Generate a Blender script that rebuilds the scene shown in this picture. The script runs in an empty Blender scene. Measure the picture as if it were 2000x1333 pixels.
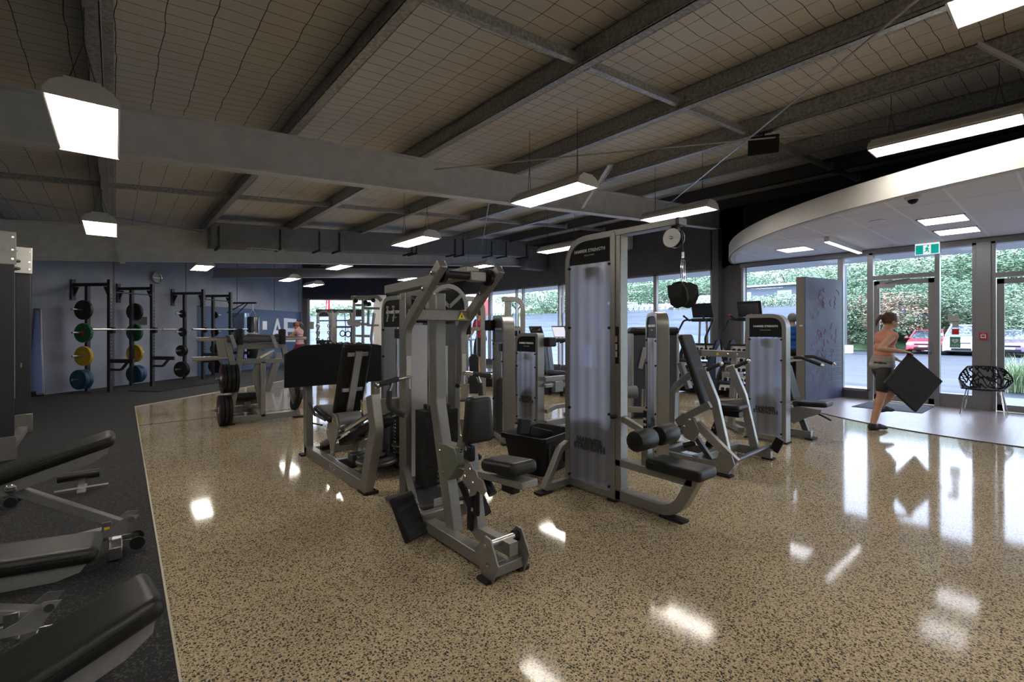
import bpy, bmesh, math, random
from mathutils import Vector, Matrix
R = math.radians
random.seed(7)
SC = bpy.context.scene
COL = SC.collection

# ---------------------------------------------------------------- camera, sky, exposure
CAM = Vector((0, 0, 1.45)); FPX = 927.0; CX0 = 1000.0; HY0 = 643.0
TH = math.atan2(775, 927); SN, CS = math.sin(TH), math.cos(TH)
cd = bpy.data.cameras.new('camera'); cam = bpy.data.objects.new('camera', cd); COL.objects.link(cam)
cam.location = CAM; cam.rotation_euler = (R(90), 0, -TH)
cd.sensor_width = 36; cd.lens = FPX / 2000 * 36; cd.shift_y = -(666.5 - HY0) / 2000
cd.clip_start = 0.02; cd.clip_end = 500
SC.camera = cam
SC.view_settings.view_transform = 'Standard'; SC.view_settings.look = 'None'
SC.view_settings.gamma = 1; SC.view_settings.exposure = 1.33
w = bpy.data.worlds.new('overcast'); SC.world = w; w.use_nodes = True
nt = w.node_tree; nt.nodes.clear()
wo = nt.nodes.new('ShaderNodeOutputWorld'); wb = nt.nodes.new('ShaderNodeBackground')
tc = nt.nodes.new('ShaderNodeTexCoord'); sx = nt.nodes.new('ShaderNodeSeparateXYZ'); rp = nt.nodes.new('ShaderNodeValToRGB')
nz = nt.nodes.new('ShaderNodeTexNoise'); nz.inputs['Scale'].default_value = 2.2
mxw = nt.nodes.new('ShaderNodeMixRGB'); mxw.blend_type = 'MULTIPLY'; mxw.inputs[0].default_value = 0.25
nt.links.new(tc.outputs['Generated'], sx.inputs[0]); nt.links.new(sx.outputs['Z'], rp.inputs[0])
rp.color_ramp.elements[0].position = 0.45; rp.color_ramp.elements[0].color = (0.45, 0.5, 0.6, 1)
rp.color_ramp.elements[1].position = 0.60; rp.color_ramp.elements[1].color = (0.67, 0.79, 1.0, 1)
nt.links.new(tc.outputs['Generated'], nz.inputs['Vector'])
nt.links.new(rp.outputs[0], mxw.inputs[1]); nt.links.new(nz.outputs[0], mxw.inputs[2])
nt.links.new(mxw.outputs[0], wb.inputs[0]); nt.links.new(wb.outputs[0], wo.inputs[0])
wb.inputs[1].default_value = 5.2

# a photograph point on a known plane of the room -> world point
def ray(px, py):
    k = (px - CX0) / FPX; m = -(py - HY0) / FPX
    return Vector((SN + k * CS, CS - k * SN, m))
def ax(X, px, py):
    r = ray(px, py); return CAM + r * (X / r.x)
def ay(Y, px, py):
    r = ray(px, py); return CAM + r * (Y / r.y)
def az(Z, px, py):
    r = ray(px, py); return CAM + r * ((Z - CAM.z) / r.z)
def ad(D, px, py):
    return CAM + ray(px, py) * D

# ---------------------------------------------------------------- materials
MATS = {}
def mat(name, col, rough=.5, metal=0, spec=.5, noise=None, bump=None, emit=None, estr=0, coat=0):
    m = bpy.data.materials.new(name); m.use_nodes = True; n = m.node_tree; b = n.nodes['Principled BSDF']
    b.inputs['Base Color'].default_value = (*col, 1); b.inputs['Roughness'].default_value = rough
    b.inputs['Metallic'].default_value = metal; b.inputs['Specular IOR Level'].default_value = spec
    if coat: b.inputs['Coat Weight'].default_value = coat; b.inputs['Coat Roughness'].default_value = .15
    if emit: b.inputs['Emission Color'].default_value = (*emit, 1); b.inputs['Emission Strength'].default_value = estr
    t = n.nodes.new('ShaderNodeTexCoord')
    if noise:
        sc, lo, hi = noise
        z = n.nodes.new('ShaderNodeTexNoise'); z.inputs['Scale'].default_value = sc; z.inputs['Detail'].default_value = 4
        r = n.nodes.new('ShaderNodeValToRGB'); r.color_ramp.elements[0].position = .35; r.color_ramp.elements[1].position = .68
        r.color_ramp.elements[0].color = (*[c * lo for c in col], 1); r.color_ramp.elements[1].color = (*[min(1, c * hi) for c in col], 1)
        n.links.new(t.outputs['Object'], z.inputs['Vector']); n.links.new(z.outputs[0], r.inputs[0]); n.links.new(r.outputs[0], b.inputs['Base Color'])
    if bump:
        sc, st = bump
        z = n.nodes.new('ShaderNodeTexNoise'); z.inputs['Scale'].default_value = sc; z.inputs['Detail'].default_value = 3
        u = n.nodes.new('ShaderNodeBump'); u.inputs['Strength'].default_value = st; u.inputs['Distance'].default_value = .003
        n.links.new(t.outputs['Object'], z.inputs['Vector']); n.links.new(z.outputs[0], u.inputs['Height']); n.links.new(u.outputs[0], b.inputs['Normal'])
    MATS[name] = m
    return m
def nodes(m):
    n = m.node_tree
    return n, n.nodes['Principled BSDF'], n.nodes.new, n.links.new

frame = mat('machine_frame_paint', (.27, .265, .25), .36, .6, noise=(60, .93, 1.07), bump=(400, .05))
frame_lt = mat('light_frame_paint', (.36, .355, .34), .35, .7, noise=(60, .93, 1.07))
chrome = mat('chrome', (.75, .75, .76), .12, 1)
steel = mat('brushed_steel', (.5, .5, .5), .3, 1, noise=(80, .9, 1.1))
galv = mat('galvanised_steel', (.42, .425, .42), .42, .35, noise=(35, .7, 1.3))
black = mat('black_plastic', (.011, .011, .012), .45, spec=.3, noise=(30, .8, 1.2))
blackm = mat('black_powder_coat', (.02, .021, .026), .5, .1, noise=(40, .8, 1.2))
rubber = mat('black_rubber', (.015, .015, .016), .65, spec=.25, bump=(120, .3))
vinyl = mat('black_upholstery', (.013, .0135, .0128), .42, spec=.35, bump=(260, .25))
foam = mat('foam_grip', (.025, .025, .025), .8, bump=(200, .4))
iron = mat('weight_stack_iron', (.013, .013, .0135), .55, .2, noise=(25, .8, 1.3))
white = mat('white_paint', (.72, .72, .71), .45, noise=(12, .96, 1.03))
offwhite = mat('cream_fixture_paint', (.62, .6, .56), .4)
beamw = mat('pale_beam_paint', (.72, .71, .69), .5, noise=(6, .92, 1.06))
ink = mat('white_lettering', (.75, .75, .75), .6)
darkink = mat('dark_lettering', (.03, .03, .03), .6)
yellow = mat('warning_yellow', (.85, .65, .02), .5)
redp = mat('red_plastic', (.6, .015, .02), .35)
alu = mat('aluminium_joinery', (.27, .26, .26), .38, .5, noise=(40, .95, 1.05))
alud = mat('dark_aluminium', (.1, .1, .11), .4, .5)

# ---------------------------------------------------------------- mesh helpers
def V(*a): return Vector(a)
class MB:
    def __init__(s): s.v = []; s.f = []
    def add(s, vs, fs):
        o = len(s.v); s.v += [Vector(a) for a in vs]; s.f += [[i + o for i in f] for f in fs]; return s
    def box(s, a, b):
        x0, y0, z0 = [min(a[i], b[i]) for i in range(3)]; x1, y1, z1 = [max(a[i], b[i]) for i in range(3)]
        return s.add([(x0, y0, z0), (x1, y0, z0), (x1, y1, z0), (x0, y1, z0), (x0, y0, z1), (x1, y0, z1), (x1, y1, z1), (x0, y1, z1)],
                     [(0, 3, 2, 1), (4, 5, 6, 7), (0, 1, 5, 4), (1, 2, 6, 5), (2, 3, 7, 6), (3, 0, 4, 7)])
    def cbox(s, c, d, M=None):
        m = MB().box([-k / 2 for k in d], [k / 2 for k in d]); c = Vector(c)
        return s.add([c + ((M @ v) if M else v) for v in m.v], m.f)
    def sweep(s, P, w, h, side, close=True):
        # rectangular section swept along P; w along side vector, h across it in the plane of the path
        P = [Vector(p) for p in P]; side = Vector(side).normalized(); n = len(P); rings = []
        for i in range(n):
            if i == 0: t = (P[1] - P[0]).normalized(); k = 1
            elif i == n - 1: t = (P[-1] - P[-2]).normalized(); k = 1
            else:
                a = (P[i] - P[i - 1]).normalized(); b = (P[i + 1] - P[i]).normalized(); t = (a + b).normalized(); k = 1 / max(.35, t.dot(a))
            sd = (side - t * side.dot(t)).normalized()
            u = t.cross(sd).normalized()
            rings.append([P[i] + sd * (w / 2 * x) + u * (h / 2 * k * y) for x, y in ((-1, -1), (1, -1), (1, 1), (-1, 1))])
        vs = [v for r in rings for v in r]; fs = []
        for i in range(n - 1):
            for j in range(4):
                fs.append((i * 4 + j, i * 4 + (j + 1) % 4, i * 4 + 4 + (j + 1) % 4, i * 4 + 4 + j))
        fs += [(3, 2, 1, 0), tuple(len(vs) - 4 + j for j in range(4))]
        return s.add(vs, fs)
    def tube(s, P, r, seg=10, caps=True):
        P = [Vector(p) for p in P]; n = len(P); rings = []; ref = None
        rs = r if isinstance(r, (list, tuple)) else [r] * n
        for i in range(n):
            if i == 0: t = P[1] - P[0]
            elif i == n - 1: t = P[-1] - P[-2]
            else: t = (P[i] - P[i - 1]).normalized() + (P[i + 1] - P[i]).normalized()
            t = t.normalized()
            if ref is None: ref = Vector((0, 0, 1)) if abs(t.z) < .9 else Vector((1, 0, 0))
            a = (ref - t * ref.dot(t)).normalized(); b = t.cross(a); ref = a
            rings += [P[i] + (a * math.cos(q) + b * math.sin(q)) * rs[i] for q in [2 * math.pi * j / seg for j in range(seg)]]
        fs = []
        for i in range(n - 1):
            for j in range(seg):
                k = (j + 1) % seg; fs.append((i * seg + j, i * seg + k, i * seg + seg + k, i * seg + seg + j))
        if caps: fs += [tuple(reversed(range(seg))), tuple((n - 1) * seg + j for j in range(seg))]
        return s.add(rings, fs)
    def lathe(s, p, d, prof, seg=24):
        # prof: list of (distance along d, radius)
        p = Vector(p); d = Vector(d).normalized()
        return s.tube([p + d * a for a, _ in prof], [max(1e-4, r) for _, r in prof], seg) if all(prof[i + 1][0] > prof[i][0] for i in range(len(prof) - 1)) else s._lat(p, d, prof, seg)
    def _lat(s, p, d, prof, seg):
        p = Vector(p); d = Vector(d).normalized()
        ref = Vector((0, 0, 1)) if abs(d.z) < .9 else Vector((1, 0, 0)); a = (ref - d * ref.dot(d)).normalized(); b = d.cross(a); vs = []; fs = []
        for x, r in prof: vs += [p + d * x + (a * math.cos(2 * math.pi * j / seg) + b * math.sin(2 * math.pi * j / seg)) * max(r, 1e-4) for j in range(seg)]
        for i in range(len(prof) - 1):
            for j in range(seg):
                k = (j + 1) % seg; fs.append((i * seg + j, i * seg + k, i * seg + seg + k, i * seg + seg + j))
        fs += [tuple(reversed(range(seg))), tuple((len(prof) - 1) * seg + j for j in range(seg))]
        return s.add(vs, fs)
    def prism(s, P, t):
        # closed planar outline P pushed out by vector t
        P = [Vector(p) for p in P]; t = Vector(t); n = len(P)
        fs = [tuple(reversed(range(n))), tuple(range(n, 2 * n))] + [(i, (i + 1) % n, n + (i + 1) % n, n + i) for i in range(n)]
        return s.add(P + [p + t for p in P], fs)
    def pad(s, c, d, M=None, e=.35, n=7, crown=.0):
        # upholstered block: rounded box of size d
        c = Vector(c); hx, hy, hz = [k / 2 for k in d]; r = min(min(hx, hy, hz) * .98, max(.004, e * min(hx, hy, hz) * 2)); vs = []; fs = []; idx = {}
        def line(h, N):
            k = [-h + r * (1 - math.cos(math.pi / 2 * i / 4)) for i in range(5)]; inner = [-h + r + (2 * h - 2 * r) * i / N for i in range(1, N)]
            return k + inner + [-q for q in reversed(k)]
        X, Y, Z = line(hx, n), line(hy, n), line(hz, 2)
        L = [X, Y, Z]; H = (hx, hy, hz)
        def pt(i, j, k):
            key = (i, j, k)
            if key not in idx:
                v = Vector((X[i], Y[j], Z[k])); core = Vector([max(-(H[a] - r), min(H[a] - r, v[a])) for a in range(3)]); q = v - core
                if q.length > 1e-9: v = core + q.normalized() * r if q.length > 0 else v
                if crown: v.z += crown * (1 - (v.x / hx) ** 2) * (1 - (v.y / hy) ** 2) * (1 if v.z > 0 else 0)
                idx[key] = len(vs); vs.append(c + ((M @ v) if M else v))
            return idx[key]
        nx, ny, nz_ = len(X) - 1, len(Y) - 1, len(Z) - 1
        for i in range(nx):
            for j in range(ny):
                fs.append((pt(i, j, 0), pt(i, j + 1, 0), pt(i + 1, j + 1, 0), pt(i + 1, j, 0)))
                fs.append((pt(i, j, nz_), pt(i + 1, j, nz_), pt(i + 1, j + 1, nz_), pt(i, j + 1, nz_)))
        for i in range(nx):
            for k in range(nz_):
                fs.append((pt(i, 0, k), pt(i + 1, 0, k), pt(i + 1, 0, k + 1), pt(i, 0, k + 1)))
                fs.append((pt(i, ny, k), pt(i, ny, k + 1), pt(i + 1, ny, k + 1), pt(i + 1, ny, k)))
        for j in range(ny):
            for k in range(nz_):
                fs.append((pt(0, j, k), pt(0, j, k + 1), pt(0, j + 1, k + 1), pt(0, j + 1, k)))
                fs.append((pt(nx, j, k), pt(nx, j + 1, k), pt(nx, j + 1, k + 1), pt(nx, j, k + 1)))
        return s.add(vs, fs)
    def ball(s, c, r, seg=12, sc=(1, 1, 1)):
        vs = []; fs = []; n = seg // 2; c = Vector(c)
        for i in range(n + 1):
            for j in range(seg):
                a = math.pi * i / n; b = 2 * math.pi * j / seg
                vs.append(c + Vector((r * sc[0] * math.sin(a) * math.cos(b), r * sc[1] * math.sin(a) * math.sin(b), r * sc[2] * math.cos(a))))
        for i in range(n):
            for j in range(seg):
                k = (j + 1) % seg; fs.append((i * seg + j, i * seg + seg + j, i * seg + seg + k, i * seg + k))
        return s.add(vs, fs)
    def xf(s, M):
        s.v = [M @ v for v in s.v]; return s
    def build(s, name, m, parent=None, bevel=0, smooth=True, seg=2):
        off = parent['_o'] if parent is not None and '_o' in parent.keys() else (0, 0, 0)
        off = Vector(off); me = bpy.data.meshes.new(name)
        me.from_pydata([v - off for v in s.v], [], s.f)
        bm = bmesh.new(); bm.from_mesh(me); bmesh.ops.remove_doubles(bm, verts=bm.verts, dist=1e-5); bmesh.ops.recalc_face_normals(bm, faces=bm.faces); bm.to_mesh(me); bm.free()
        me.materials.append(m if not isinstance(m, str) else MATS[m])
        if smooth:
            for p in me.polygons: p.use_smooth = True
            me.set_sharp_from_angle(angle=R(38))
        o = bpy.data.objects.new(name, me); COL.objects.link(o)
        if parent is not None:
            o.parent = parent; o['_o'] = tuple(off)
        if bevel:
            b = o.modifiers.new('bevel', 'BEVEL'); b.width = bevel; b.segments = seg; b.limit_method = 'ANGLE'; b.angle_limit = R(40); b.harden_normals = False
        return o
def fil(P, r, n=6):
    # polyline with rounded corners; r a number or one per inner point
    P = [Vector(p) for p in P]; out = [P[0]]
    for i in range(1, len(P) - 1):
        q = r[i - 1] if isinstance(r, (list, tuple)) else r
        a = P[i - 1] - P[i]; b = P[i + 1] - P[i]; ang = a.angle(b)
        t = min(q / math.tan(ang / 2), a.length * .49, b.length * .49) if ang < 3.1 else 0
        if t < 1e-4: out.append(P[i]); continue
        A = P[i] + a.normalized() * t; B = P[i] + b.normalized() * t
        for k in range(n + 1):
            s = k / n; out.append(A * (1 - s) ** 2 + P[i] * 2 * s * (1 - s) + B * s * s)
    out.append(P[-1]); return out
def thing(name, label, cat, loc=(0, 0, 0), group=None):
    o = bpy.data.objects.new(name, None); COL.objects.link(o); o.location = loc; o.empty_display_size = .1
    o['label'] = label; o['category'] = cat; o['_o'] = tuple(loc)
    if group: o['group'] = group
    return o
def tag(o, label, cat, group=None):
    o['label'] = label; o['category'] = cat
    if group: o['group'] = group
    return o
def structure(o): o['kind'] = 'structure'; return o
def dup(root, loc, rot=None, label=None, group=None):
    r = root.copy(); COL.objects.link(r); r.location = loc
    if rot is not None: r.rotation_euler = rot
    if label: r['label'] = label
    if group: r['group'] = group
    def kids(o, p):
        for ch in [c for c in ALLCH.get(o.name, [])]:
            c = ch.copy(); COL.objects.link(c); c.parent = p; kids(ch, c)
    ALLCH = {}
    for o in bpy.data.objects:
        if o.parent: ALLCH.setdefault(o.parent.name, []).append(o)
    kids(root, r)
    return r
def text(s, size, p, xdir, up, name, m, parent, thick=.0015, wide=1.0, spacing=1.0, bold=0.0):
    # flat lettering: centre p, reading along xdir
    cu = bpy.data.curves.new('t', 'FONT'); cu.body = s; cu.size = size; cu.align_x = 'CENTER'; cu.align_y = 'CENTER'; cu.extrude = thick / 2; cu.space_character = spacing; cu.offset = bold
    cu.resolution_u = 2; cu.space_line = .8
    to = bpy.data.objects.new('t', cu); COL.objects.link(to); dg = bpy.context.evaluated_depsgraph_get()
    me = bpy.data.meshes.new_from_object(to.evaluated_get(dg)); bpy.data.objects.remove(to)
    x = Vector(xdir).normalized(); z = Vector(up).normalized(); n = x.cross(z)
    b = MB(); b.add([Vector(p) + x * v.co.x * wide + z * v.co.y + n * v.co.z for v in me.vertices], [tuple(f.vertices) for f in me.polygons])
    bpy.data.meshes.remove(me)
    return b.build(name, m, parent, smooth=False)
# ================================================================ MATERIALS OF THE ROOM
def floor_mat():
    m = mat('polished_concrete', (.55, .46, .31), .05, spec=.17); n, b, N, L = nodes(m); t = N('ShaderNodeTexCoord')
    def vor(scale, feat='F1', rnd=1):
        v = N('ShaderNodeTexVoronoi'); v.inputs['Scale'].default_value = scale; v.inputs['Randomness'].default_value = rnd; v.feature = feat; L(t.outputs['Object'], v.inputs['Vector']); return v
    def ramp(src, a, ca, c, cc):
        r = N('ShaderNodeValToRGB'); r.color_ramp.elements[0].position = a; r.color_ramp.elements[0].color = ca; r.color_ramp.elements[1].position = c; r.color_ramp.elements[1].color = cc; L(src, r.inputs[0]); return r
    def mult(a, c, f=1, mode='MULTIPLY'):
        x = N('ShaderNodeMixRGB'); x.blend_type = mode; x.inputs[0].default_value = f; L(a, x.inputs[1]); L(c, x.inputs[2]); return x.outputs[0]
    W = (1, 1, 1, 1)
    big = N('ShaderNodeTexNoise'); big.inputs['Scale'].default_value = .55; big.inputs['Detail'].default_value = 5; L(t.outputs['Object'], big.inputs['Vector'])
    base = ramp(big.outputs[0], .35, (.45, .365, .24, 1), .68, (.60, .495, .325, 1))
    fine = N('ShaderNodeTexNoise'); fine.inputs['Scale'].default_value = 90; fine.inputs['Detail'].default_value = 2; L(t.outputs['Object'], fine.inputs['Vector'])
    fr = ramp(fine.outputs[0], .42, (.72, .70, .66, 1), .58, W)
    c = mult(base.outputs[0], fr.outputs[0])
    # dark and pale stones: voronoi cells kept small, a third of them dark
    for sc, thr, keep, col in ((72, .42, .58, (.05, .05, .045, 1)), (135, .46, .60, (.10, .09, .075, 1)), (40, .26, .28, (.06, .065, .06, 1))):
        v = vor(sc); st = ramp(v.outputs['Distance'], thr * .85, (0, 0, 0, 1), thr, W)
        sep = N('ShaderNodeSeparateXYZ'); L(v.outputs['Color'], sep.inputs[0]); kp = ramp(sep.outputs[0], keep - .01, (0, 0, 0, 1), keep, W)
        mx = N('ShaderNodeMath'); mx.operation = 'MAXIMUM'; L(st.outputs[0], mx.inputs[0]); L(kp.outputs[0], mx.inputs[1])
        x = N('ShaderNodeMixRGB'); L(mx.outputs[0], x.inputs[0]); x.inputs[1].default_value = col; L(c, x.inputs[2]); c = x.outputs[0]
    L(c, b.inputs['Base Color'])
    rr = N('ShaderNodeMapRange'); rr.inputs[1].default_value = .3; rr.inputs[2].default_value = .7; rr.inputs[3].default_value = .045; rr.inputs[4].default_value = .11
    L(big.outputs[0], rr.inputs[0]); L(rr.outputs[0], b.inputs['Roughness'])
    return m
def speck_mat(name, base, speck, sc, keep, rough):
    m = mat(name, base, rough); n, b, N, L = nodes(m); t = N('ShaderNodeTexCoord'); v = N('ShaderNodeTexVoronoi'); v.inputs['Scale'].default_value = sc
    L(t.outputs['Object'], v.inputs['Vector']); sep = N('ShaderNodeSeparateXYZ'); L(v.outputs['Color'], sep.inputs[0])
    r = N('ShaderNodeValToRGB'); r.color_ramp.elements[0].position = keep; r.color_ramp.elements[0].color = (*base, 1); r.color_ramp.elements[1].position = keep + .02; r.color_ramp.elements[1].color = (*speck, 1)
    L(sep.outputs[0], r.inputs[0]); z = N('ShaderNodeTexNoise'); z.inputs['Scale'].default_value = 1.2; L(t.outputs['Object'], z.inputs['Vector'])
    x = N('ShaderNodeMixRGB'); x.blend_type = 'MULTIPLY'; x.inputs[0].default_value = .5; L(r.outputs[0], x.inputs[1]); L(z.outputs[0], x.inputs[2]); L(x.outputs[0], b.inputs['Base Color'])
    return m
m_floor = floor_mat()
m_rub = speck_mat('speckled_rubber', (.0075, .0075, .0085), (.075, .075, .08), 150, .82, .8)
def timber_mat():
    m = mat('grey_timber_vinyl', (.26, .2, .19), .28); n, b, N, L = nodes(m); t = N('ShaderNodeTexCoord')
    mp = N('ShaderNodeMapping'); mp.inputs['Scale'].default_value = (1, 1, 1); L(t.outputs['Object'], mp.inputs['Vector'])
    br = N('ShaderNodeTexBrick'); br.inputs['Scale'].default_value = 1; br.inputs['Brick Width'].default_value = 1.2; br.inputs['Row Height'].default_value = .18; br.inputs['Mortar Size'].default_value = .002
    br.inputs['Color1'].default_value = (.36, .29, .275, 1); br.inputs['Color2'].default_value = (.44, .36, .34, 1); br.inputs['Mortar'].default_value = (.16, .13, .13, 1); L(mp.outputs[0], br.inputs['Vector'])
    w_ = N('ShaderNodeTexNoise'); m2 = N('ShaderNodeMapping'); m2.inputs['Scale'].default_value = (3, 45, 3); L(t.outputs['Object'], m2.inputs['Vector']); L(m2.outputs[0], w_.inputs['Vector']); w_.inputs['Scale'].default_value = 1
    x = N('ShaderNodeMixRGB'); x.blend_type = 'MULTIPLY'; x.inputs[0].default_value = .45; L(br.outputs[0], x.inputs[1]); L(w_.outputs[0], x.inputs[2]); L(x.outputs[0], b.inputs['Base Color'])
    return m
m_timber = timber_mat()
def roof_mat():
    # pale foil-backed blanket with black netting wires, wires every .3 m and .15 m
    m = mat('netted_roof_blanket', (.7, .67, .62), .7); n, b, N, L = nodes(m); t = N('ShaderNodeTexCoord')
    z = N('ShaderNodeTexNoise'); z.inputs['Scale'].default_value = 2.6; z.inputs['Detail'].default_value = 2; L(t.outputs['Object'], z.inputs['Vector'])
    sb = N('ShaderNodeVectorMath'); sb.operation = 'SUBTRACT'; L(z.outputs['Color'], sb.inputs[0]); sb.inputs[1].default_value = (.5, .5, .5)
    sc = N('ShaderNodeVectorMath'); sc.operation = 'SCALE'; sc.inputs['Scale'].default_value = .055; L(sb.outputs[0], sc.inputs[0])
    ad_ = N('ShaderNodeVectorMath'); L(t.outputs['Object'], ad_.inputs[0]); L(sc.outputs[0], ad_.inputs[1]); sp = N('ShaderNodeSeparateXYZ'); L(ad_.outputs[0], sp.inputs[0])
    outs = []
    for k, s_, wd in ((0, 1 / .3, .020), (1, 1 / .15, .036)):
        a = N('ShaderNodeMath'); a.operation = 'MULTIPLY'; a.inputs[1].default_value = s_; L(sp.outputs[k], a.inputs[0])
        f = N('ShaderNodeMath'); f.operation = 'FRACT'; L(a.outputs[0], f.inputs[0]); g = N('ShaderNodeMath'); g.operation = 'LESS_THAN'; g.inputs[1].default_value = wd; L(f.outputs[0], g.inputs[0]); outs.append(g)
    mx = N('ShaderNodeMath'); mx.operation = 'MAXIMUM'; L(outs[0].outputs[0], mx.inputs[0]); L(outs[1].outputs[0], mx.inputs[1])
    z2 = N('ShaderNodeTexNoise'); z2.inputs['Scale'].default_value = 1.1; L(t.outputs['Object'], z2.inputs['Vector'])
    r = N('ShaderNodeValToRGB'); r.color_ramp.elements[0].color = (.62, .59, .54, 1); r.color_ramp.elements[1].color = (.78, .75, .70, 1); L(z2.outputs[0], r.inputs[0])
    x = N('ShaderNodeMixRGB'); L(mx.outputs[0], x.inputs[0]); L(r.outputs[0], x.inputs[1]); x.inputs[2].default_value = (.015, .014, .014, 1); L(x.outputs[0], b.inputs['Base Color'])
    bu = N('ShaderNodeBump'); bu.inputs['Strength'].default_value = .35; bu.inputs['Distance'].default_value = .02; L(z2.outputs[0], bu.inputs['Height']); L(bu.outputs[0], b.inputs['Normal'])
    return m
m_roof = roof_mat()
m_wallL = mat('blue_grey_concrete_panel', (.25, .27, .335), .75, noise=(1.3, .82, 1.12), bump=(30, .25))
m_band = mat('blue_band_paint', (.05, .085, .16), .6, noise=(3, .93, 1.06))
m_dark = mat('charcoal_wall_paint', (.12, .115, .12), .65, noise=(3, .9, 1.1))
m_blackwall = mat('black_wall_paint', (.018, .018, .021), .7)
m_canopy = mat('canopy_white_paint', (.66, .64, .60), .55)
def tile_mat():
    m = mat('ceiling_tiles', (.8, .8, .8), .8); n, b, N, L = nodes(m); t = N('ShaderNodeTexCoord'); sp = N('ShaderNodeSeparateXYZ'); L(t.outputs['Object'], sp.inputs[0]); o = []
    for k, s_, off, wd in ((0, 1 / 1.2, 0.25, .02), (1, 1 / .6, .33, .045)):
        a = N('ShaderNodeMath'); a.operation = 'MULTIPLY_ADD'; a.inputs[1].default_value = s_; a.inputs[2].default_value = off; L(sp.outputs[k], a.inputs[0])
        f = N('ShaderNodeMath'); f.operation = 'FRACT'; L(a.outputs[0], f.inputs[0]); g = N('ShaderNodeMath'); g.operation = 'LESS_THAN'; g.inputs[1].default_value = wd; L(f.outputs[0], g.inputs[0]); o.append(g)
    x0 = N('ShaderNodeMixRGB'); L(o[0].outputs[0], x0.inputs[0]); x0.inputs[1].default_value = (.80, .79, .80, 1); x0.inputs[2].default_value = (.6, .6, .62, 1)
    x = N('ShaderNodeMixRGB'); L(o[1].outputs[0], x.inputs[0]); L(x0.outputs[0], x.inputs[1]); x.inputs[2].default_value = (.95, .95, .96, 1); L(x.outputs[0], b.inputs['Base Color'])
    return m
m_tile = tile_mat()
def glass_mat(name='clear_glass', tint=(.93, .96, 1), refl=.07):
    m = bpy.data.materials.new(name); m.use_nodes = True; n = m.node_tree; n.nodes.clear(); o = n.nodes.new('ShaderNodeOutputMaterial')
    a = n.nodes.new('ShaderNodeBsdfTransparent'); a.inputs[0].default_value = (*tint, 1); g = n.nodes.new('ShaderNodeBsdfGlossy'); g.inputs['Roughness'].default_value = 0.0
    x = n.nodes.new('ShaderNodeMixShader'); f = n.nodes.new('ShaderNodeFresnel'); f.inputs[0].default_value = 1.35
    ge = n.nodes.new('ShaderNodeNewGeometry'); iv = n.nodes.new('ShaderNodeMath'); iv.operation = 'SUBTRACT'; iv.inputs[0].default_value = 1; n.links.new(ge.outputs['Backfacing'], iv.inputs[1]); mu = n.nodes.new('ShaderNodeMath'); mu.operation = 'MULTIPLY'; n.links.new(f.outputs[0], mu.inputs[0]); n.links.new(iv.outputs[0], mu.inputs[1])
    n.links.new(mu.outputs[0], x.inputs[0]); n.links.new(a.outputs[0], x.inputs[1]); n.links.new(g.outputs[0], x.inputs[2]); n.links.new(x.outputs[0], o.inputs[0]); return m
m_glass = glass_mat()
def film_mat():
    m = bpy.data.materials.new('frosted_window_film'); m.use_nodes = True; n = m.node_tree; n.nodes.clear(); N = n.nodes.new; L = n.links.new; o = N('ShaderNodeOutputMaterial')
    t = N('ShaderNodeTexCoord'); sp = N('ShaderNodeSeparateXYZ'); L(t.outputs['Object'], sp.inputs[0])
    z = N('ShaderNodeTexNoise'); z.inputs['Scale'].default_value = 1; z.inputs['Detail'].default_value = 1; mp = N('ShaderNodeMapping'); mp.inputs['Scale'].default_value = (0, .25, 14); L(t.outputs['Object'], mp.inputs[0]); L(mp.outputs[0], z.inputs['Vector'])
    r = N('ShaderNodeValToRGB'); r.color_ramp.elements[0].position = .42; r.color_ramp.elements[0].color = (.62, .62, .62, 1); r.color_ramp.elements[1].position = .6; r.color_ramp.elements[1].color = (.93, .93, .93, 1); L(z.outputs[0], r.inputs[0])
    tr = N('ShaderNodeBsdfTransparent'); tl = N('ShaderNodeBsdfTranslucent'); tl.inputs[0].default_value = (.66, .72, .82, 1); df = N('ShaderNodeBsdfDiffuse'); df.inputs[0].default_value = (.8, .85, .95, 1)
    a = N('ShaderNodeMixShader'); a.inputs[0].default_value = .25; L(tl.outputs[0], a.inputs[1]); L(df.outputs[0], a.inputs[2])
    x = N('ShaderNodeMixShader'); L(r.outputs[0], x.inputs[0]); L(tr.outputs[0], x.inputs[1]); L(a.outputs[0], x.inputs[2]); L(x.outputs[0], o.inputs[0]); return m
m_film = film_mat()
def lamp_mat(name, col, s):
    m = bpy.data.materials.new(name); m.use_nodes = True; n = m.node_tree; n.nodes.clear(); o = n.nodes.new('ShaderNodeOutputMaterial'); e = n.nodes.new('ShaderNodeEmission')
    e.inputs[0].default_value = (*col, 1); e.inputs[1].default_value = s; n.links.new(e.outputs[0], o.inputs[0]); return m
m_tube = lamp_mat('fluorescent_tube', (1, .93, .84), 16.5)
m_panel = lamp_mat('ceiling_panel_light', (.95, .95, 1), 3)
m_linear = lamp_mat('linear_light', (.95, .93, 1), 4)

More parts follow.
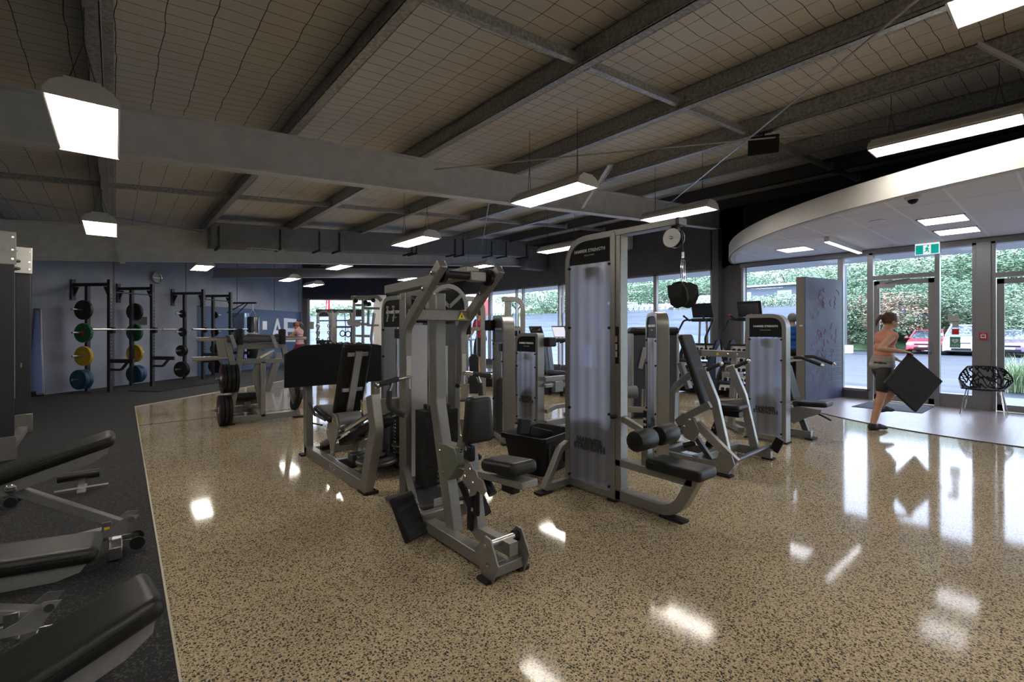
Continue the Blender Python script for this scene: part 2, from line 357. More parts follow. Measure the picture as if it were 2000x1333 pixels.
# ================================================================ FLOORS
FX = 11.9                      # inside face of the glazed facade
WD = Vector((.742, .670, 0)); WP = Vector((1.96, 17.41, 0))   # left rear wall: direction and a point on it
WN = Vector((-.670, .742, 0))  # its outward side
CORNER = Vector((6.08, 21.13, 0))
structure(MB().box((-12, -7, -.2), (12.1, 24, 0)).build('floor', m_floor, smooth=False))
ec = Vector((.27, 11.3, 0))
far = ec + WD * 14
wl = WP - WD * 19
rb = MB().prism([(-11.9, -6.9, .001), (.2, -6.9, .001), (.2, 2.4, .001), (ec.x, ec.y, .001), (far.x, far.y, .001), (CORNER.x, CORNER.y, .001), (-9.2, 7.2, .001), (-11.9, 4.8, .001)], (0, 0, .009))
structure(rb.build('floor_rubber', m_rub, smooth=False))
structure(MB().sweep([(.205, -6.9, .006), (.205, 2.4, .006), (ec.x + .012, ec.y - .01, .006), (far.x, far.y - .01, .006)], .012, .01, (0, 0, 1)).build('trim_1', mat('edge_strip', (.5, .46, .38), .4), smooth=False))
# timber entrance floor: a disc segment against the facade
fc = Vector((12.46, .47)); fr_ = 3.945
arc = [(fc.x + fr_ * math.cos(a), fc.y + fr_ * math.sin(a), .001) for a in [R(95 + 170 * i / 60) for i in range(61)]]
arc = [p for p in arc if p[0] < FX]
arc = [(FX, arc[0][1], .001)] + arc + [(FX, arc[-1][1], .001)]
structure(MB().prism(arc, (0, 0, .004)).build('floor_entrance', m_timber, smooth=False))
structure(MB().sweep(arc[1:-1], .02, .012, (0, 0, 1)).build('trim_2', alud, smooth=False))
structure(MB().sweep([(.27, 9.3 - .25, .0012), (5.4, 9.3, .0012)], .006, .0015, (0, 0, 1)).build('trim_3', darkink, smooth=False))

# ================================================================ ROOF
def rz(x): return 3.116 + .0743 * x         # underside of the rafters
def rt(x): return rz(x) + .47
PD = .27                                    # purlin depth
x0, x1 = -12, 12.1
structure(MB().prism([(x0, -7, rt(x0) + PD), (x1, -7, rt(x1) + PD), (x1, 24, rt(x1) + PD), (x0, 24, rt(x0) + PD)], (0, 0, .15)).build('ceiling', m_roof, smooth=False))
def Ibeam(y, x0, x1, zb, zt, name, label, m, w=.17):
    b = MB(); tf = .018
    for (a, c, ww) in ((zb, zb + tf, w), (zt - tf, zt, w), (zb, zt, .012)):
        b.prism([(x0, y - ww / 2, 0 + a + .0743 * x0), (x0, y + ww / 2, a + .0743 * x0), (x0, y + ww / 2, c + .0743 * x0), (x0, y - ww / 2, c + .0743 * x0)], (x1 - x0, 0, .0743 * (x1 - x0)))
    return tag(b.build(name, m, smooth=False), label, 'beam')
Ibeam(5.94, -12, FX, 3.116, 3.586, 'steel_rafter', 'deep pale steel beam crossing under the netted roof, nearest the camera', beamw)
Ibeam(12.78, -12, FX, 2.85, 3.586, 'steel_rafter', 'deep pale steel beam behind the rectangular duct, above the storage racks', beamw)
Ibeam(-.82, -12, FX, 3.116, 3.586, 'steel_rafter', 'steel beam crossing the roof above and behind the camera', beamw)
b = MB(); p0 = ad(14.9, 417, 526); p1 = ad(14.9, 980, 526)
dv = (p1 - p0); up = Vector((0, 0, 1)); nv = Vector((SN, CS, 0))
for a, c, ww in ((0, .018, .16), (-.27, -.252, .16), (-.27, .018, .012)):
    b.prism([p0 - nv * ww / 2 + up * a, p0 + nv * ww / 2 + up * a, p0 + nv * ww / 2 + up * c, p0 - nv * ww / 2 + up * c], dv)
tag(b.build('lintel_beam', mat('blue_white_beam', (.34, .36, .42), .5), smooth=False), 'low pale beam running level across the far end of the room, below the roof', 'beam')
pl = [-.08 + 1.704 * k for k in range(-6, 8)]
ORD = ['first', 'second', 'third', 'fourth', 'fifth', 'sixth', 'seventh', 'eighth', 'ninth', 'tenth', 'eleventh']
names = {0: 'nearly vertical in the picture, above the big lamp', 1: 'second from the left lamp, meeting the near beam left of centre', 2: 'long one crossing from top centre with a bright blue lower edge', 3: 'fourth from the left lamp, ending above the pulldown tower', 4: 'crossing behind the black speaker', 5: 'between the black speaker and the curved white canopy', 6: 'dark one just above the curved white canopy'}
for i, x in enumerate(pl):
    # Z section: web, bottom flange towards -x, top flange towards +x
    z0 = rt(x); b = MB(); t = .004
    for (xa, xb, za, zb) in ((x - .006, x, z0, z0 + PD), (x - .095, x, z0, z0 + t * 2), (x - .095, x - .09, z0, z0 + .022), (x - .006, x + .07, z0 + PD - t * 2, z0 + PD)):
        b.box((xa, -7, za), (xb, 24, zb))
    b.box((x - .012, -7, z0 + .09), (x - .006, 24, z0 + .12))
    k = i - 6
    tag(b.build('purlin', galv if k < 6 else alud, smooth=False), 'galvanised purlin ' + names.get(k, ORD[-k - 1] + ' one left of the lamps over the rubber floor' if k < 0 else 'against the glazed wall'), 'roof beam', 'galvanised roof purlins')
# bridging channels between purlins, one row per bay
rows = ((2.95, 'in the row before the near beam'), (9.6, 'in the row behind the near beam'))
n_ = 0
for yb, w_ in rows:
    for i in range(3, len(pl) - 1):
        a, c = pl[i], pl[i + 1]; z = rt((a + c) / 2) + .06; b = MB(); sl = .0743
        b.prism([(a + .004, yb - .03, rt(a) + .05), (a + .004, yb + .03, rt(a) + .05), (a + .004, yb + .03, rt(a) + .13), (a + .004, yb - .03, rt(a) + .13)], (c - a - .012, 0, sl * (c - a)))
        b.box((c - .05, yb - .045, rt(c) + .02), (c - .007, yb + .045, rt(c) + .17))
        tag(b.build('bridging_channel', galv, smooth=False), 'steel channel bridging two purlins, %s from left %s' % (ORD[i - 3], w_), 'roof bracing', 'bridging channels ' + w_)
# wind bracing rods, crossing
rods = [((5.9 - 5.75, 6.05, rz(.15) + .42), (-7.2, 12.7, rz(-7.2) + .42), 'thin bracing rod crossing above the left lamps, running up to the near beam', ), ((-7.0, 6.05, rz(-7) + .42), (1.5, 12.6, rz(1.5) + .40), 'thin bracing rod crossing above the left lamps, running down to the duct')]
tag(MB().tube([(3.45, 5.84, rz(3.45) + .33), (9.9, -.7, rz(9.9) + .40)], .011, 6).build('bracing_rod', steel), 'thin rod from the near pale beam passing under the purlins to the upper right', 'bracing rod')
tag(MB().tube([(9.3, 5.84, rz(9.3) + .34), (3.0, -.7, rz(3) + .36)], .011, 6).build('bracing_rod', steel), 'thin rod crossing in front of the black speaker to the top of the picture', 'bracing rod')
for a, c, l in rods: tag(MB().tube([a, c], .011, 6).build('bracing_rod', steel), l, 'bracing rod')
tag(MB().tube([(4.6, 6.0, rz(4.6) + .3), (8.8, 12.0, rz(8.8) + .3)], .011, 6).build('bracing_rod', steel), 'thin rod behind the near beam, coming down to the right part of the duct', 'bracing rod')

# ================================================================ WALLS
# left rear wall of tall concrete panels with a blue painted band
L0 = WP - WD * 18; L1 = CORNER
top = 5.2
structure(MB().prism([L0, L1, L1 + V(0, 0, top), L0 + V(0, 0, top)], WN * .2).build('wall_left', m_wallL, smooth=False))
for k, px in enumerate((60, 222, 363, 463, 536, 583)):
    r = ray(px, 643); t = (WP.y * r.x - WP.x * r.y) / (WD.x * r.y - WD.y * r.x); p = WP + WD * t - WN * .002
    structure(MB().sweep([p, p + V(0, 0, top - .1)], .035, .006, WD).build('trim_%d' % (k + 4), m_dark, smooth=False))
def onw(px, py, off=0.0):
    # photograph point on the left rear wall
    r = ray(px, py); q = WP - WN * off; t = (q.y * r.x - q.x * r.y) / (WD.x * r.y - WD.y * r.x); p = q + WD * t; s = p.x / r.x if abs(r.x) > .2 else p.y / r.y
    return V(p.x, p.y, CAM.z + r.z * s)
bp = [onw(385, 596, .004), onw(385, 643, .004)]
A = onw(385, 597, .004); B_ = onw(588, 610, .004)
bandL = MB().prism([V(A.x, A.y, 0.0), V(B_.x, B_.y, 0.0), V(B_.x, B_.y, B_.z), V(A.x, A.y, A.z)], WN * -.002)
structure(bandL.build('wall_left_band', m_band, smooth=False))
# back wall, square to the left one, with a wide glazed opening
BE = Vector((11.9, 17.6, 0)); BD = (BE - CORNER).normalized(); BN = Vector((-BD.y, BD.x, 0)); DB = CORNER.dot(BN)
def onb(px, py, off=0):
    r = ray(px, py); return CAM + r * ((DB - off) / r.dot(BN))
e0 = onb(601, 584); e1 = onb(765, 584); zt_ = e0.z; endp = BE
def vw(a, c, z0, z1, nm, m=m_dark):
    return structure(MB().prism([V(a.x, a.y, z0), V(c.x, c.y, z0), V(c.x, c.y, z1), V(a.x, a.y, z1)], BN * .2).build(nm, m, smooth=False))
m_blue = mat('dark_blue_wall_paint', (.03, .034, .055), .6)
vw(CORNER, e0, 0, zt_, 'wall_back'); vw(e1, endp, 0, zt_, 'wall_back_side', m_blue); vw(CORNER, endp, zt_, top, 'wall_back_upper', m_blue)
structure(MB().prism([V(e0.x, e0.y, .08), V(e1.x, e1.y, .08), V(e1.x, e1.y, zt_), V(e0.x, e0.y, zt_)], BN * .01).build('window_back_glass', m_glass, smooth=False))
b = MB()
for px in (601, 604, 690, 763):
    p = onb(px, 584, .03); b.cbox((p.x, p.y, zt_ / 2), (.05, .08, zt_), Matrix.Rotation(math.atan2(BD.y, BD.x), 3, 'Z'))
for z in (.05, zt_ - .03): b.prism([V(e0.x, e0.y, z - .03) - BN * .06, V(e1.x, e1.y, z - .03) - BN * .06, V(e1.x, e1.y, z + .03) - BN * .06, V(e0.x, e0.y, z + .03) - BN * .06], BN * .08)
structure(b.build('window_back', alu, smooth=False))
fm = MB().prism([V(e0.x, e0.y, .1), V(e1.x, e1.y, .1), V(e1.x, e1.y, 2.0), V(e0.x, e0.y, 2.0)], BN * -.004)
tag(fm.build('window_film', m_film, smooth=False), 'frosted striped film on the lower part of the far end window', 'window film')
# room sides never seen but needed to hold the light
structure(MB().box((-12.1, -7.1, -.1), (12.1, -6.9, 4.6)).build('wall_behind', white, smooth=False))
structure(MB().box((-12.1, -7.1, -.1), (-11.9, 8, 3.6)).build('wall_far_left', white, smooth=False))

# facade: plane x = FX
ZT = 3.0
ylist = [('win', 17.55, 15.75), ('win', 15.6, 14.0), ('win', 13.58, 11.7), ('win', 11.5, 9.75), ('win', 9.62, 7.86), ('win', 7.78, 6.16), ('win', 5.33, 3.32), ('win', 3.24, 2.80)]
EY = (onb(955, 643)).y + .6
up_ = MB().box((FX, 5.75, ZT), (FX + .2, 17.6, 4.75))
structure(up_.build('wall_right_upper', m_dark, smooth=False))
structure(MB().box((FX, -7, 3.06), (FX + .2, 5.75, 4.75)).build('wall_right_entrance', m_blackwall, smooth=False))
structure(MB().box((FX, 5.33, 0), (FX + .2, 6.16, 4.75)).build('wall_right_pier', m_dark, smooth=False))
structure(MB().box((FX - .22, 5.86, 0), (FX, 6.02, rz(FX))).build('column_1', mat('grey_column_paint', (.12, .118, .122), .5), bevel=.004))
nwin = 0
def frame_yz(b, ya, yb, za, zb, t=.05, d=.11):
    b.box((FX - .02, ya, za), (FX + d - .02, ya - t, zb)); b.box((FX - .02, yb, za), (FX + d - .02, yb + t, zb))
    b.box((FX - .02, ya, za), (FX + d - .02, yb, za + t)); b.box((FX - .02, ya, zb - t), (FX + d - .02, yb, zb))
for k, (_, ya, yb) in enumerate(ylist):
    z0 = .22 if ya < 4 or ya > 6 else .10
    b = MB(); frame_yz(b, ya + .04, yb - .04, z0 - .06, ZT + .02)
    if k not in (6, 7): b.box((FX - .01, (ya + yb) / 2 - .02, z0), (FX + .07, (ya + yb) / 2 + .02, ZT)) if False else None
    structure(b.build('window_%d' % (k + 1), alu, smooth=False))
    structure(MB().box((FX + .03, ya, z0), (FX + .042, yb, ZT)).build('window_%d_glass' % (k + 1), m_glass, smooth=False))
    structure(MB().box((FX, ya + .07, 0), (FX + .15, yb - .07, z0 - .05)).build('wall_right_sill_%d' % (k + 1), alud, smooth=False))
    if k < 7:
        f = MB().box((FX + .022, ya - .02, z0), (FX + .026, yb + .02, 2.0))
        wf = f.build('window_film', m_film, smooth=False)
        tag(wf, ['frosted striped film on the pane closest to the far back wall', 'frosted striped film on the second pane from the far back wall', 'frosted film on the pane behind the curved cable frames', 'frosted film on the pane left of the tall pulldown tower', 'frosted film on the pane just right of the tall pulldown tower', 'frosted film on the pane left of the grey column', 'frosted film behind the right stair climber and the board'][k], 'window film')
        # row of small white running figures along the film edge
        b = MB(); y = ya - .1; j = 0
        while y > yb + .1:
            s = .075; x = FX + .021; zc = 2.02
            def q(u, w): return (x, y - u * s, zc + w * s)
            for (u0, w0, u1, w1, tt) in ((0, .9, -.25, .2, .24), (-.25, .2, .3, -.3, .2), (.3, -.3, .1, -.9, .17), (-.25, .2, -.7, -.3, .2), (-.7, -.3, -1.15, -.2, .17), (0, .8, .45, .45, .15), (.45, .45, .8, .8, .15), (0, .8, -.5, .75, .15), (-.5, .75, -.7, .3, .15)):
                b.sweep([q(u0, w0), q(u1, w1)], .002, tt * s, (1, 0, 0))
            b.prism([(x, y - .12 * s + .2 * s * math.cos(a), zc + 1.2 * s + .2 * s * math.sin(a)) for a in [R(60 * i) for i in range(6)]], (.001, 0, 0))
            y -= .19; j += 1
        b.build('running_figures', ink, wf, smooth=False)['kind'] = 'stuff'
# entrance joinery
def pane(nm, ya, yb, za, zb, n=[8]):
    structure(MB().box((FX + .03, ya, za), (FX + .042, yb, zb)).build(nm, m_glass, smooth=False))
b = MB()
for y in (2.74, 1.72, 1.21, .98, -.28, -2.2, -4.2): b.box((FX - .05, y - .035, 0), (FX + .1, y + .035, ZT))
b.box((FX - .04, 2.8, 2.45), (FX + .1, 1.7, 2.53)); b.box((FX - .04, .98, 2.36), (FX + .1, -.3, 2.44))
b.box((FX - .05, 3.3, 2.96), (FX + .12, -7, 3.07)); b.box((FX - .04, 1.72, .16), (FX + .1, 1.21, .25)); b.box((FX - .02, 1.72, 0), (FX + .1, 1.21, .16))
b.box((FX - .03, 5.4, 2.97), (FX + .12, 3.2, 3.07))
structure(b.build('window_9', alu, smooth=False))
structure(MB().box((FX - .09, 1.19, 0), (FX + .12, 1.0, ZT)).build('column_2', alu, bevel=.004))
pane('window_9_glass', 2.7, 1.75, 2.53, 2.96); pane('window_10_glass', 1.69, 1.23, .25, 2.96); pane('window_11_glass', .95, -.26, 2.44, 2.96); pane('window_12_glass', -.32, -2.18, .1, 2.96); pane('window_13_glass', -2.22, -4.2, .1, 2.96)
def door(n, ya, yb, zt):
    b = MB(); t = .09; x0, x1 = FX - .03, FX + .03
    b.box((x0, ya, .02), (x1, ya - t, zt)); b.box((x0, yb, .02), (x1, yb + t, zt)); b.box((x0, ya, zt - t), (x1, yb, zt)); b.box((x0, ya, .02), (x1, yb, .13))
    d = structure(b.build('door_%d' % n, alu, bevel=.003))
    structure(MB().box((FX - .004, ya - t + .01, .12), (FX + .004, yb + t - .01, zt - t + .01)).build('door_%d_glass' % n, m_glass, smooth=False))
    return d
d1 = door(1, 2.69, 1.76, 2.42); d2 = door(2, .93, -.24, 2.33)
b = MB().box((FX - .045, 1.83, .97), (FX - .03, 1.79, 1.2)); b.tube([(FX - .03, 1.81, 1.03), (FX - .08, 1.81, 1.03), (FX - .085, 1.94, 1.03)], .011, 8)
b.build('door_handle', chrome, d1); MB().box((FX - .09, 2.63, 2.27), (FX - .03, 2.33, 2.35)).build('door_closer', frame_lt, d1)
MB().tube([(FX - .06, 2.5, 2.36), (FX - .1, 2.3, 2.41), (FX - .05, 2.12, 2.43)], .008, 6).build('closer_arm', alud, d1)
# white canopy ceiling with a curved fascia
ccx, ccy, ccr = 13.9, -1.35, 7.2
carc = [(ccx + ccr * math.cos(R(a)), ccy + ccr * math.sin(R(a))) for a in [104 + i * 2 for i in range(60)]]
carc = [Vector((x, y, 3.05)) for x, y in carc if x < FX]
cpl = [V(FX, carc[0].y, 3.05)] + carc + [V(FX, carc[-1].y, 3.05)]
structure(MB().prism([(p.x, p.y, 3.08) for p in cpl], (0, 0, .02)).build('ceiling_canopy', m_tile, smooth=False))
cn = MB().sweep([V(p.x, p.y, 3.05 + .145) for p in carc], .29, .03, (0, 0, 1))
structure(cn.build('ceiling_canopy_fascia', m_canopy))
structure(MB().sweep([V(p.x, p.y, 3.06) + (V(ccx, ccy, 3.06) - V(p.x, p.y, 3.06)).normalized() * .06 for p in carc], .02, .13, (0, 0, 1)).build('trim_20', m_canopy))
structure(MB().prism([(p.x, p.y, 3.34) for p in cpl], (0, 0, .01)).build('ceiling_canopy_top', m_blackwall, smooth=False))
# outside canopy (eaves) over the entrance front
structure(MB().box((FX + .2, -8, 3.05), (FX + 1.9, 18, 3.3)).build('ceiling_eaves', white, smooth=False))
# ================================================================ LAMPS
m_refl = mat('white_reflector', (.85, .84, .8), .25)
def lamp(x, y, z, label, L=1.2, W=.37, hang=True, group='fluorescent lamps over the gym floor'):
    t = thing('high_bay_lamp', label, 'ceiling lamp', (x, y, z), group)
    b = MB(); pr = [(-W / 2, 0), (-W / 2, .03), (-W / 2 + .035, .075), (-.09, .10), (-.09, .135), (.09, .135), (.09, .10), (W / 2 - .035, .075), (W / 2, .03), (W / 2, 0), (W / 2 - .006, 0), (W / 2 - .012, .03), (-W / 2 + .012, .03), (-W / 2 + .006, 0)]
    b.prism([(x + a, y - L / 2, z + c) for a, c in pr], (0, L, 0)).build('housing', offwhite, t, smooth=False)
    for s in (-1, 1):
        MB().prism([(x + a, y + s * L / 2, z + c) for a, c in [(-W / 2, -.004), (-W / 2, .03), (-W / 2 + .035, .085), (-.1, .115), (.1, .115), (W / 2 - .035, .085), (W / 2, .03), (W / 2, -.004)]], (0, .012 * s, 0)).build('end_cap', offwhite, t, smooth=False)
    for k in range(4):
        xx = x + (k - 1.5) * W * .235
        MB().tube([(xx, y - L / 2 + .03, z + .012), (xx, y + L / 2 - .03, z + .012)], .0085 * 2, 8).build('lamp_tube', m_tube, t)
    rb = MB()
    for k in range(5):
        xx = x + (k - 2) * W * .235
        rb.prism([(xx - .014, y - L / 2 + .01, z + .028), (xx + .014, y - L / 2 + .01, z + .028), (xx, y - L / 2 + .01, z + .001)], (0, L - .02, 0))
    rb.build('reflector', m_refl, t, smooth=False)
    if hang:
        zz = rt(x) + .02; b = MB()
        for s in (-1, 1):
            yy = y + s * L * .36; zk = z + .135 + (zz - z) * .45
            MB().tube([(x - .08, yy - .06, z + .12), (x, yy, zk), (x + .08, yy + .06, z + .12)], .0035, 5, False).tube([(x, yy, zk), (x, yy, zz + .2)], .0035, 5, False).build('hanging_wire', alud, t)
    return t
lamp(-.16, 4.66, 2.90, 'big bright lamp at upper left, nearest over the speckled rubber floor')
lamp(-.16, 9.12, 2.90, 'bright lamp below the big left one, in front of the far pale beam')
lamp(1.62, 13.7, 2.93, 'small lamp far left, glowing just below the far pale beam')
lamp(4.28, 4.32, 3.15, 'lamp hanging in front of the near pale beam, above the pulldown tower')
lamp(7.2, 4.3, 3.35, 'lamp partly behind the pulldown arm, at the end of the near beam')
lamp(4.24, 7.85, 3.05, 'lamp hanging in front of the rectangular duct')
lamp(6.8, .95, 3.5, 'long lamp at the right edge, above the curved white canopy')
lamp(3.8, -.12, 3.3, 'lamp cut off by the top right corner of the picture')
lamp(4.95, 13.7, 3.22, 'small lamp left of the rowing machine top, just below the far beam')
lamp(4.3, 16.3, 3.03, 'left of the two small lamps by the rear corner')
lamp(5.35, 17.3, 2.98, 'lamp with curved hood in the rear corner, lowest of the far ones')
lamp(7.9, 11.0, 3.2, 'small lamp seen through the top of the row machine arms')
lamp(7.6, 14.4, 3.12, 'tiny lamp beside the top left post of the row machine')
lamp(7.9, 7.7, 3.28, 'lamp half hidden behind the left edge of the pulldown tower')
for i, (x, y) in enumerate(((-.16, -3.6), (4.2, -3.9), (8.4, -3.6), (-4.6, .4), (-4.6, -3.8), (-4.4, 5.0), (-.16, .25))):  # unseen lamps; those behind and to the left are added for their light
    lamp(x, y, 2.95 + .07 * max(0, x), 'lamp outside the picture, ' + ('behind the camera over the rubber floor', 'behind the camera in the middle', 'behind the camera near the glazing', 'left of the camera', 'far left behind the camera', 'left of the bench row', 'straight above the camera')[i], group='lamps outside the picture')
def panel(x0, x1, y0, y1, label):
    t = thing('ceiling_panel_light', label, 'ceiling light', (x0, y0, 3.05), 'recessed panel lights over the entrance')
    b = MB()
    for a, c in (((x0, y0), (x1, y0 + .02)), ((x0, y1 - .02), (x1, y1)), ((x0, y0), (x0 + .02, y1)), ((x1 - .02, y0), (x1, y1))): b.box((*a, 3.066), (*c, 3.079))
    b.build('frame', white, t, smooth=False)
    MB().box((x0 + .02, y0 + .02, 3.070), (x1 - .02, y1 - .02, 3.078)).build('diffuser', m_panel, t, smooth=False)
panel(9.15, 9.75, 1.03, 1.57, 'recessed light nearer the curved edge, of the pair before the door')
panel(10.4, 11.0, 1.03, 1.57, 'recessed light nearer the door, of the pair')
panel(10.35, 10.95, 3.45, 4.0, 'single recessed light above the chalkboard wall')
t = thing('linear_light', 'slim white batten light fixed under the entrance ceiling', 'ceiling light', (10.6, 2.86, 2.95))
MB().box((9.62, 2.82, 2.99), (11.6, 2.90, 3.078)).build('housing', white, t); MB().box((9.63, 2.825, 2.98), (11.59, 2.895, 2.99)).build('diffuser', m_linear, t, smooth=False)
# exit sign
m_green = mat('exit_sign_green', (0, .33, .29), .4, emit=(0, .42, .36), estr=.25)
m_signw = mat('exit_sign_white', (.9, .92, .92), .4, emit=(.9, .95, .95), estr=.3)
X = 11.5; A = ax(X, 1787, 480); B = ax(X, 1835, 480); zt1, zb1 = ax(X, 1811, 478).z, ax(X, 1811, 497).z
t = thing('exit_sign', 'green running-man exit sign hanging under the entrance ceiling', 'sign', (X, A.y, zb1))
MB().box((X, A.y, zb1), (X + .03, B.y, zt1 + .03)).build('sign_body', m_signw, t)
MB().box((X - .002, A.y - .01, zb1 + .008), (X, B.y + .01, zt1 - .004)).build('green_panel', m_green, t, smooth=False)
MB().box((X + .002, A.y - .02, zt1 + .03), (X + .028, B.y + .02, 3.05)).build('mounting_bracket', white, t)
ym = (A.y + B.y) / 2; zm = (zb1 + zt1) / 2; hh = (zt1 - zb1) * .44
MB().box((X - .004, ym + hh * .68, zm - hh), (X - .002, ym - hh * .68, zm + hh)).build('pictogram_panel', m_signw, t, smooth=False)
b = MB()
def q(u, w_): return (X - .005, ym - u * hh * .62, zm + w_ * hh * .85)
for (u0, w0, u1, w1, tt) in ((.05, .6, -.05, -.05, .34), (-.05, -.05, .45, -.3, .26), (.45, -.3, .35, -.85, .2), (-.05, -.05, -.4, -.55, .24), (-.4, -.55, -.85, -.6, .18), (.05, .5, .45, .1, .17), (.45, .1, .75, .25, .15), (.05, .5, -.4, .4, .17), (-.4, .4, -.6, .05, .15)):
    b.sweep([q(u0, w0), q(u1, w1)], .002, tt * hh, (1, 0, 0))
b.prism([(X - .005, ym - .18 * hh + .2 * hh * math.cos(R(45 * i)), zm + .78 * hh + .2 * hh * math.sin(R(45 * i))) for i in range(8)], (-.001, 0, 0))
b.build('running_man', m_green, t, smooth=False)
# canopy fittings
def dome(px, py, z, r, nm, lab, cat, dark=True):
    p = az(z, px, py); t = thing(nm, lab, cat, p)
    MB().lathe(p, (0, 0, -1), [(-.002, r * 1.1), (r * .5, r * 1.1), (r * .65, r * .9)]).build('base', white, t)
    MB().ball(p - V(0, 0, r * .6), r * .75, 14).build('dome', black if dark else white, t)
dome(1783, 383, 3.077, .075, 'security_camera', 'dome camera under the curved white ceiling', 'camera')
p = az(3.077, 1741, 479); tag(MB().lathe(p, (0, 0, -1), [(0, .055), (.02, .055), (.035, .035)]).build('smoke_detector', white), 'small round detector under the entrance ceiling by the exit sign', 'smoke detector')
p = az(3.077, 1713, 432); tag(MB().lathe(p, (0, 0, -1), [(0, .11), (.006, .11), (.012, .08)]).build('ceiling_speaker', white), 'flat round disc in the entrance ceiling', 'ceiling speaker')
# black speaker under the purlins
p = ax(6.7, 1490, 268); t = thing('loudspeaker', 'black wedge loudspeaker hung under the purlins', 'speaker', p)
c = p - V(0, 0, .11); M = Matrix.Rotation(R(-62), 3, 'Z') @ Matrix.Rotation(R(18), 3, 'X')
b = MB(); pr = [(-.19, -.08), (.19, -.08), (.14, .12), (-.14, .12)]
vs = [M @ Vector((a, d, s)) + c for s in (-.12, .12) for a, d in pr]
b.add(vs, [(3, 2, 1, 0), (4, 5, 6, 7), (0, 1, 5, 4), (1, 2, 6, 5), (2, 3, 7, 6), (3, 0, 4, 7)]).build('cabinet', black, t, bevel=.015)
b = MB().cbox(c + M @ Vector((0, -.085, 0)), (.35, .012, .21), M); b.build('grille', rubber, t)
MB().tube([c + V(0, 0, .1), (p.x + .05, p.y, rt(6.7) + .03)], .012, 8).build('bracket', black, t)
# duct along the second rafter
t = thing('air_duct', 'long rectangular sheet-metal duct fixed along the far pale beam', 'duct', (1.6, 12.15, 3.2))
m_duct = mat('duct_sheet_metal', (.23, .24, .25), .45, .45, noise=(5, .9, 1.12))
def dz(x): return 3.26 + .0735 * (x - 1.6)
xs = [1.6, 3.9, 6.6, 8.2, 10.9]
for a, c in zip(xs[:-1], xs[1:]):
    MB().prism([(a + .004, 12.15, dz(a)), (a + .004, 12.62, dz(a)), (a + .004, 12.62, dz(a) + .52), (a + .004, 12.15, dz(a) + .52)], (c - a - .008, 0, dz(c) - dz(a))).build('duct_section', m_duct, t, bevel=.006)
for x in (1.75, 3.0, 3.9, 4.4, 6.45, 6.6, 7.9, 8.2, 9.3, 9.9, 10.8):
    MB().box((x - .02, 12.10, dz(x) - .04), (x + .02, 12.66, dz(x) - .005)).box((x - .012, 12.12, dz(x) - .04), (x + .012, 12.145, rt(x))).build('strap_bracket', blackm, t)
b = MB()
for k in range(9): b.cbox((2.35 + k * .09, 12.38, dz(2.5) - .01 + k * .0066), (.03, .3, .02), Matrix.Rotation(R(40), 3, 'Y'))
b.box((2.28, 12.22, dz(2.5) - .012), (3.12, 12.24, dz(2.5) + .01)).box((2.28, 12.54, dz(2.5) - .012), (3.12, 12.56, dz(2.5) + .01)).build('vent_grille', white, t)
tag(MB().box((10.95, 12.2, 3.55), (11.85, 12.62, 4.2)).build('duct_end_box', m_duct), 'pale square box at the right end of the duct', 'duct')
# vertical stub under the far beam and fly braces
tag(MB().sweep([(.02, 12.64, 3.33), (.12, 12.64, 2.80)], .09, .012, (1, 0, 0)).build('beam_stiffener', beamw, smooth=False), 'short pale plate on the far beam below the left lamp', 'beam bracket')
def brace(a, c, lab): tag(MB().sweep([a, c], .07, .006, (1, .3, 0)).sweep([Vector(a) + V(.035, 0, 0), Vector(c) + V(.035, 0, 0)], .006, .05, (1, .3, 0)).build('fly_brace', offwhite, smooth=False), lab, 'roof bracing')
pA = ay(5.84, 1138, 408); pB = ax(5.0, 1193, 322)
brace(pA, pB, 'pale angle brace crossing the near beam behind a hanging lamp')
brace(ad(4.0, 2015, 136), ad(4.5, 1910, 84), 'pale angle brace at the right edge under the top right lamp')
# facade upper wall fittings
A = ax(FX, 1209, 464); B = ax(FX, 1237, 488)
t = thing('air_conditioner', 'white wall air conditioner high on the dark wall by the tower', 'air conditioner', (FX, A.y, B.z))
MB().box((FX - .22, A.y + .9, B.z + .02), (FX, B.y, A.z + .1)).build('body', white, t, bevel=.03); MB().box((FX - .2, A.y + .85, B.z - .005), (FX - .08, B.y + .05, B.z + .03)).build('louvre', offwhite, t)
tag(MB().tube([ax(11.7, 1338, 397), ax(11.7, 1345, 399), ax(11.7, 1365, 396), ax(11.7, 1400, 386), ax(11.7, 1455, 366)], .02, 6).build('yellow_hose', mat('yellow_hose', (.45, .36, .12), .5)), 'yellowish cable run along the top of the wall over the grey column', 'cable')
# round clock on the left wall, small sign, camera
c = onw(305, 543, .05); t = thing('wall_clock', 'round dark clock with pale rim on the left panel wall', 'clock', c); n = -WN
MB()._lat(c, n, [(0, .155), (.04, .155), (.05, .145), (.04, .13), (.02, .13)], 32).build('rim', chrome, t)
MB().lathe(c, n, [(0, .13), (.022, .13)], 32).build('clock_face', mat('clock_face', (.12, .13, .15), .3), t)
MB().sweep([c + n * .025 - WD * .09, c + n * .025 + WD * .1], .008, .014, n).build('clock_hands', white, t)
p = onw(253, 507, .3); t = thing('security_camera', 'small white dome camera under the far beam by the panel wall', 'camera', p)
MB().lathe(p, (0, 0, 1), [(0, .08), (.06, .08), (.07, .04)]).build('base', white, t); MB().ball(p, .06, 12).build('dome', black, t)
MB().tube([p + V(0, 0, .06), (p.x, p.y, rt(p.x) + .1)], .012, 6).build('stem', white, t)
a = onw(273, 627, .012); o = MB().cbox(a, (.42, .02, .22), Matrix.Rotation(math.atan2(WD.y, WD.x), 3, 'Z')).build('wall_sign', blackm)
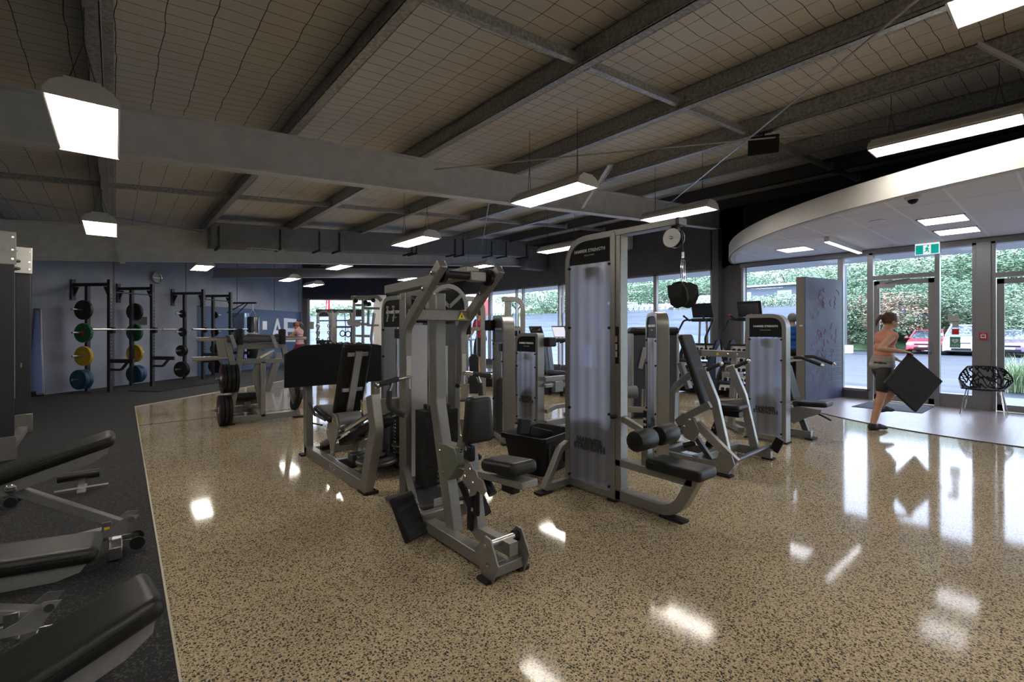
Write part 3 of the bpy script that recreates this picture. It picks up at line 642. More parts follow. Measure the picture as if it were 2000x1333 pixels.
tag(o, 'small dark notice on the panel wall between the first two racks', 'sign')
# ================================================================ OUTSIDE
def wet_mat():
    m = mat('wet_asphalt', (.05, .055, .065), .4, spec=.25, bump=(14, .35)); n, b, N, L = nodes(m); t = N('ShaderNodeTexCoord')
    z = N('ShaderNodeTexNoise'); z.inputs['Scale'].default_value = .5; mp = N('ShaderNodeMapping'); mp.inputs['Scale'].default_value = (1.6, .25, 1); L(t.outputs['Object'], mp.inputs[0]); L(mp.outputs[0], z.inputs['Vector']); z.inputs['Detail'].default_value = 5
    r = N('ShaderNodeMapRange'); r.inputs[1].default_value = .35; r.inputs[2].default_value = .65; r.inputs[3].default_value = .38; r.inputs[4].default_value = .75; L(z.outputs[0], r.inputs[0]); L(r.outputs[0], b.inputs['Roughness'])
    c = N('ShaderNodeValToRGB'); c.color_ramp.elements[0].position = .4; c.color_ramp.elements[1].position = .62; c.color_ramp.elements[0].color = (.018, .020, .027, 1); c.color_ramp.elements[1].color = (.042, .045, .058, 1); L(z.outputs[0], c.inputs[0]); L(c.outputs[0], b.inputs['Base Color']); return m
m_asph = wet_mat()
m_bank = mat('grassy_bank', (.10, .17, .075), .9, noise=(.8, .55, 1.5), bump=(3, 1))
structure(MB().box((12.1, -60, -.3), (150, 120, -.06)).build('floor_car_park', m_asph, smooth=False))
structure(MB().box((12.1, -8, -.06), (14.6, 18, -.012)).build('floor_footpath', mat('wet_concrete_path', (.10, .10, .115), .5, noise=(2, .85, 1.1)), smooth=False))
pr = [(40.5, -.06), (42, .35), (48, 2.0), (58, 4.6), (75, 6.3), (110, 7)]
b = MB()
for (xa, za), (xb, zb) in zip(pr[:-1], pr[1:]):
    N_ = 24
    for j in range(N_):
        ya, yb = -50 + j * 7.5, -50 + (j + 1) * 7.5
        f = lambda x, y, z: (x, y, z + (0 if z < 0 else .6 * math.sin(y * .21 + x) * min(1, z)))
        b.add([f(xa, ya, za), f(xb, ya, zb), f(xb, yb, zb), f(xa, yb, za)], [(0, 1, 2, 3)])
structure(b.build('floor_bank', m_bank))
def leaf_mat(n, c):
    m = mat(n, c, .6); nd, b, N, L = nodes(m); g = N('ShaderNodeNewGeometry'); r = N('ShaderNodeValToRGB')
    r.color_ramp.elements[0].color = (*[x * .45 for x in c], 1); r.color_ramp.elements[1].color = (*[min(1, x * 1.7) for x in c], 1); L(g.outputs['Random Per Island'], r.inputs[0]); L(r.outputs[0], b.inputs['Base Color']); return m
leafs = [leaf_mat('dark_green_leaves', (.12, .19, .105)), leaf_mat('mid_green_leaves', (.18, .26, .15)), leaf_mat('pale_green_leaves', (.26, .33, .215)), leaf_mat('rusty_leaves', (.30, .17, .11))]  # green tones paled, so distant haze is put into the leaf colour
bark = mat('bark', (.09, .07, .06), .9)
rnd = random.Random(3)
def crown(n, H, W, leaf, rr):
    vs, fs = [], []; blobs = [(rr.gauss(0, W * .28), rr.gauss(0, W * .28), H * rr.uniform(.25, .95), rr.uniform(.22, .4) * W) for _ in range(16)]
    for i in range(n):
        bx, by, bz, br = blobs[i % 16]; u = rr.uniform(-1, 1); a = rr.uniform(0, 6.283); s = math.sqrt(1 - u * u); q = br * rr.uniform(.75, 1.05)
        c = Vector((bx + q * s * math.cos(a), by + q * s * math.sin(a), bz + q * u * .8))
        d1 = Vector((rr.gauss(0, 1), rr.gauss(0, 1), rr.gauss(0, .6))).normalized(); d2 = d1.cross(Vector((rr.gauss(0, 1), rr.gauss(0, 1), rr.gauss(0, 1)))).normalized(); k = leaf * rr.uniform(.6, 1.4)
        o = len(vs); vs += [c - d1 * k, c + d2 * k * .5, c + d1 * k, c - d2 * k * .5]; fs.append((o, o + 1, o + 2, o + 3))
    return MB().add(vs, fs)
def tree(proto, x, y, z, H, W, mt, label, cat='tree', grp='trees on the bank across the car park'):
    t = thing('tree' if cat == 'tree' else 'shrub', label, cat, (x, y, z), grp); rr = random.Random(proto)
    key = (proto, mt)
    if key not in CR:
        me = crown(7000, 1, .8, .0155, rr); c = me.build('foliage', leafs[mt], t, smooth=False); CR[key] = c
        c['_o'] = (0, 0, 0)
        # mesh built at origin: undo the parent offset
        for v in c.data.vertices: v.co += Vector((x, y, z))
        k = MB()
        for j in range(6):
            a = j * 1.05; k.tube([(0, 0, 0), (.02 * math.cos(a), .02 * math.sin(a), .25), (.22 * math.cos(a), .22 * math.sin(a), .75)], [.025, .018, .005], 6)
        kk = k.build('trunk', bark, t); CRT[key] = kk
        for v in kk.data.vertices: v.co += Vector((x, y, z))
    else:
        for src in (CR[key], CRT[key]):
            c = src.copy(); COL.objects.link(c); c.parent = t
    t.scale = (W, W, H); t.rotation_euler = (0, 0, rnd.uniform(0, 6))
    return t
CR, CRT = {}, {}
def bankz(x): 
    for (xa, za), (xb, zb) in zip(pr[:-1], pr[1:]):
        if xa <= x <= xb: return za + (zb - za) * (x - xa) / (xb - xa)
    return 0
k = 0
lab = ['dark green', 'fresh green', 'pale green', 'rusty leaved']
def place(px, X, H, W, mt, cat='tree', extra=''):
    global k
    r = ray(px, 643); y = X * r.y / r.x; z = bankz(X) - .2
    tree(k % 3, X, y, z, H, W, mt, '%s %s on the bank, %s' % (lab[mt], cat, extra), cat); k += 1
ex = {}
row1 = [(1075, 'seen left of the tall pulldown tower'), (1130, 'behind the pulldown tower'), (1215, 'seen right of the pulldown tower'), (1285, 'behind the hanging pulldown straps'), (1345, 'behind the pale gabled shed'), (1420, 'behind the grey column'), (1490, 'behind the dark house'), (1548, 'above the chalkboard wall'), (1600, 'over the chalkboard wall top'), (1668, 'in the narrow pane by the black pole'), (1720, 'left side of the entrance door'), (1775, 'behind the red car'), (1845, 'between red and white cars'), (1885, 'behind the white car'), (1950, 'behind the wide grey post'), (1995, 'behind the dark purple car'), (2070, 'beyond the right edge')]
for i, (px, e) in enumerate(row1):
    place(px, 50 + (i % 3) * 2.5, 3.7 + (i % 4) * .5, 8, (i * 2) % 3, extra='tall, ' + e)
for i, px in enumerate((1010, 1060, 1110, 1160, 1200, 1250, 1310, 1370, 1440)):
    place(px, 56 + (i % 2) * 3, 4.2, 9, i % 2, extra='far back, ' + ['left of the curved cable frames', 'over the small treadmill consoles', 'left of the tower edge', 'behind the tower', 'right of the tower', 'behind the pulldown cable', 'left of the shed', 'right of the shed', 'left of the dark house'][i])
sh = [(1590, 'left of the pole'), (1625, 'by the chalkboard wall edge'), (1660, 'right of the pole'), (1690, 'left of the entrance door frame'), (1722, 'behind the walking person'), (1752, 'left of the red car'), (1785, 'above the red car'), (1825, 'right of the red car'), (1850, 'left of the white car'), (1880, 'above the white car'), (1915, 'right of the white car'), (1955, 'left of the purple car'), (1990, 'above the purple car')]
for i, (px, e) in enumerate(sh):
    place(px, 41.8 + (i % 2) * 1.2, 2.6 + (i % 3) * .9, 5.2, 3 if px in (1722,) else (1 + i) % 3, 'shrub', 'low, ' + e)
for i, (px, e) in enumerate(((1465, 'in front of the dark house'), (1500, 'right of the dark house'), (1230, 'left of the grey roof'), (1380, 'beside the gabled shed'))):
    place(px, 43 + i * .4, 3.6, 6, 1 if i % 2 else 2, 'shrub', 'leafy, ' + e)
for px, dd, H, W, mt, e in ((585, 44, 3.2, 8, 1, 'leftmost in the far end window'), (625, 47, 3.4, 9, 2, 'behind the tall red flag'), (668, 45, 3.7, 9, 0, 'middle of the far end window'), (705, 47, 4.0, 9, 1, 'above the pale tube frame'), (745, 44, 3.8, 9, 2, 'right end of the far window'), (800, 46, 3.8, 9, 0, 'beyond the far dark wall')):
    p = ad(dd, px, 643); tree(k % 3, p.x, p.y, -.3, H, W, mt, '%s tree beyond the rear wall, %s' % (lab[mt], e)); k += 1
# houses on the hill
def house(px, X, wid, dep, zb, hw, hr, label, wall, roof, flat=False):
    r = ray(px, 643); y = X * r.y / r.x; t = thing('house', label, 'house', (X, y, zb), 'houses beyond the car park')
    MB().box((X, y - wid / 2, zb), (X + dep, y + wid / 2, zb + hw)).build('walls', wall, t, smooth=False)
    e = .5
    if flat: MB().prism([(X - e, y - wid / 2 - e, zb + hw), (X + dep + e, y - wid / 2 - e, zb + hw + hr), (X + dep + e, y - wid / 2 - e, zb + hw + hr + .15), (X - e, y - wid / 2 - e, zb + hw + .15)], (0, wid + 2 * e, 0)).build('roof', roof, t, smooth=False)
    else:
        MB().prism([(X - e, y - wid / 2 - e, zb + hw), (X + dep + e, y - wid / 2 - e, zb + hw), (X + dep / 2, y - wid / 2 - e, zb + hw + hr)], (0, wid + 2 * e, 0)).build('roof', roof, t, smooth=False)
    for s in (-.25, .22):
        MB().box((X - .05, y + s * wid - .6, zb + hw * .45), (X, y + s * wid + .6, zb + hw * .8)).build('window', mat('house_window', (.35, .4, .45), .1) if 'house_window' not in MATS else MATS['house_window'], t, smooth=False)
m_tin = mat('pale_roofing', (.55, .6, .66), .4); m_slate = mat('slate_roofing', (.2, .22, .27), .6); m_dkw = mat('dark_weatherboard', (.12, .14, .18), .7); m_crm = mat('pale_weatherboard', (.55, .55, .52), .7)
house(1490, 46.5, 7.5, 6, 3.2, 2.2, .5, 'dark boarded house with pale roof left of the chalkboard wall', m_dkw, m_tin, True)
house(1365, 44, 5.5, 5, 1.4, 2.3, 1.2, 'pale gabled shed seen behind the stair climber', m_crm, m_tin)
house(1235, 43, 6, 5, .6, 2.0, 1.6, 'grey hipped roof house low behind the film, right of the tower', m_dkw, m_slate)
house(1745, 62, 12, 6, 7.6, 2.2, .9, 'long pale house on the hilltop above the entrance door', m_crm, m_slate)
house(652, 21.5, 16, 8, 0, 3.0, 1.5, 'pale long building seen through the far end window', m_crm, m_tin)
# lamp post with concrete foot
p = V(34.5, 0, 0); r = ray(1652, 643); y = 34.5 * r.y / r.x; t = thing('lamp_post', 'dark slim post with concrete foot beyond the narrow pane', 'post', (34.5, y, -.06))
MB().tube([(34.5, y, 0), (34.5, y, 5.4)], .07, 10).build('pole', alud, t); MB().box((34.2, y - .32, -.06), (34.8, y + .32, .45)).build('concrete_foot', mat('concrete_foot', (.4, .4, .4), .8), t, bevel=.03)
# cars, noses towards the building
m_cglass = mat('car_glass', (.05, .06, .07), .05, spec=.8); m_tyre = mat('tyre', (.02, .02, .02), .8); m_head = mat('headlight', (.75, .78, .8), .1); m_plate = mat('number_plate', (.7, .7, .68), .5)
def car(px, X, col, H, label):
    r = ray(px, 643); y = X * r.y / r.x; t = thing('car', label, 'car', (X, y, -.06), 'cars parked across the wet car park'); z0 = -.06; Wd = .9
    paint = mat('paint_' + label.split()[0], col, .22, coat=1)
    st = [(0, .62, .30, .58), (.12, .80, .22, .70), (.5, .88, .2, .80), (1.15, .9, .2, .92), (1.5, .9, .2, .98), (3.0, .9, .2, 1.0), (3.9, .88, .22, 1.0), (4.3, .80, .3, .95), (4.4, .7, .35, .8)]
    vs, fs = [], []; 
    for (a, hw, zl, zh) in st:
        zh = zh * H / 1.45
        pts = [(-hw, zl), (-hw * 1.0, (zl + zh) / 2), (-hw * .94, zh - .04), (-hw * .8, zh), (hw * .8, zh), (hw * .94, zh - .04), (hw, (zl + zh) / 2), (hw, zl)]
        vs += [(X + a, y + u, z0 + w_) for u, w_ in pts]
    n = 8
    for i in range(len(st) - 1):
        for j in range(n): fs.append((i * n + j, i * n + (j + 1) % n, i * n + n + (j + 1) % n, i * n + n + j))
    fs += [tuple(reversed(range(n))), tuple((len(st) - 1) * n + j for j in range(n))]
    MB().add(vs, fs).build('body', paint, t, bevel=.02)
    zb, zr = .93 * H / 1.45, H
    g = [(1.1, .80, zb), (1.85, .62, zr - .03), (3.3, .62, zr), (4.1, .76, zb + .05)]
    vs = []; fs = []
    for a, hw, z in g: vs += [(X + a, y - hw, z0 + z), (X + a, y + hw, z0 + z)]
    b = MB().add(vs + [(X + 1.1, y - .8, z0 + zb - .05), (X + 1.1, y + .8, z0 + zb - .05), (X + 4.1, y - .8, z0 + zb - .05), (X + 4.1, y + .8, z0 + zb - .05)], [(0, 1, 3, 2), (2, 3, 5, 4), (4, 5, 7, 6), (0, 2, 4, 6, 10, 8), (1, 9, 11, 7, 5, 3), (8, 9, 1, 0), (6, 7, 11, 10)])
    b.build('cabin_glass', m_cglass, t)
    MB().prism([(X + 1.85, y - .64, z0 + zr - .05), (X + 1.85, y + .64, z0 + zr - .05), (X + 1.95, y + .60, z0 + zr + .02), (X + 1.95, y - .60, z0 + zr + .02)], (1.4, 0, .01)).build('roof', paint, t, bevel=.02)
    for s in (-1, 1):
        MB().sweep([(X + 1.08, y + s * .80, z0 + zb), (X + 1.84, y + s * .63, z0 + zr)], .06, .05, (0, 1, 0)).build('pillar', paint, t)
        MB().box((X - .01, y + s * .5, z0 + .52 * H / 1.45), (X + .15, y + s * .78, z0 + .66 * H / 1.45)).build('headlight', m_head, t, bevel=.03)
        MB().ball((X + 1.3, y + s * 1.0, z0 + zb + .05), .1, 10, (.6, 1, .8)).build('wing_mirror', paint, t)
        for a in (.8, 3.5): MB().lathe((X + a, y + s * .68, z0 + .32), (0, s, 0), [(0, .31), (.2, .31), (.22, .26)], 20).build('wheel', m_tyre, t)
    MB().box((X - .02, y - .42, z0 + .3), (X + .1, y + .42, z0 + .42)).build('grille', black, t, bevel=.01)
    MB().box((X - .015, y - .4, z0 + .55 * H / 1.45), (X + .1, y + .4, z0 + .63 * H / 1.45)).build('upper_grille', chrome if col[0] > .5 and col[1] > .5 else black, t, bevel=.01)
    MB().box((X - .03, y - .2, z0 + .42), (X - .01, y + .2, z0 + .53)).build('number_plate', m_plate, t)
car(1802, 37.2, (.62, .03, .05), 1.45, 'red hatchback parked across the wet lot, partly behind the door stile')
car(1877, 36.6, (.62, .64, .68), 1.75, 'white off-road wagon parked beside the red car')
car(1972, 36.4, (.10, .05, .12), 1.45, 'dark purple saloon at the right, seen through the second door')
# tussock grass by the path
m_grass = leaf_mat('tussock_blades', (.30, .38, .20)); p = az(-.04, 1990, 768); t = thing('tussock_grass', 'tall arching grass clump outside the right hand door', 'plant', (p.x + .35, p.y, -.05))
rr = random.Random(5); b = MB()
for i in range(520):
    a = rr.uniform(0, 6.28); L_ = rr.uniform(.55, 1.15); sp = rr.uniform(.2, .8); c = V(p.x + .35 + rr.gauss(0, .12), p.y + rr.gauss(0, .16), -.05); d = V(math.cos(a), math.sin(a), 0); s = V(-d.y, d.x, 0) * .005
    P = [c + d * sp * L_ * u * u + V(0, 0, L_ * (u - .42 * sp * u * u)) for u in (0, .35, .7, 1)]
    b.add([P[0] - s, P[0] + s, P[1] + s, P[1] - s, P[2] + s * .8, P[2] - s * .8, P[3]], [(0, 1, 2, 3), (3, 2, 4, 5), (5, 4, 6)])
o = b.build('blades', m_grass, t, smooth=False); o['kind'] = 'stuff'
# red banner flags beyond the windows
for px, X, w_, zt0, zb0, lab_ in ((640, None, .5, 586, 612, 'tall red flag outside the far end window'), (951, 14.6, .75, 586, 650, 'wide red banner outside behind the person in red')):
    if X is None:
        p = ad(25, px, zt0); q_ = ad(25, px, 700); u = V(CS, -SN, 0)
        t = thing('flag_banner', lab_, 'banner', (p.x, p.y, -.05))
        MB().prism([p - u * .1, p + u * .12, V(p.x, p.y, 1.7) + u * .12, V(p.x, p.y, 1.7) - u * .1], V(SN, CS, 0) * .01).build('flag', redp, t, smooth=False)
        MB().tube([(p.x, p.y, -.05), (p.x, p.y, p.z)], .02, 6).build('pole', white, t)
        text('F\nL', .22, (p.x - .02 * SN, p.y - .02 * CS, 2.6), (CS, -SN, 0), (0, 0, 1), 'lettering', ink, t)
    else:
        p = ax(X, px, zt0); z1 = ax(X, px, zb0).z
        t = thing('flag_banner', lab_, 'banner', (p.x, p.y, -.05))
        MB().box((X, p.y - w_ / 2 + 0, z1 - .6), (X + .02, p.y + w_ / 2, p.z)).build('flag', redp, t, smooth=False); MB().tube([(X + .03, p.y, -.05), (X + .03, p.y, p.z)], .02, 6).build('pole', white, t)
# ================================================================ WEIGHT MACHINES
def shroud_mat():
    m = bpy.data.materials.new('frosted_shroud'); m.use_nodes = True; n = m.node_tree; n.nodes.clear(); N = n.nodes.new; L = n.links.new
    tr = N('ShaderNodeBsdfTransparent'); tr.inputs[0].default_value = (.8, .84, .95, 1); tl = N('ShaderNodeBsdfTranslucent'); tl.inputs[0].default_value = (.88, .9, .97, 1)
    tc_ = N('ShaderNodeTexCoord'); wv = N('ShaderNodeTexWave'); wv.bands_direction = 'Y'; wv.inputs['Scale'].default_value = 2.6; wv.inputs['Distortion'].default_value = .3; L(tc_.outputs['Object'], wv.inputs['Vector']); cr = N('ShaderNodeValToRGB'); cr.color_ramp.elements[0].color = (.66, .66, .68, 1); cr.color_ramp.elements[1].color = (1, .98, .95, 1); L(wv.outputs[0], cr.inputs[0]); L(cr.outputs[0], tl.inputs[0])
    df = N('ShaderNodeBsdfDiffuse'); df.inputs[0].default_value = (.62, .65, .72, 1); gl = N('ShaderNodeBsdfGlossy'); gl.inputs['Roughness'].default_value = .25
    a = N('ShaderNodeMixShader'); a.inputs[0].default_value = .25; L(tl.outputs[0], a.inputs[1]); L(df.outputs[0], a.inputs[2])
    c = N('ShaderNodeMixShader'); c.inputs[0].default_value = .07; L(a.outputs[0], c.inputs[1]); L(gl.outputs[0], c.inputs[2])
    b = N('ShaderNodeMixShader'); b.inputs[0].default_value = .62; L(tr.outputs[0], b.inputs[1]); L(c.outputs[0], b.inputs[2])
    o = N('ShaderNodeOutputMaterial'); L(b.outputs[0], o.inputs[0]); return m
m_shr = shroud_mat(); m_shr2 = m_shr.copy(); m_shr2.name = 'thin_rear_shroud'
[n_ for n_ in m_shr2.node_tree.nodes if n_.bl_idname == 'ShaderNodeMixShader'][2].inputs[0].default_value = .3
m_pan = mat('dark_brand_panel', (.008, .0085, .011), .5, spec=.2)
m_stk = mat('sticker_grey', (.45, .45, .44), .5)
m_olive = mat('grey_green_plate', (.19, .21, .17), .4, .5)
def foot(t, p, sx=.16, sy=.10, ang=0):
    MB().cbox((p[0], p[1], .012), (sx, sy, .02), Matrix.Rotation(ang, 3, 'Z')).build('foot_pad', rubber, t, bevel=.006)
def bolt(b, p, d, r=.012): b.lathe(p, d, [(0, r), (.006, r), (.010, r * .6)], 8)
def bolts(t, pts, d, r=.011, nm='bolt', m=None):
    for p in pts:
        b = MB(); bolt(b, p, d, r); b.build(nm, m or chrome, t)
def stack(t, c, U, N, w, d, z0, z1, n=16, head=True, numbers=None, nface=1):
    b = MB(); h = (z1 - z0) / n; U = Vector(U); N = Vector(N); M = Matrix((U, N, V(0, 0, 1))).transposed()
    for k in range(n): b.cbox(Vector(c) + V(0, 0, z0 + h * (k + .5)), (w, d, h - .003), M)
    b.cbox(Vector(c) + V(0, 0, (z0 + z1) / 2), (w - .012, d - .012, z1 - z0), M)
    b.build('weight_stack', iron, t)
    if head: MB().cbox(Vector(c) + V(0, 0, z1 + .022), (w * .55, d * .9, .04), M).build('top_plate', iron, t, bevel=.004)
def tower(t, o, U, W, D, H, r=(.15, .0), shroud=True, panel_h=.26, stack_z=.55, text_low=True, sub='', m=None, rear=True, pt=.05, brand='HAMMER STRENGTH', stackw=None, mpan=None):
    m = m or frame; o = Vector(o); U = Vector(U).normalized(); Nn = V(-U.y, U.x, 0)   # Nn points into the tower when U reads left to right
    P = lambda u, n, z: o + U * u + Nn * n + V(0, 0, z)
    h = pt / 2
    path = fil([P(h, D / 2, .02), P(h, D / 2, H - h), P(W - h, D / 2, H - h), P(W - h, D / 2, .02)], [max(r[0], .02), max(r[1], .02)], 8)
    MB().sweep(path, D, pt, Nn).build('frame_hoop', m, t, bevel=.006)
    MB().sweep([P(pt, D / 2, .05), P(W - pt, D / 2, .05)], D * .9, .07, Nn).build('base_rail', m, t, bevel=.006)
    zt = H - pt; zp = zt - panel_h
    def outl(n, zlo, zhi, top=True):
        pts = [P(pt, n, zlo), P(W - pt, n, zlo)]
        if top:
            for (cu, rr, s) in ((W - pt, max(r[1] - pt, .005), 1), (pt, max(r[0] - pt, .005), -1)):
                for k in range(7):
                    a = math.pi / 2 * k / 6
                    if s > 0: pts.append(P(cu - rr + rr * math.cos(a), n, zhi - rr + rr * math.sin(a)))
                    else: pts.append(P(cu + rr - rr * math.sin(a), n, zhi - rr + rr * math.cos(a)))
        else: pts += [P(W - pt, n, zhi), P(pt, n, zhi)]
        return pts
    MB().prism(outl(.012, zp, zt), Nn * .01).build('brand_panel', mpan or m_pan, t, smooth=False)
    fs = (W - 2 * pt) * .085
    text(brand, fs, P(W / 2, .006, zp + panel_h * .56), U, (0, 0, 1), 'brand_lettering', ink, t, wide=.95, bold=.001)
    if sub: text(sub, fs * .5, P(W / 2, .006, zp + panel_h * .36), U, (0, 0, 1), 'model_lettering', m_stk, t)
    if shroud:
        MB().prism(outl(.010, .09, zp - .004, False), Nn * .004).build('front_shroud', m_shr, t, smooth=False)
        if text_low: text('HAMMER\nSTRENGTH', (W - 2 * pt) * .15, P(W * .5, .004, .43 if H > 2 else .40), U, (0, 0, 1), 'shroud_lettering', darkink, t, bold=.004)
    if rear: MB().prism(outl(D - .02, .09, zp - .004, False), Nn * .004).build('rear_shroud', m_shr2, t, smooth=False)
    sw = stackw or (W - 2 * pt) * .62
    stack(t, P(W / 2, D / 2 + .0, 0), U, Nn, sw, max(.06, D - .07), .11, .11 + stack_z)
    for s in (-.3, .3): MB().tube([P(W / 2 + s * sw, D / 2, .1), P(W / 2 + s * sw, D / 2, zt)], .011, 8).build('guide_rod', chrome, t)
    MB().tube([P(W / 2, D / 2, .12 + stack_z), P(W / 2, D / 2, zp - .02)], .009, 6).build('cable', black, t)
    MB().cbox(P(W / 2, D / 2, zp - .07), (.13, D * .6, .1), Matrix((U, Nn, V(0, 0, 1))).transposed()).build('pulley_block', iron, t, bevel=.01)
    for z in (.12, H * .32, H * .64, zp - .03):
        for u in (pt + .005, W - pt - .005):
            b = MB(); b.lathe(P(u, -.012, z), Nn, [(0, .012), (.02, .012)], 10); b.build('clip_knob', black, t)
    for u in (.03, W - .03): foot(t, P(u, D / 2, 0), .09, D + .03, math.atan2(U.y, U.x))
    return P
def warn(t, p, U, up, s=.035):
    U = Vector(U).normalized(); up = Vector(up).normalized(); n = U.cross(up); p = Vector(p) + n * .002
    MB().prism([p - U * s * .6 - up * s * .5, p + U * s * .6 - up * s * .5, p + up * s * .55], n * .001).build('warning_sticker', yellow, t, smooth=False)
    q = p + n * .0012; MB().prism([q - U * s * .12 - up * s * .3, q + U * s * .12 - up * s * .3, q + up * s * .2], n * .0006).build('warning_mark', darkink, t, smooth=False)

# ---------------------------------------------------------------- lat pulldown tower
t = thing('lat_pulldown', 'tall grey pulldown tower with frosted shroud, overhead pulley arm and black seat', 'weight machine', (3.25, 2.8, 0))
X = 3.2; W_ = 3.06 - 2.49
P = tower(t, (X, 3.06, 0), (0, -1, 0), W_, .12, 2.28, (.24, .0), stack_z=.50, panel_h=.20, sub='PULLDOWN', stackw=.42)
xc = 3.26
arm = fil([(xc, 2.6, 2.255), (xc, 1.93, 2.255)], .05)
MB().sweep(arm, .11, .055, (1, 0, 0)).build('pulley_arm', frame, t, bevel=.006)
MB().box((xc - .055, 1.905, 2.228), (xc + .055, 1.932, 2.283)).build('arm_cap', alud, t, bevel=.004)
MB().box((xc - .05, 2.44, .02), (xc + .05, 2.55, 2.24)).build('rear_post', frame, t, bevel=.006)
# instruction strip on the post
MB().box((xc - .052, 2.52, 1.16), (xc - .05, 2.455, 1.47)).build('instruction_strip', m_pan, t, smooth=False)
for k, (zz, hh_) in enumerate(((1.34, .05), (1.275, .05), (1.215, .05))): MB().box((xc - .054, 2.505, zz), (xc - .052, 2.47, zz + hh_)).build('instruction_picture', m_stk if k else mat('instruction_red', (.5, .25, .2), .5), t, smooth=False)
base = fil([(xc, 2.55, .065), (xc, 1.95, .065), (xc, 1.78, .39)], [.22], 10)
MB().sweep(base, .10, .085, (1, 0, 0)).build('base_tube', frame, t, bevel=.006)
MB().sweep([(xc, 2.5, .335), (xc, 1.80, .325)], .10, .06, (1, 0, 0)).build('seat_beam', frame, t, bevel=.006)
MB().pad((xc, 1.93, .405), (.25, .46, .085), e=.32).build('seat', vinyl, t)
MB().box((xc - .035, 2.19, .35), (xc + .035, 2.25, .58)).build('knee_pad_post', frame, t, bevel=.005)
MB().box((xc - .03, 2.2, .52), (xc + .03, 2.235, .80)).build('adjuster_bracket', black, t, bevel=.004)
b = MB()
for k in range(4): b.cbox((xc - .032, 2.217, .60 + k * .045), (.006, .022, .018))
b.build('adjuster_holes', m_stk, t)
MB().sweep([(xc, 2.45, .70), (xc, 2.22, .62)], .05, .05, (1, 0, 0)).build('knee_arm', frame, t, bevel=.004)
for s in (-1, 1):
    c = V(xc + s * .155, 2.15, .60); MB()._lat(c - V(s * .11, 0, 0), (s, 0, 0), [(0, .05), (.0, .073), (.012, .08), (.20, .08), (.215, .074), (.22, .05)], 28).build('roller_pad', vinyl, t)
    MB().lathe(c + V(s * .108, 0, 0), (s, 0, 0), [(0, .045), (.008, .045), (.012, .03)], 20).build('roller_cap', black, t)
MB().tube([(xc - .1, 2.15, .60), (xc + .1, 2.15, .60)], .018, 12).build('roller_axle', chrome, t)
MB().lathe((xc - .05, 2.49, .72), (-1, 0, 0), [(0, .018), (.05, .018), (.06, .012)], 12).build('pull_pin', black, t)
# outrigger feet towards both sides
for s, nm in ((-1, 1), (1, 1)):
    a = fil([(xc + s * .06, 3.03, .40), (xc + s * .16, 3.03, .36), (xc + s * .36, 3.03, .03)], .1, 8)
    MB().sweep(a, .06, .055, (0, 1, 0)).build('outrigger', frame, t, bevel=.005)
    MB().sweep([(xc + s * .06, 3.03, .05), (xc + s * .34, 3.03, .05)], .05, .06, (0, 1, 0)).build('outrigger_brace', frame, t, bevel=.004)
    foot(t, (xc + s * .37, 3.03), .15, .09)
foot(t, (xc, 1.98), .10, .2)
# pulley and cable end
pc = V(xc, 1.98, 2.14)
for s in (-1, 1): MB().lathe(pc + V(s * .03, 0, 0), (s, 0, 0), [(0, .072), (.006, .072)], 28).build('pulley_cheek', frame_lt, t)
MB()._lat(pc - V(.014, 0, 0), (1, 0, 0), [(0, .066), (.006, .066), (.014, .05), (.022, .066), (.028, .066)], 28).build('pulley_wheel', black, t)
MB().box((xc - .02, 1.94, 2.14), (xc + .02, 1.99, 2.23)).build('pulley_hanger', black, t); bolts(t, [pc - V(.037, 0, 0)], (-1, 0, 0), .014)
hk = V(xc, 1.905, 1.98)
MB().tube([pc + V(0, -.066, 0), hk + V(0, 0, .03)], .006, 6).build('cable', black, t); MB().tube([hk + V(0, 0, .045), hk], .011, 10).build('cable_end', chrome, t)
# carabiners with strap handles hanging from the cable
t2 = thing('strap_handles', 'pair of black padded strap handles hanging on snap hooks from the pulldown arm', 'cable handles', (xc, 1.905, 1.70))
for s in (-1, 1):
    lp = [hk + V(s * .012 + .018 * s * math.sin(a), .02 * math.sin(a) * 0, -.09 + .085 * math.cos(a) * 1.0) for a in [R(20 + i * 32) for i in range(11)]]
    MB().tube(lp, .0045, 6, False).build('snap_hook', chrome, t2)
    c = hk + V(s * .05, s * -.01, -.27)
    M = Matrix.Rotation(R(38 if s > 0 else -6), 3, 'Z') @ Matrix.Rotation(R(16 * s), 3, 'X')
    b = MB(); sh = [(-.07, -.075), (-.03, -.10), (.04, -.10), (.08, -.06), (.07, .04), (.02, .095), (-.05, .085), (-.08, .01)]
    b.prism([c + M @ Vector((-.018, a, z)) for a, z in sh], M @ Vector((.036, 0, 0))).build('strap_pad', rubber, t2, bevel=.012)
    MB().prism([c + M @ Vector((-.028, -.06, .06)), c + M @ Vector((-.028, .06, .09)), c + M @ Vector((-.028, .075, -.01)), c + M @ Vector((-.028, -.04, -.045))], M @ Vector((.056, 0, 0))).build('strap', foam, t2, bevel=.01)

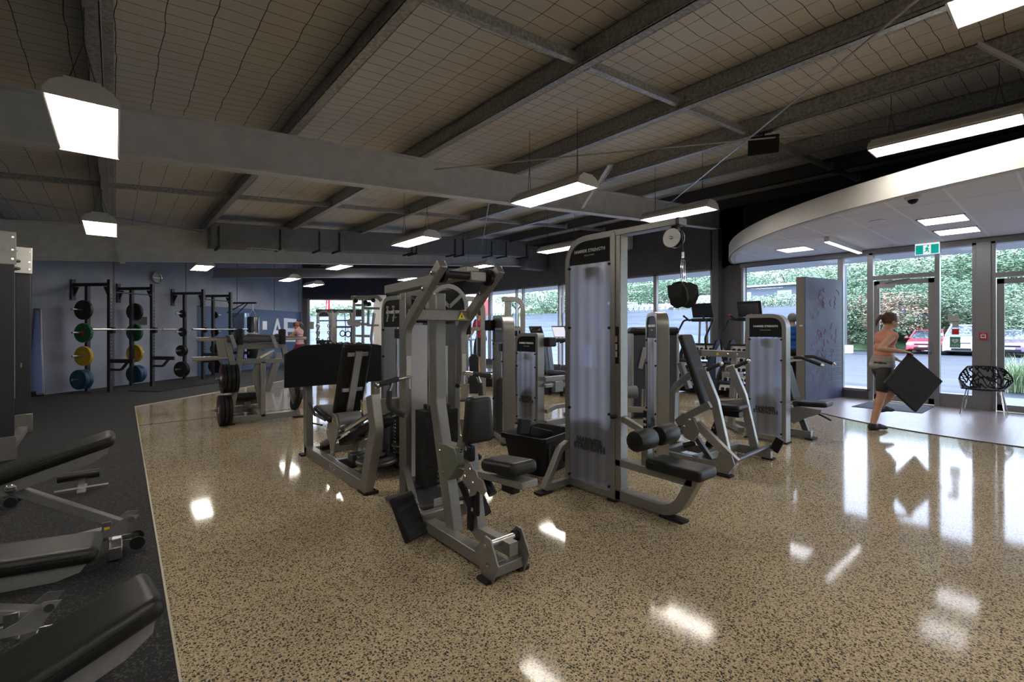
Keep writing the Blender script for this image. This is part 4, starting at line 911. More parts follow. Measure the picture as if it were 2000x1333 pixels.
# ---------------------------------------------------------------- seated row with hanging arms
t = thing('seated_row_machine', 'nearest grey row machine with hanging bent arms, chest pad and ribbed footplates', 'weight machine', (1.77, 2.9, 0))
fr = frame
xc = 1.74
TX0, TX1, TY0, TY1 = 1.91, 2.47, 3.71, 3.83
MB().box((TX0, TY0, .0), (TX0 + .06, TY1, 2.0)).build('tower_post', fr, t, bevel=.007); MB().box((TX1 - .06, TY0, .0), (TX1, TY1, 2.0)).build('tower_post', fr, t, bevel=.007)
zt = AYZ = ay(3.71, 791, 562).z
for o in [o for o in bpy.data.objects if o.name.startswith('tower_post') and o.parent == t]:
    for v in o.data.vertices:
        if v.co.z > 1.5: v.co.z = zt
MB().box((TX0 - .005, TY0 - .005, zt), (TX0 + .065, TY1 + .005, zt + .05)).build('post_cap', alud, t, bevel=.004)
MB().box((TX0 + .06, TY0 + .01, zt - .07), (TX1, TY1, zt + .03)).build('tower_top_beam', fr, t, bevel=.006)
MB().box((TX0 + .06, TY0 + .02, .03), (TX1 - .06, TY1, .12)).build('tower_base_beam', fr, t, bevel=.006)
MB().box((TX0 + .065, TY1 - .012, .13), (TX1 - .065, TY1 - .006, zt - .32)).build('rear_shroud', m_shr, t, smooth=False)
MB().box((TX0 + .065, TY0 + .05, zt - .30), (TX1 - .065, TY0 + .06, zt - .03)).build('brand_panel', m_pan, t, smooth=False)
text('HAMMER STRENGTH', .05, (TX0 + .18, TY0 + .046, zt - .08), (1, 0, 0), (0, 0, 1), 'brand_lettering', ink, t)
# stack in front of the shroud
SX = 2.13
stack(t, (SX, 3.56, 0), (1, 0, 0), (0, 1, 0), .32, .17, .13, .76, 15)
nums = [54, 61, 68, 75, 82, 89, 96, 103, 110, 117, 124, 131, 138]
for k, v in enumerate(nums): text(str(v), .03, (2.105, 3.472, .60 - k * .0395), (1, 0, 0), (0, 0, 1), 'weight_number', ink, t)
for k, v in enumerate(nums[-5:]): text(str(v), .03, (2.165, 3.472, .284 - k * .0395), (1, 0, 0), (0, 0, 1), 'weight_number', ink, t)
for s in (-.08, .08): MB().tube([(SX + s, 3.56, .12), (SX + s, 3.56, zt - .1)], .012, 10).build('guide_rod', chrome, t)
MB().tube([(SX, 3.56, .79), (SX, 3.56, 1.40)], .011, 8).build('selector_rod', mat('brass_rod', (.30, .26, .2), .35, .9), t)
MB().lathe((SX, 3.56, .80), (0, 0, 1), [(0, .025), (.012, .025)], 12).build('red_ring', redp, t)
MB().box((SX - .05, 3.50, 1.40), (SX + .045, 3.6, 1.52)).build('bumper_stop', black, t, bevel=.008); MB().box((SX - .06, 3.48, 1.52), (SX + .055, 3.62, 1.64)).build('bumper_block', black, t, bevel=.008)
MB().box((SX + .25, 3.50, 1.40), (SX + .32, 3.6, 1.62)).build('bumper_stop', black, t, bevel=.008)
# main column leaning forward at the foot
col = [(1.77, 2.95, zt - .1), (1.77, 2.95, .95), (1.77, 2.72, .07)]
MB().sweep(fil(col, .15), .082, .10, (1, 0, 0)).build('main_column', fr, t, bevel=.008)
MB().sweep([(xc + .03, 3.72, zt - .03), (1.80, 2.55, zt + .02)], .10, .07, (1, 0, 0)).build('top_boom', fr, t, bevel=.006)
pv = V(1.75, 2.52, 1.79)
MB().tube([pv - V(.21, 0, 0), pv + V(.16, 0, 0)], .026, 14).build('pivot_shaft', black, t); MB().cbox(pv + V(.05, 0, .0), (.12, .07, .065)).build('pivot_block', fr, t, bevel=.008)
for s in (-.2, .15): MB().lathe(pv + V(s - .012, 0, 0), (1, 0, 0), [(0, .055), (.024, .055)], 20).build('pivot_bearing', black, t)
# swinging arms: one part each
for s, xx in ((-1, 1.50), (1, 1.94)):
    P_ = fil([(xx, 2.44, 1.845), (xx, 2.90, 1.46), (xx, 2.90, 1.07)], .12, 8)
    MB().sweep(P_, .05, .066, (1, 0, 0)).build('swing_arm', fr, t, bevel=.006)
    c = V(xx, 2.90, 1.10); d = V(s, 0, 0)
    MB().lathe(c - V(0, 0, .05), (0, 0, 1), [(0, .036), (.07, .036)], 14).build('handle_socket', fr, t)
    MB().tube([c + V(0, -.03, .03), c + d * .08 + V(0, -.03, .02)], .015, 10).build('handle_stub', chrome, t)
    g = MB().tube([c + d * .08 + V(0, -.03, .02), c + d * .225 + V(0, -.05, -.005)], .018, 12).build('hand_grip', foam, t)
    MB().lathe(c + d * .225 + V(0, -.05, -.005), d + V(0, -.1, -.1), [(0, .02), (.014, .02), (.018, .014)], 14).build('grip_end_cap', chrome, g)
    q = c + d * .12 + V(0, -.04, 0)
    MB().tube([q, q + V(d.x * .02, -.0, -.05)], .014, 10).build('handle_stub', chrome, t)
    g = MB().tube(fil([q + V(d.x * .02, 0, -.05), q + V(d.x * .03, -.0, -.16), q + V(-d.x * .04, -.10, -.205)], .06, 6), .018, 12).build('hand_grip', foam, t)
    MB().lathe(q + V(-d.x * .04, -.10, -.205), (-d.x * .5, -.7, -.3), [(0, .019), (.008, .019)], 14).build('grip_end_cap', chrome, g)
    MB().box((xx - .018, 2.862, 1.14), (xx + .018, 2.866, 1.27)).build('instruction_placard', m_stk, t, smooth=False)
    bolts(t, [(xx - .03, 2.51, 1.79), (xx - .03, 2.62, 1.70)], (-1, 0, 0), .014)
MB().sweep([(1.50, 2.83, 1.545), (1.94, 2.83, 1.545)], .10, .075, (0, 1, 0)).build('arm_cross_beam', fr, t, bevel=.006)
warn(t, (1.86, 2.775, 1.545), (1, 0, 0), (0, 0, 1), .05)
for xx in (1.86, 1.98):
    pass
# cam: ring segment with dark disc
cc = V(2.09, 3.30, 1.63); ro, ri = .19, .15
arcp = [(math.cos(R(a)), math.sin(R(a))) for a in range(-30, 211, 12)]
out = [cc + V(a * ro, 0, c_ * ro) for a, c_ in arcp] + [cc + V(a * ri, 0, c_ * ri) for a, c_ in reversed(arcp)]
MB().prism(out, (0, .06, 0)).build('cam_ring', frame_lt, t, bevel=.004)
MB().lathe(cc + V(0, .02, 0), (0, 1, 0), [(0, .14), (.02, .14)], 32).build('cam_disc', black, t)
for a in (40, 140): MB().sweep([cc + V(0, .01, 0), cc + V(math.cos(R(a)) * .16, .01, math.sin(R(a)) * .16)], .03, .03, (0, 1, 0)).build('cam_spoke', fr, t)
MB().lathe((2.02, 3.18, 1.40), (0, 1, 0), [(0, .085), (.02, .085)], 24).build('lower_pulley', alud, t); MB().lathe((2.08, 3.22, 1.40), (0, 1, 0), [(0, .085), (.02, .085)], 24).build('lower_pulley', alud, t)
# base
MB().sweep([(1.715, 3.35, .062), (1.715, 2.16, .062)], .085, .08, (1, 0, 0)).build('base_rail', fr, t, bevel=.006)
MB().sweep([(1.50, 2.99, .10), (2.03, 2.99, .10)], .07, .09, (0, 1, 0)).build('foot_cross_beam', fr, t, bevel=.006)
MB().sweep([(1.94, 3.76, .27), (1.66, 3.05, .13)], .05, .03, (1, -.3, 0)).build('tower_brace', fr, t, bevel=.004)
MB().box((1.715, 3.3, .03), (2.40, 3.70, .055)).build('base_plate', alud, t, bevel=.004)
text('SERIAL', .001, (1.9, 3.4, .06), (1, 0, 0), (0, 1, 0), 'x', m_stk, t) if False else None
MB().cbox((1.93, 3.16, .12), (.13, .003, .06)).build('rating_label', m_stk, t, smooth=False)
for sx_ in (-1, 1):
    c = V(xc + .03 + sx_ * .27, 2.87, .20); M = Matrix.Rotation(R(18), 3, 'Z') @ Matrix.Rotation(R(-30), 3, 'X')
    fp = MB().pad(c, (.18, .055, .30), M, e=.25).build('footplate', rubber, t)
    for j in (-.11, -.05, .02, .09):
        b = MB()
        for q in range(4): b.cbox(c + M @ Vector((0, -.03, j + q * .009)), (.18, .006, .004), M)
        b.build('tread_ribs', black, fp)
    MB().cbox(c + M @ Vector((0, .06, -.02)), (.05, .08, .08), M).build('footplate_bracket', fr, t, bevel=.005)
for xx in (1.635, 1.87):
    o = [(xx, 2.13, .005), (xx, 2.20, .005), (xx, 2.30, .09), (xx, 2.30, .15), (xx, 2.20, .255), (xx, 2.15, .25), (xx, 2.08, .12)]
    MB().prism(o, (.012, 0, 0)).build('pivot_plate', fr, t, bevel=.003)
MB().tube([(1.63, 2.19, .20), (1.90, 2.19, .20)], .022, 14).build('pivot_axle', steel, t); MB().box((1.65, 2.13, .03), (1.87, 2.2, .09)).build('front_cross_beam', fr, t, bevel=.005)
MB().lathe((1.845, 2.19, .20), (1, 0, 0), [(0, .035), (.024, .035)], 8).build('bearing', black, t)
bolts(t, [(1.633, 2.19, .20), (1.633, 2.17, .10)], (-1, 0, 0), .014)
foot(t, (1.64, 2.19), .08, .1); foot(t, (1.88, 2.17), .08, .08)
# swinging seat carriage
sc_ = fil([(1.77, 2.10, .175), (1.77, 2.44, .165), (1.77, 2.58, .86)], .02)
MB().sweep(sc_, .062, .075, (1, 0, 0)).build('seat_carriage', fr, t, bevel=.005)
MB().sweep([(1.72, 2.47, .18), (1.72, 2.46, .58)], .018, .05, (1, 0, 0)).build('ratchet_rail', black, t, bevel=.003)
MB().cbox((1.735, 2.44, .40), (.03, .085, .24)).build('ratchet_cover', black, t, bevel=.012)
rb = MB()
for k in range(5): rb.cbox((1.718, 2.44, .39 + k * .022), (.006, .075, .006))
rb.build('cover_ribs', rubber, t); bolts(t, [(1.718, 2.44, .32)], (-1, 0, 0), .014)
MB().cbox((1.735, 2.50, .66), (.04, .09, .10)).build('upper_ratchet_cover', black, t, bevel=.012); bolts(t, [(1.713, 2.50, .69)], (-1, 0, 0), .014)
o = [(1.70, y, z) for y, z in ((2.52, .55), (2.50, .615), (2.45, .635), (2.41, .60), (2.38, .60), (2.36, .56), (2.31, .555), (2.28, .50), (2.31, .46), (2.37, .48), (2.40, .44), (2.45, .42), (2.47, .47), (2.53, .50))]
MB().prism([(x, y, z - .02) for x, y, z in o], (.012, 0, 0)).build('seat_plate', frame_lt, t, bevel=.003)
bolts(t, [(1.697, 2.485, .52), (1.697, 2.43, .575), (1.697, 2.40, .50), (1.697, 2.44, .44)], (-1, 0, 0), .011)
MB().sweep([(1.77, 2.42, .55), (1.77, 1.96, .585)], .12, .04, (1, 0, 0)).build('seat_support', fr, t, bevel=.004)
MB().cbox((1.77, 2.13, .53), (.06, .10, .06)).build('seat_stop', black, t, bevel=.004); MB().tube([(1.77, 2.38, .52), (1.77, 2.30, .44)], .03, 10).build('release_grip', black, t)
M = Matrix.Rotation(R(-6), 3, 'X')
MB().pad((1.77, 2.15, .65), (.20, .31, .075), M, e=.42).build('seat', vinyl, t)
# chest pad
c = V(1.805, 2.50, .865); MB().prism([(c.x - .03, 2.58, .75), (c.x + .03, 2.58, .75), (c.x + .03, 2.58, .95), (c.x - .03, 2.58, .95)], (0, -.05, 0)).build('chest_pad_mount', fr, t, bevel=.004)
b = MB().pad((0, 0, 0), (.20, .085, .30), e=.40)
for v in b.v: v.x *= 1.0 - .16 * (v.z / .15)
b.xf(Matrix.Translation(c)).build('chest_pad', vinyl, t)
MB().cbox(c + V(0, .035, 0), (.155, .03, .24)).build('pad_back_shell', black, t, bevel=.012)
# adjuster sector, lever and strut
M = Matrix.Rotation(R(28), 3, 'X'); c = V(1.79, 2.66, .66)
b = MB().cbox(c, (.075, .05, .19), M); b.build('adjuster_block', steel, t, bevel=.006)
b = MB()
for k in range(7):
    for q in (-.022, 0, .022): b.cbox(c + M @ Vector((q, -.027, -.075 + k * .025)), (.012, .004, .012), M)
b.build('adjuster_teeth', black, t)
MB().prism([(1.725, 2.86, .66), (1.725, 2.66, .66), (1.725, 2.62, .56), (1.725, 2.72, .43), (1.725, 2.82, .43)], (.10, 0, 0)).build('adjuster_bracket', m_olive, t, bevel=.006)
bolts(t, [(1.722, 2.83, .61), (1.722, 2.79, .47)], (-1, 0, 0)); MB().cbox((1.79, 2.60, .53), (.09, .08, .012)).build('adjuster_arm', steel, t, bevel=.003)
MB().tube([(1.83, 2.58, .56), (1.83, 2.58, .14)], .007, 8).tube([(1.83, 2.58, .58), (1.83, 2.58, .24)], .012, 10).build('gas_strut', black, t)
MB().ball((1.85, 2.56, .60), .022, 10).build('lever_knob', black, t)
MB().tube([(TX1 - .08, TY0 - .08, .93), (TX1 - .03, TY0, .93)], .02, 10).build('rear_pin', black, t)

# ---------------------------------------------------------------- leg press
t = thing('leg_press', 'grey leg press with large black foot board, upright backrest and side frame', 'weight machine', (2.0, 4.8, 0))
MB().sweep([(1.70, 4.08, .06), (1.70, 5.70, .06)], .08, .11, (1, 0, 0)).build('base_rail', frame, t, bevel=.008)
MB().sweep([(1.70, 5.66, .03), (1.70, 5.70, .82)], .08, .10, (1, 0, 0)).build('rear_post', frame, t, bevel=.008)
MB().sweep(fil([(1.70, 4.05, .02), (1.70, 3.82, .60), (1.70, 3.90, .88)], .08), .08, .13, (1, 0, 0)).build('front_upright', frame, t, bevel=.008)
foot(t, (1.72, 4.05), .13, .17); foot(t, (1.68, 5.70), .13, .12)
MB().sweep([(1.72, 3.9, .78), (2.55, 3.9, .78)], .08, .12, (0, 1, 0)).build('upper_cross_beam', frame, t, bevel=.008)
MB().sweep([(2.55, 4.08, .06), (2.55, 5.70, .06)], .08, .11, (1, 0, 0)).build('base_rail', frame, t, bevel=.008)
MB().sweep([(2.50, 5.66, .03), (2.50, 5.66, .82)], .08, .10, (1, 0, 0)).build('rear_post', frame, t, bevel=.008)
MB().sweep([(1.7, 5.62, .06), (2.55, 5.62, .06)], .08, .1, (0, 1, 0)).build('base_cross_beam', frame, t, bevel=.006); MB().sweep([(1.7, 4.9, .06), (2.55, 4.9, .06)], .08, .1, (0, 1, 0)).build('base_cross_beam', alud, t, bevel=.006)
bolts(t, [(1.658, 4.85, .06), (1.658, 4.72, .06)], (-1, 0, 0), .016)
# foot board: slightly curved black board with arched top
b = MB(); N_ = 14; vs = []; fs = []
def topz(u): return 1.27 - .10 * max(0, (.25 - u) / .25) ** 2 - .03 * max(0, (u - .8) / .2) ** 2
for i in range(N_ + 1):
    u = i / N_; x = 1.43 + u * 1.15; y = 5.60 + .0 * u
    for dy in (0, .035): vs += [(x, y + dy, .80), (x, y + dy, topz(u))]
for i in range(N_):
    o = i * 4; fs += [(o, o + 4, o + 5, o + 1), (o + 2, o + 3, o + 7, o + 6), (o + 1, o + 5, o + 7, o + 3), (o, o + 2, o + 6, o + 4)]
fs += [(0, 1, 3, 2), (N_ * 4, N_ * 4 + 2, N_ * 4 + 3, N_ * 4 + 1)]
b.add(vs, fs).build('foot_board', mat('matt_black_board', (.010, .010, .011), .7, spec=.15), t, bevel=.004)
# carriage with backrest and seat
Mb = Matrix.Rotation(R(-22), 3, 'X') @ Matrix.Rotation(R(0), 3, 'Z')
cb = V(1.92, 4.93, .92); Mb = Matrix.Rotation(R(22), 3, 'X')
MB().pad(cb, (.31, .07, .80), Mb, e=.6).build('backrest', vinyl, t)
MB().cbox(cb + Mb @ Vector((0, -.055, 0)), (.075, .04, .70), Mb).build('backrest_spine', steel, t, bevel=.006)
for z in (.31, -.10): MB().cbox(cb + Mb @ Vector((0, -.045, z)), (.22, .018, .045), Mb).build('backrest_bracket', steel, t, bevel=.004)
MB().tube([V(2.0, 4.86, .53), V(1.99, 4.86, .70)], .010, 8).build('adjuster_pin', chrome, t)
MB().pad((1.90, 5.27, .53), (.40, .50, .07), Matrix.Rotation(R(8), 3, 'X'), e=.6).build('seat', vinyl, t)
o = [(1.74, y, z) for y, z in ((5.16, .43), (5.10, .53), (5.0, .57), (4.90, .55), (4.84, .46), (4.86, .36), (4.94, .26), (4.98, .13), (5.06, .12), (5.10, .24), (5.20, .33))]
MB().prism(o, (.015, 0, 0)).build('carriage_side_plate', frame_lt, t, bevel=.003); MB().prism([(x + .25, y, z) for x, y, z in o], (.015, 0, 0)).build('carriage_side_plate', frame_lt, t, bevel=.003)
MB().lathe((1.76, 4.93, .49), (1, 0, 0), [(0, .09), (.23, .09)], 24).build('carriage_housing', frame_lt, t)
bolts(t, [(1.738, 5.12, .38), (1.738, 5.02, .16), (1.738, 4.92, .50)], (-1, 0, 0), .014); warn(t, (1.738, 4.98, .50), (0, -1, 0), (0, 0, 1), .035)
MB().tube(fil([(1.72, 5.22, .50), (1.66, 5.32, .52), (1.66, 5.50, .62)], .05), .017, 10).build('hand_grip', foam, t); MB().tube([(1.66, 5.33, .525), (1.72, 5.16, .48)], .016, 10).build('grip_bar', steel, t)
MB().tube([(1.70, 5.20, .42), (1.67, 5.42, .41)], .009, 8).build('release_lever', black, t)
for dx, dz in ((0, 0), (.17, 0)):
    MB().tube([(1.80 + dx, 5.00, .34), (1.84 + dx, 3.98, .76)], .026, 14).build('guide_tube', chrome, t)
MB().tube([(2.10, 5.00, .30), (2.14, 4.0, .72)], .026, 14).build('guide_tube', chrome, t)
MB().sweep([(1.92, 5.05, .24), (1.95, 4.2, .58)], .20, .07, (1, 0, 0)).build('carriage_tray', black, t, bevel=.01)
b = MB()
for k in range(9): b.cbox((1.88 + (k % 2) * .05, 5.0 - k * .07, .25 + k * .025 + (k % 3) * .02), (.06, .05, .05), Matrix.Rotation(.4 * k, 3, 'X'))
b.build('adjuster_mechanism', rubber, t, bevel=.006)
MB().lathe((1.98, 4.45, .14), (0, 0, 1), [(0, .20), (.02, .20), (.03, .19), (.05, .19)], 32).build('cam_plate', alud, t); MB().lathe((1.98, 4.45, .20), (0, 0, 1), [(0, .10), (.015, .10)], 24).build('cam_hub', iron, t)
MB().lathe((2.22, 4.42, .27), (0, 0, 1), [(0, .09), (.012, .09)], 24).build('small_pulley', steel, t); MB().lathe((2.24, 4.38, .21), (0, 0, 1), [(0, .08), (.012, .08)], 24).build('small_pulley', steel, t)
MB().box((1.80, 4.62, .12), (2.1, 4.74, .20)).build('cam_bracket', alud, t, bevel=.005); MB().cbox((1.86, 4.50, .205), (.10, .07, .012)).build('sensor_plate', steel, t, bevel=.003)
MB().tube([(1.78, 5.42, .16), (1.84, 5.12, .30)], .035, 12).build('lower_link', frame, t); MB().box((1.76, 5.38, .10), (1.90, 5.46, .18)).build('link_block', black, t, bevel=.004)
MB().sweep([(2.33, 4.0, .14), (2.33, 5.0, .14)], .08, .12, (1, 0, 0)).build('tower_base_beam', frame, t, bevel=.006)
P = tower(t, (2.24, 4.92, 0), (0, -1, 0), .62, .17, 1.80, (.16, .05), shroud=False, panel_h=.28, stack_z=.52, text_low=False, m=alud if False else frame, sub='LEG PRESS', stackw=.34)
b = MB()
for k in range(13): b.cbox(P(.31, -.0, .16 + k * .037) + V(0, 0, 0), (.004, .014, .014)); b.cbox(P(.345, -.0, .16 + k * .037), (.004, .014, .014))
b.build('stack_marks', ink, t, smooth=False)
tx = V(2.23, 4.62, 1.60)
for s in (-.07, .07): MB().tube([(2.225, 4.66 + s, 1.66), (2.225, 4.64 + s, 1.60), (2.225, 4.67 + s, 1.53)], .008, 6).ball((2.225, 4.66 + s, 1.68), .016, 8).build('instruction_figure', m_stk, t)
# ---------------------------------------------------------------- seated leg curl / press with angled tower
t = thing('chest_press', 'grey press with tall reclined black backrest, in front of the squared shoulder press', 'weight machine', (5.1, 2.7, 0))
a43 = R(43); U = V(-math.sin(a43), -math.cos(a43), 0)
P = tower(t, (4.835, 3.31, 0), U, .55, .13, 1.64, (.16, .16), stack_z=.5, panel_h=.24, sub='CHEST PRESS')
MB().pad(V(5.15, 2.84, .98), (.26, .07, .86), Matrix.Rotation(R(-20), 3, 'X'), e=.55).build('backrest', vinyl, t)
MB().sweep([(5.15, 2.93, .75), (5.15, 3.04, 1.05)], .08, .05, (1, 0, 0)).build('backrest_bracket', frame, t, bevel=.004)
MB().pad(V(5.15, 2.46, .60), (.28, .33, .07), Matrix.Rotation(R(-4), 3, 'X'), e=.5).build('seat', vinyl, t)
MB().cbox((5.15, 2.46, .53), (.1, .26, .06)).build('seat_carrier', black, t, bevel=.006)
MB().sweep(fil([(5.15, 2.88, .94), (5.15, 3.12, .74), (5.15, 3.14, .04)], .14, 8), .085, .07, (1, 0, 0)).build('rear_leg', frame, t, bevel=.006)
MB().sweep([(5.15, 2.54, .52), (5.15, 2.70, .10)], .05, .07, (1, 0, 0)).build('seat_strut', black, t, bevel=.004)
b = MB()
for k in range(6): b.cbox((5.123, 2.58 + k * .02, .46 - k * .055), (.006, .014, .02))
b.build('strut_holes', m_stk, t)
for xx, s in ((4.80, -1), (5.44, 1)):
    MB().sweep(fil([(xx, 2.58, 1.03), (xx, 2.44, .70), (xx, 2.31, .14)], .1), .055, .085, (1, 0, 0)).build('press_arm', frame_lt, t, bevel=.006)
    g = MB().tube([(xx, 2.56, 1.00), (xx + .03, 2.40, 1.085)], .02, 12).build('hand_grip', foam, t)
    MB().ball((xx + .03, 2.39, 1.09), .025, 10).build('grip_ball', chrome, g)
    MB().sweep([(xx - .02 * s, 2.44, .64), (5.15 + .05 * s, 2.7, .60)], .04, .06, (0, 1, 0)).build('arm_link', frame, t, bevel=.004)
MB().sweep([(4.62, 3.05, .07), (4.62, 2.20, .07)], .06, .10, (1, 0, 0)).build('base_rail', frame, t, bevel=.006)
MB().sweep([(5.56, 2.62, .07), (5.56, 2.18, .07)], .06, .10, (1, 0, 0)).build('base_rail', frame, t, bevel=.006)
MB().sweep([(4.62, 2.56, .09), (5.58, 2.56, .09)], .07, .09, (0, 1, 0)).build('base_cross_beam', frame, t, bevel=.006)
MB().sweep([(5.15, 3.14, .07), (5.15, 2.56, .07)], .07, .09, (1, 0, 0)).build('base_spine', frame, t, bevel=.006)
MB().sweep([(4.62, 2.98, .07), (5.15, 2.98, .07)], .07, .09, (0, 1, 0)).build('base_cross_beam', frame, t, bevel=.006)
MB().tube([(4.66, 2.22, .12), (5.58, 2.20, .16)], .022, 12).build('round_cross_bar', alud, t)
MB().prism([(4.575, y, z) for y, z in ((2.36, .03), (2.20, .03), (2.13, .14), (2.16, .22), (2.28, .24))], (.014, 0, 0)).build('pivot_plate', frame, t, bevel=.003)
foot(t, (4.61, 2.24), .1, .14); foot(t, (5.58, 2.22), .1, .12); foot(t, (5.15, 3.14), .1, .1)
MB().cbox((5.60, 2.14, .17), (.03, .09, .16), Matrix.Rotation(R(25), 3, 'X')).build('pivot_plate', black, t, bevel=.003)
MB().sweep([(4.66, 2.56, .46), (4.66, 2.15, .14)], .055, .085, (1, 0, 0)).build('lever_arm', frame_lt, t, bevel=.006)
MB().prism([(4.62, y, z) for y, z in ((2.80, .47), (2.70, .56), (2.58, .52), (2.52, .40), (2.58, .27), (2.68, .30))], (.035, 0, 0)).build('lever_plate', frame, t, bevel=.004)
bolts(t, [(4.618, 2.68, .42), (4.618, 2.62, .50)], (-1, 0, 0), .014)
MB().sweep([(4.66, 2.68, .52), (4.66, 2.42, .68)], .05, .07, (1, 0, 0)).build('upper_link', frame, t, bevel=.004)
MB().sweep([(4.72, 2.62, .32), (4.80, 2.48, .08)], .05, .05, (1, 0, 0)).build('lever_strut', alud, t, bevel=.004)
MB().tube([(4.60, 2.68, .22), (4.68, 2.60, .25)], .028, 10).build('adjuster_knob', black, t)
MB().tube([P(.5, .1, .32), (4.62, 2.72, .42)], .006, 6).build('cable', black, t); MB().sweep([P(.5, .12, .27), (4.62, 2.70, .36)], .04, .05, (0, 0, 1)).build('link_bar', alud, t, bevel=.004)
warn(t, (4.588, 2.52, .07), (0, -1, 0), (0, 0, 1), .04)

# ---------------------------------------------------------------- shoulder press
t = thing('shoulder_press', 'grey shoulder press tower with frosted front, rounded right corner and seat beyond it', 'weight machine', (6.6, 2.6, 0))
P = tower(t, (6.45, 2.86, 0), (0, -1, 0), .50, .14, 1.645, (.0, .17), stack_z=.46, panel_h=.25, sub='SHOULDER PRESS')
MB().sweep([(6.62, 3.55, 1.10), (6.62, 2.9, 1.10)], .10, .09, (1, 0, 0)).build('press_beam', frame, t, bevel=.006); MB().box((6.56, 3.55, 1.05), (6.68, 3.60, 1.15)).build('beam_cap', alud, t, bevel=.004)
MB().sweep([(6.80, 2.8, 1.06), (6.80, 2.42, 1.05)], .06, .07, (1, 0, 0)).build('press_beam', frame, t, bevel=.006)
warn(t, (6.568, 3.30, 1.10), (0, -1, 0), (0, 0, 1), .04); bolts(t, [(6.567, 3.15, 1.10), (6.567, 3.02, 1.10)], (-1, 0, 0), .014)
for xx, y0 in ((6.90, 2.36), (7.28, 2.34)):
    g = MB().tube(fil([(xx, y0 + .1, 1.07), (xx, y0 - .02, 1.075), (xx + .02, y0 - .24, .99)], .06), .022, 12).build('hand_grip', foam, t); MB().ball((xx + .02, y0 - .25, .985), .027, 10).build('grip_ball', chrome, g)
MB().sweep([(6.78, 2.45, 1.05), (7.3, 2.45, 1.05)], .05, .06, (0, 1, 0)).build('handle_cross_bar', frame, t, bevel=.004)
MB().pad(V(7.03, 2.52, .72), (.28, .07, .48), Matrix.Rotation(R(-14), 3, 'X'), e=.55).build('backrest', vinyl, t)
MB().pad(V(7.03, 2.23, .47), (.28, .36, .065), Matrix.Rotation(R(-3), 3, 'X'), e=.5).build('seat', vinyl, t)
MB().prism([(6.88, y, z) for y, z in ((2.56, .30), (2.52, .38), (2.38, .43), (2.10, .42), (2.12, .37), (2.30, .28), (2.42, .20), (2.54, .23))], (.014, 0, 0)).build('seat_plate', frame_lt, t, bevel=.003)
MB().sweep([(7.03, 2.46, .48), (7.03, 2.32, .08)], .06, .07, (1, 0, 0)).build('seat_post', alud, t, bevel=.004)
MB().tube([(6.93, 2.16, .36), (6.89, 2.06, .33), (6.89, 2.0, .30)], .012, 8).build('release_lever', black, t)
MB().sweep([(7.03, 3.5, .06), (7.03, 2.26, .06)], .08, .09, (1, 0, 0)).build('base_rail', frame, t, bevel=.006); foot(t, (7.03, 2.27), .2, .1)
MB().sweep([(6.60, 2.98, .06), (7.03, 3.42, .06)], .07, .09, (0, 0, 1)).build('base_cross_beam', frame, t, bevel=.006); foot(t, (7.03, 3.5), .12, .12)
MB().sweep([(6.62, 3.08, 1.05), (6.62, 3.14, .08)], .07, .07, (1, 0, 0)).build('rear_leg', frame, t, bevel=.006); MB().tube([(6.56, 3.02, .85), (6.56, 3.06, .12)], .018, 10).build('shock_rod', chrome, t)
MB().box((6.52, 2.98, .78), (6.66, 3.22, .85)).build('pivot_bracket', frame_lt, t, bevel=.008)

# ---------------------------------------------------------------- leg extension tower (H)
t = thing('leg_extension', 'low grey tower with frosted front and side frame, left of the tall pulldown', 'weight machine', (4.75, 5.2, 0))
P = tower(t, (4.70, 5.56, 0), (0, -1, 0), .52, .13, 1.39, (.16, .03), stack_z=.42, panel_h=.23, sub='LEG EXTENSION')
MB().cbox((4.90, 5.0, 1.26), (.16, .14, .14)).build('pulley_housing', black, t, bevel=.02)
for z in (.72, .62): MB().sweep([(4.78, 4.98, z), (5.6, 4.98, z)], .05, .07 if z > .7 else .05, (0, 1, 0)).build('upper_beam', frame, t, bevel=.006)
for y in (4.98, 4.6): MB().sweep(fil([(4.8, y, .25), (5.0, y, .30), (5.35, y, .30), (5.55, y, .18)], .2), .06, .06, (0, 1, 0)).build('curved_rail', frame, t, bevel=.006)
MB().sweep([(4.8, 4.98, .07), (5.6, 4.98, .07)], .06, .09, (0, 1, 0)).build('base_rail', frame, t, bevel=.006); MB().sweep([(5.5, 4.98, .02), (5.5, 4.98, .72)], .07, .07, (0, 1, 0)).build('rear_post', frame, t, bevel=.006)
MB().sweep([(5.5, 4.98, .07), (5.5, 4.5, .07)], .06, .08, (1, 0, 0)).build('base_cross_beam', frame, t, bevel=.006)
MB().lathe((5.35, 4.9, .76), (0, 1, 0), [(0, .14), (.03, .14)], 24).build('cam', frame_lt, t); warn(t, (5.38, 4.945, .70), (1, 0, 0), (0, 0, 1), .035)
MB().box((4.95, 4.93, .52), (5.12, 5.0, .68)).build('link_box', frame, t, bevel=.006); MB().tube([(5.12, 4.95, .60), (5.15, 4.93, .48)], .012, 8).build('hook', black, t)

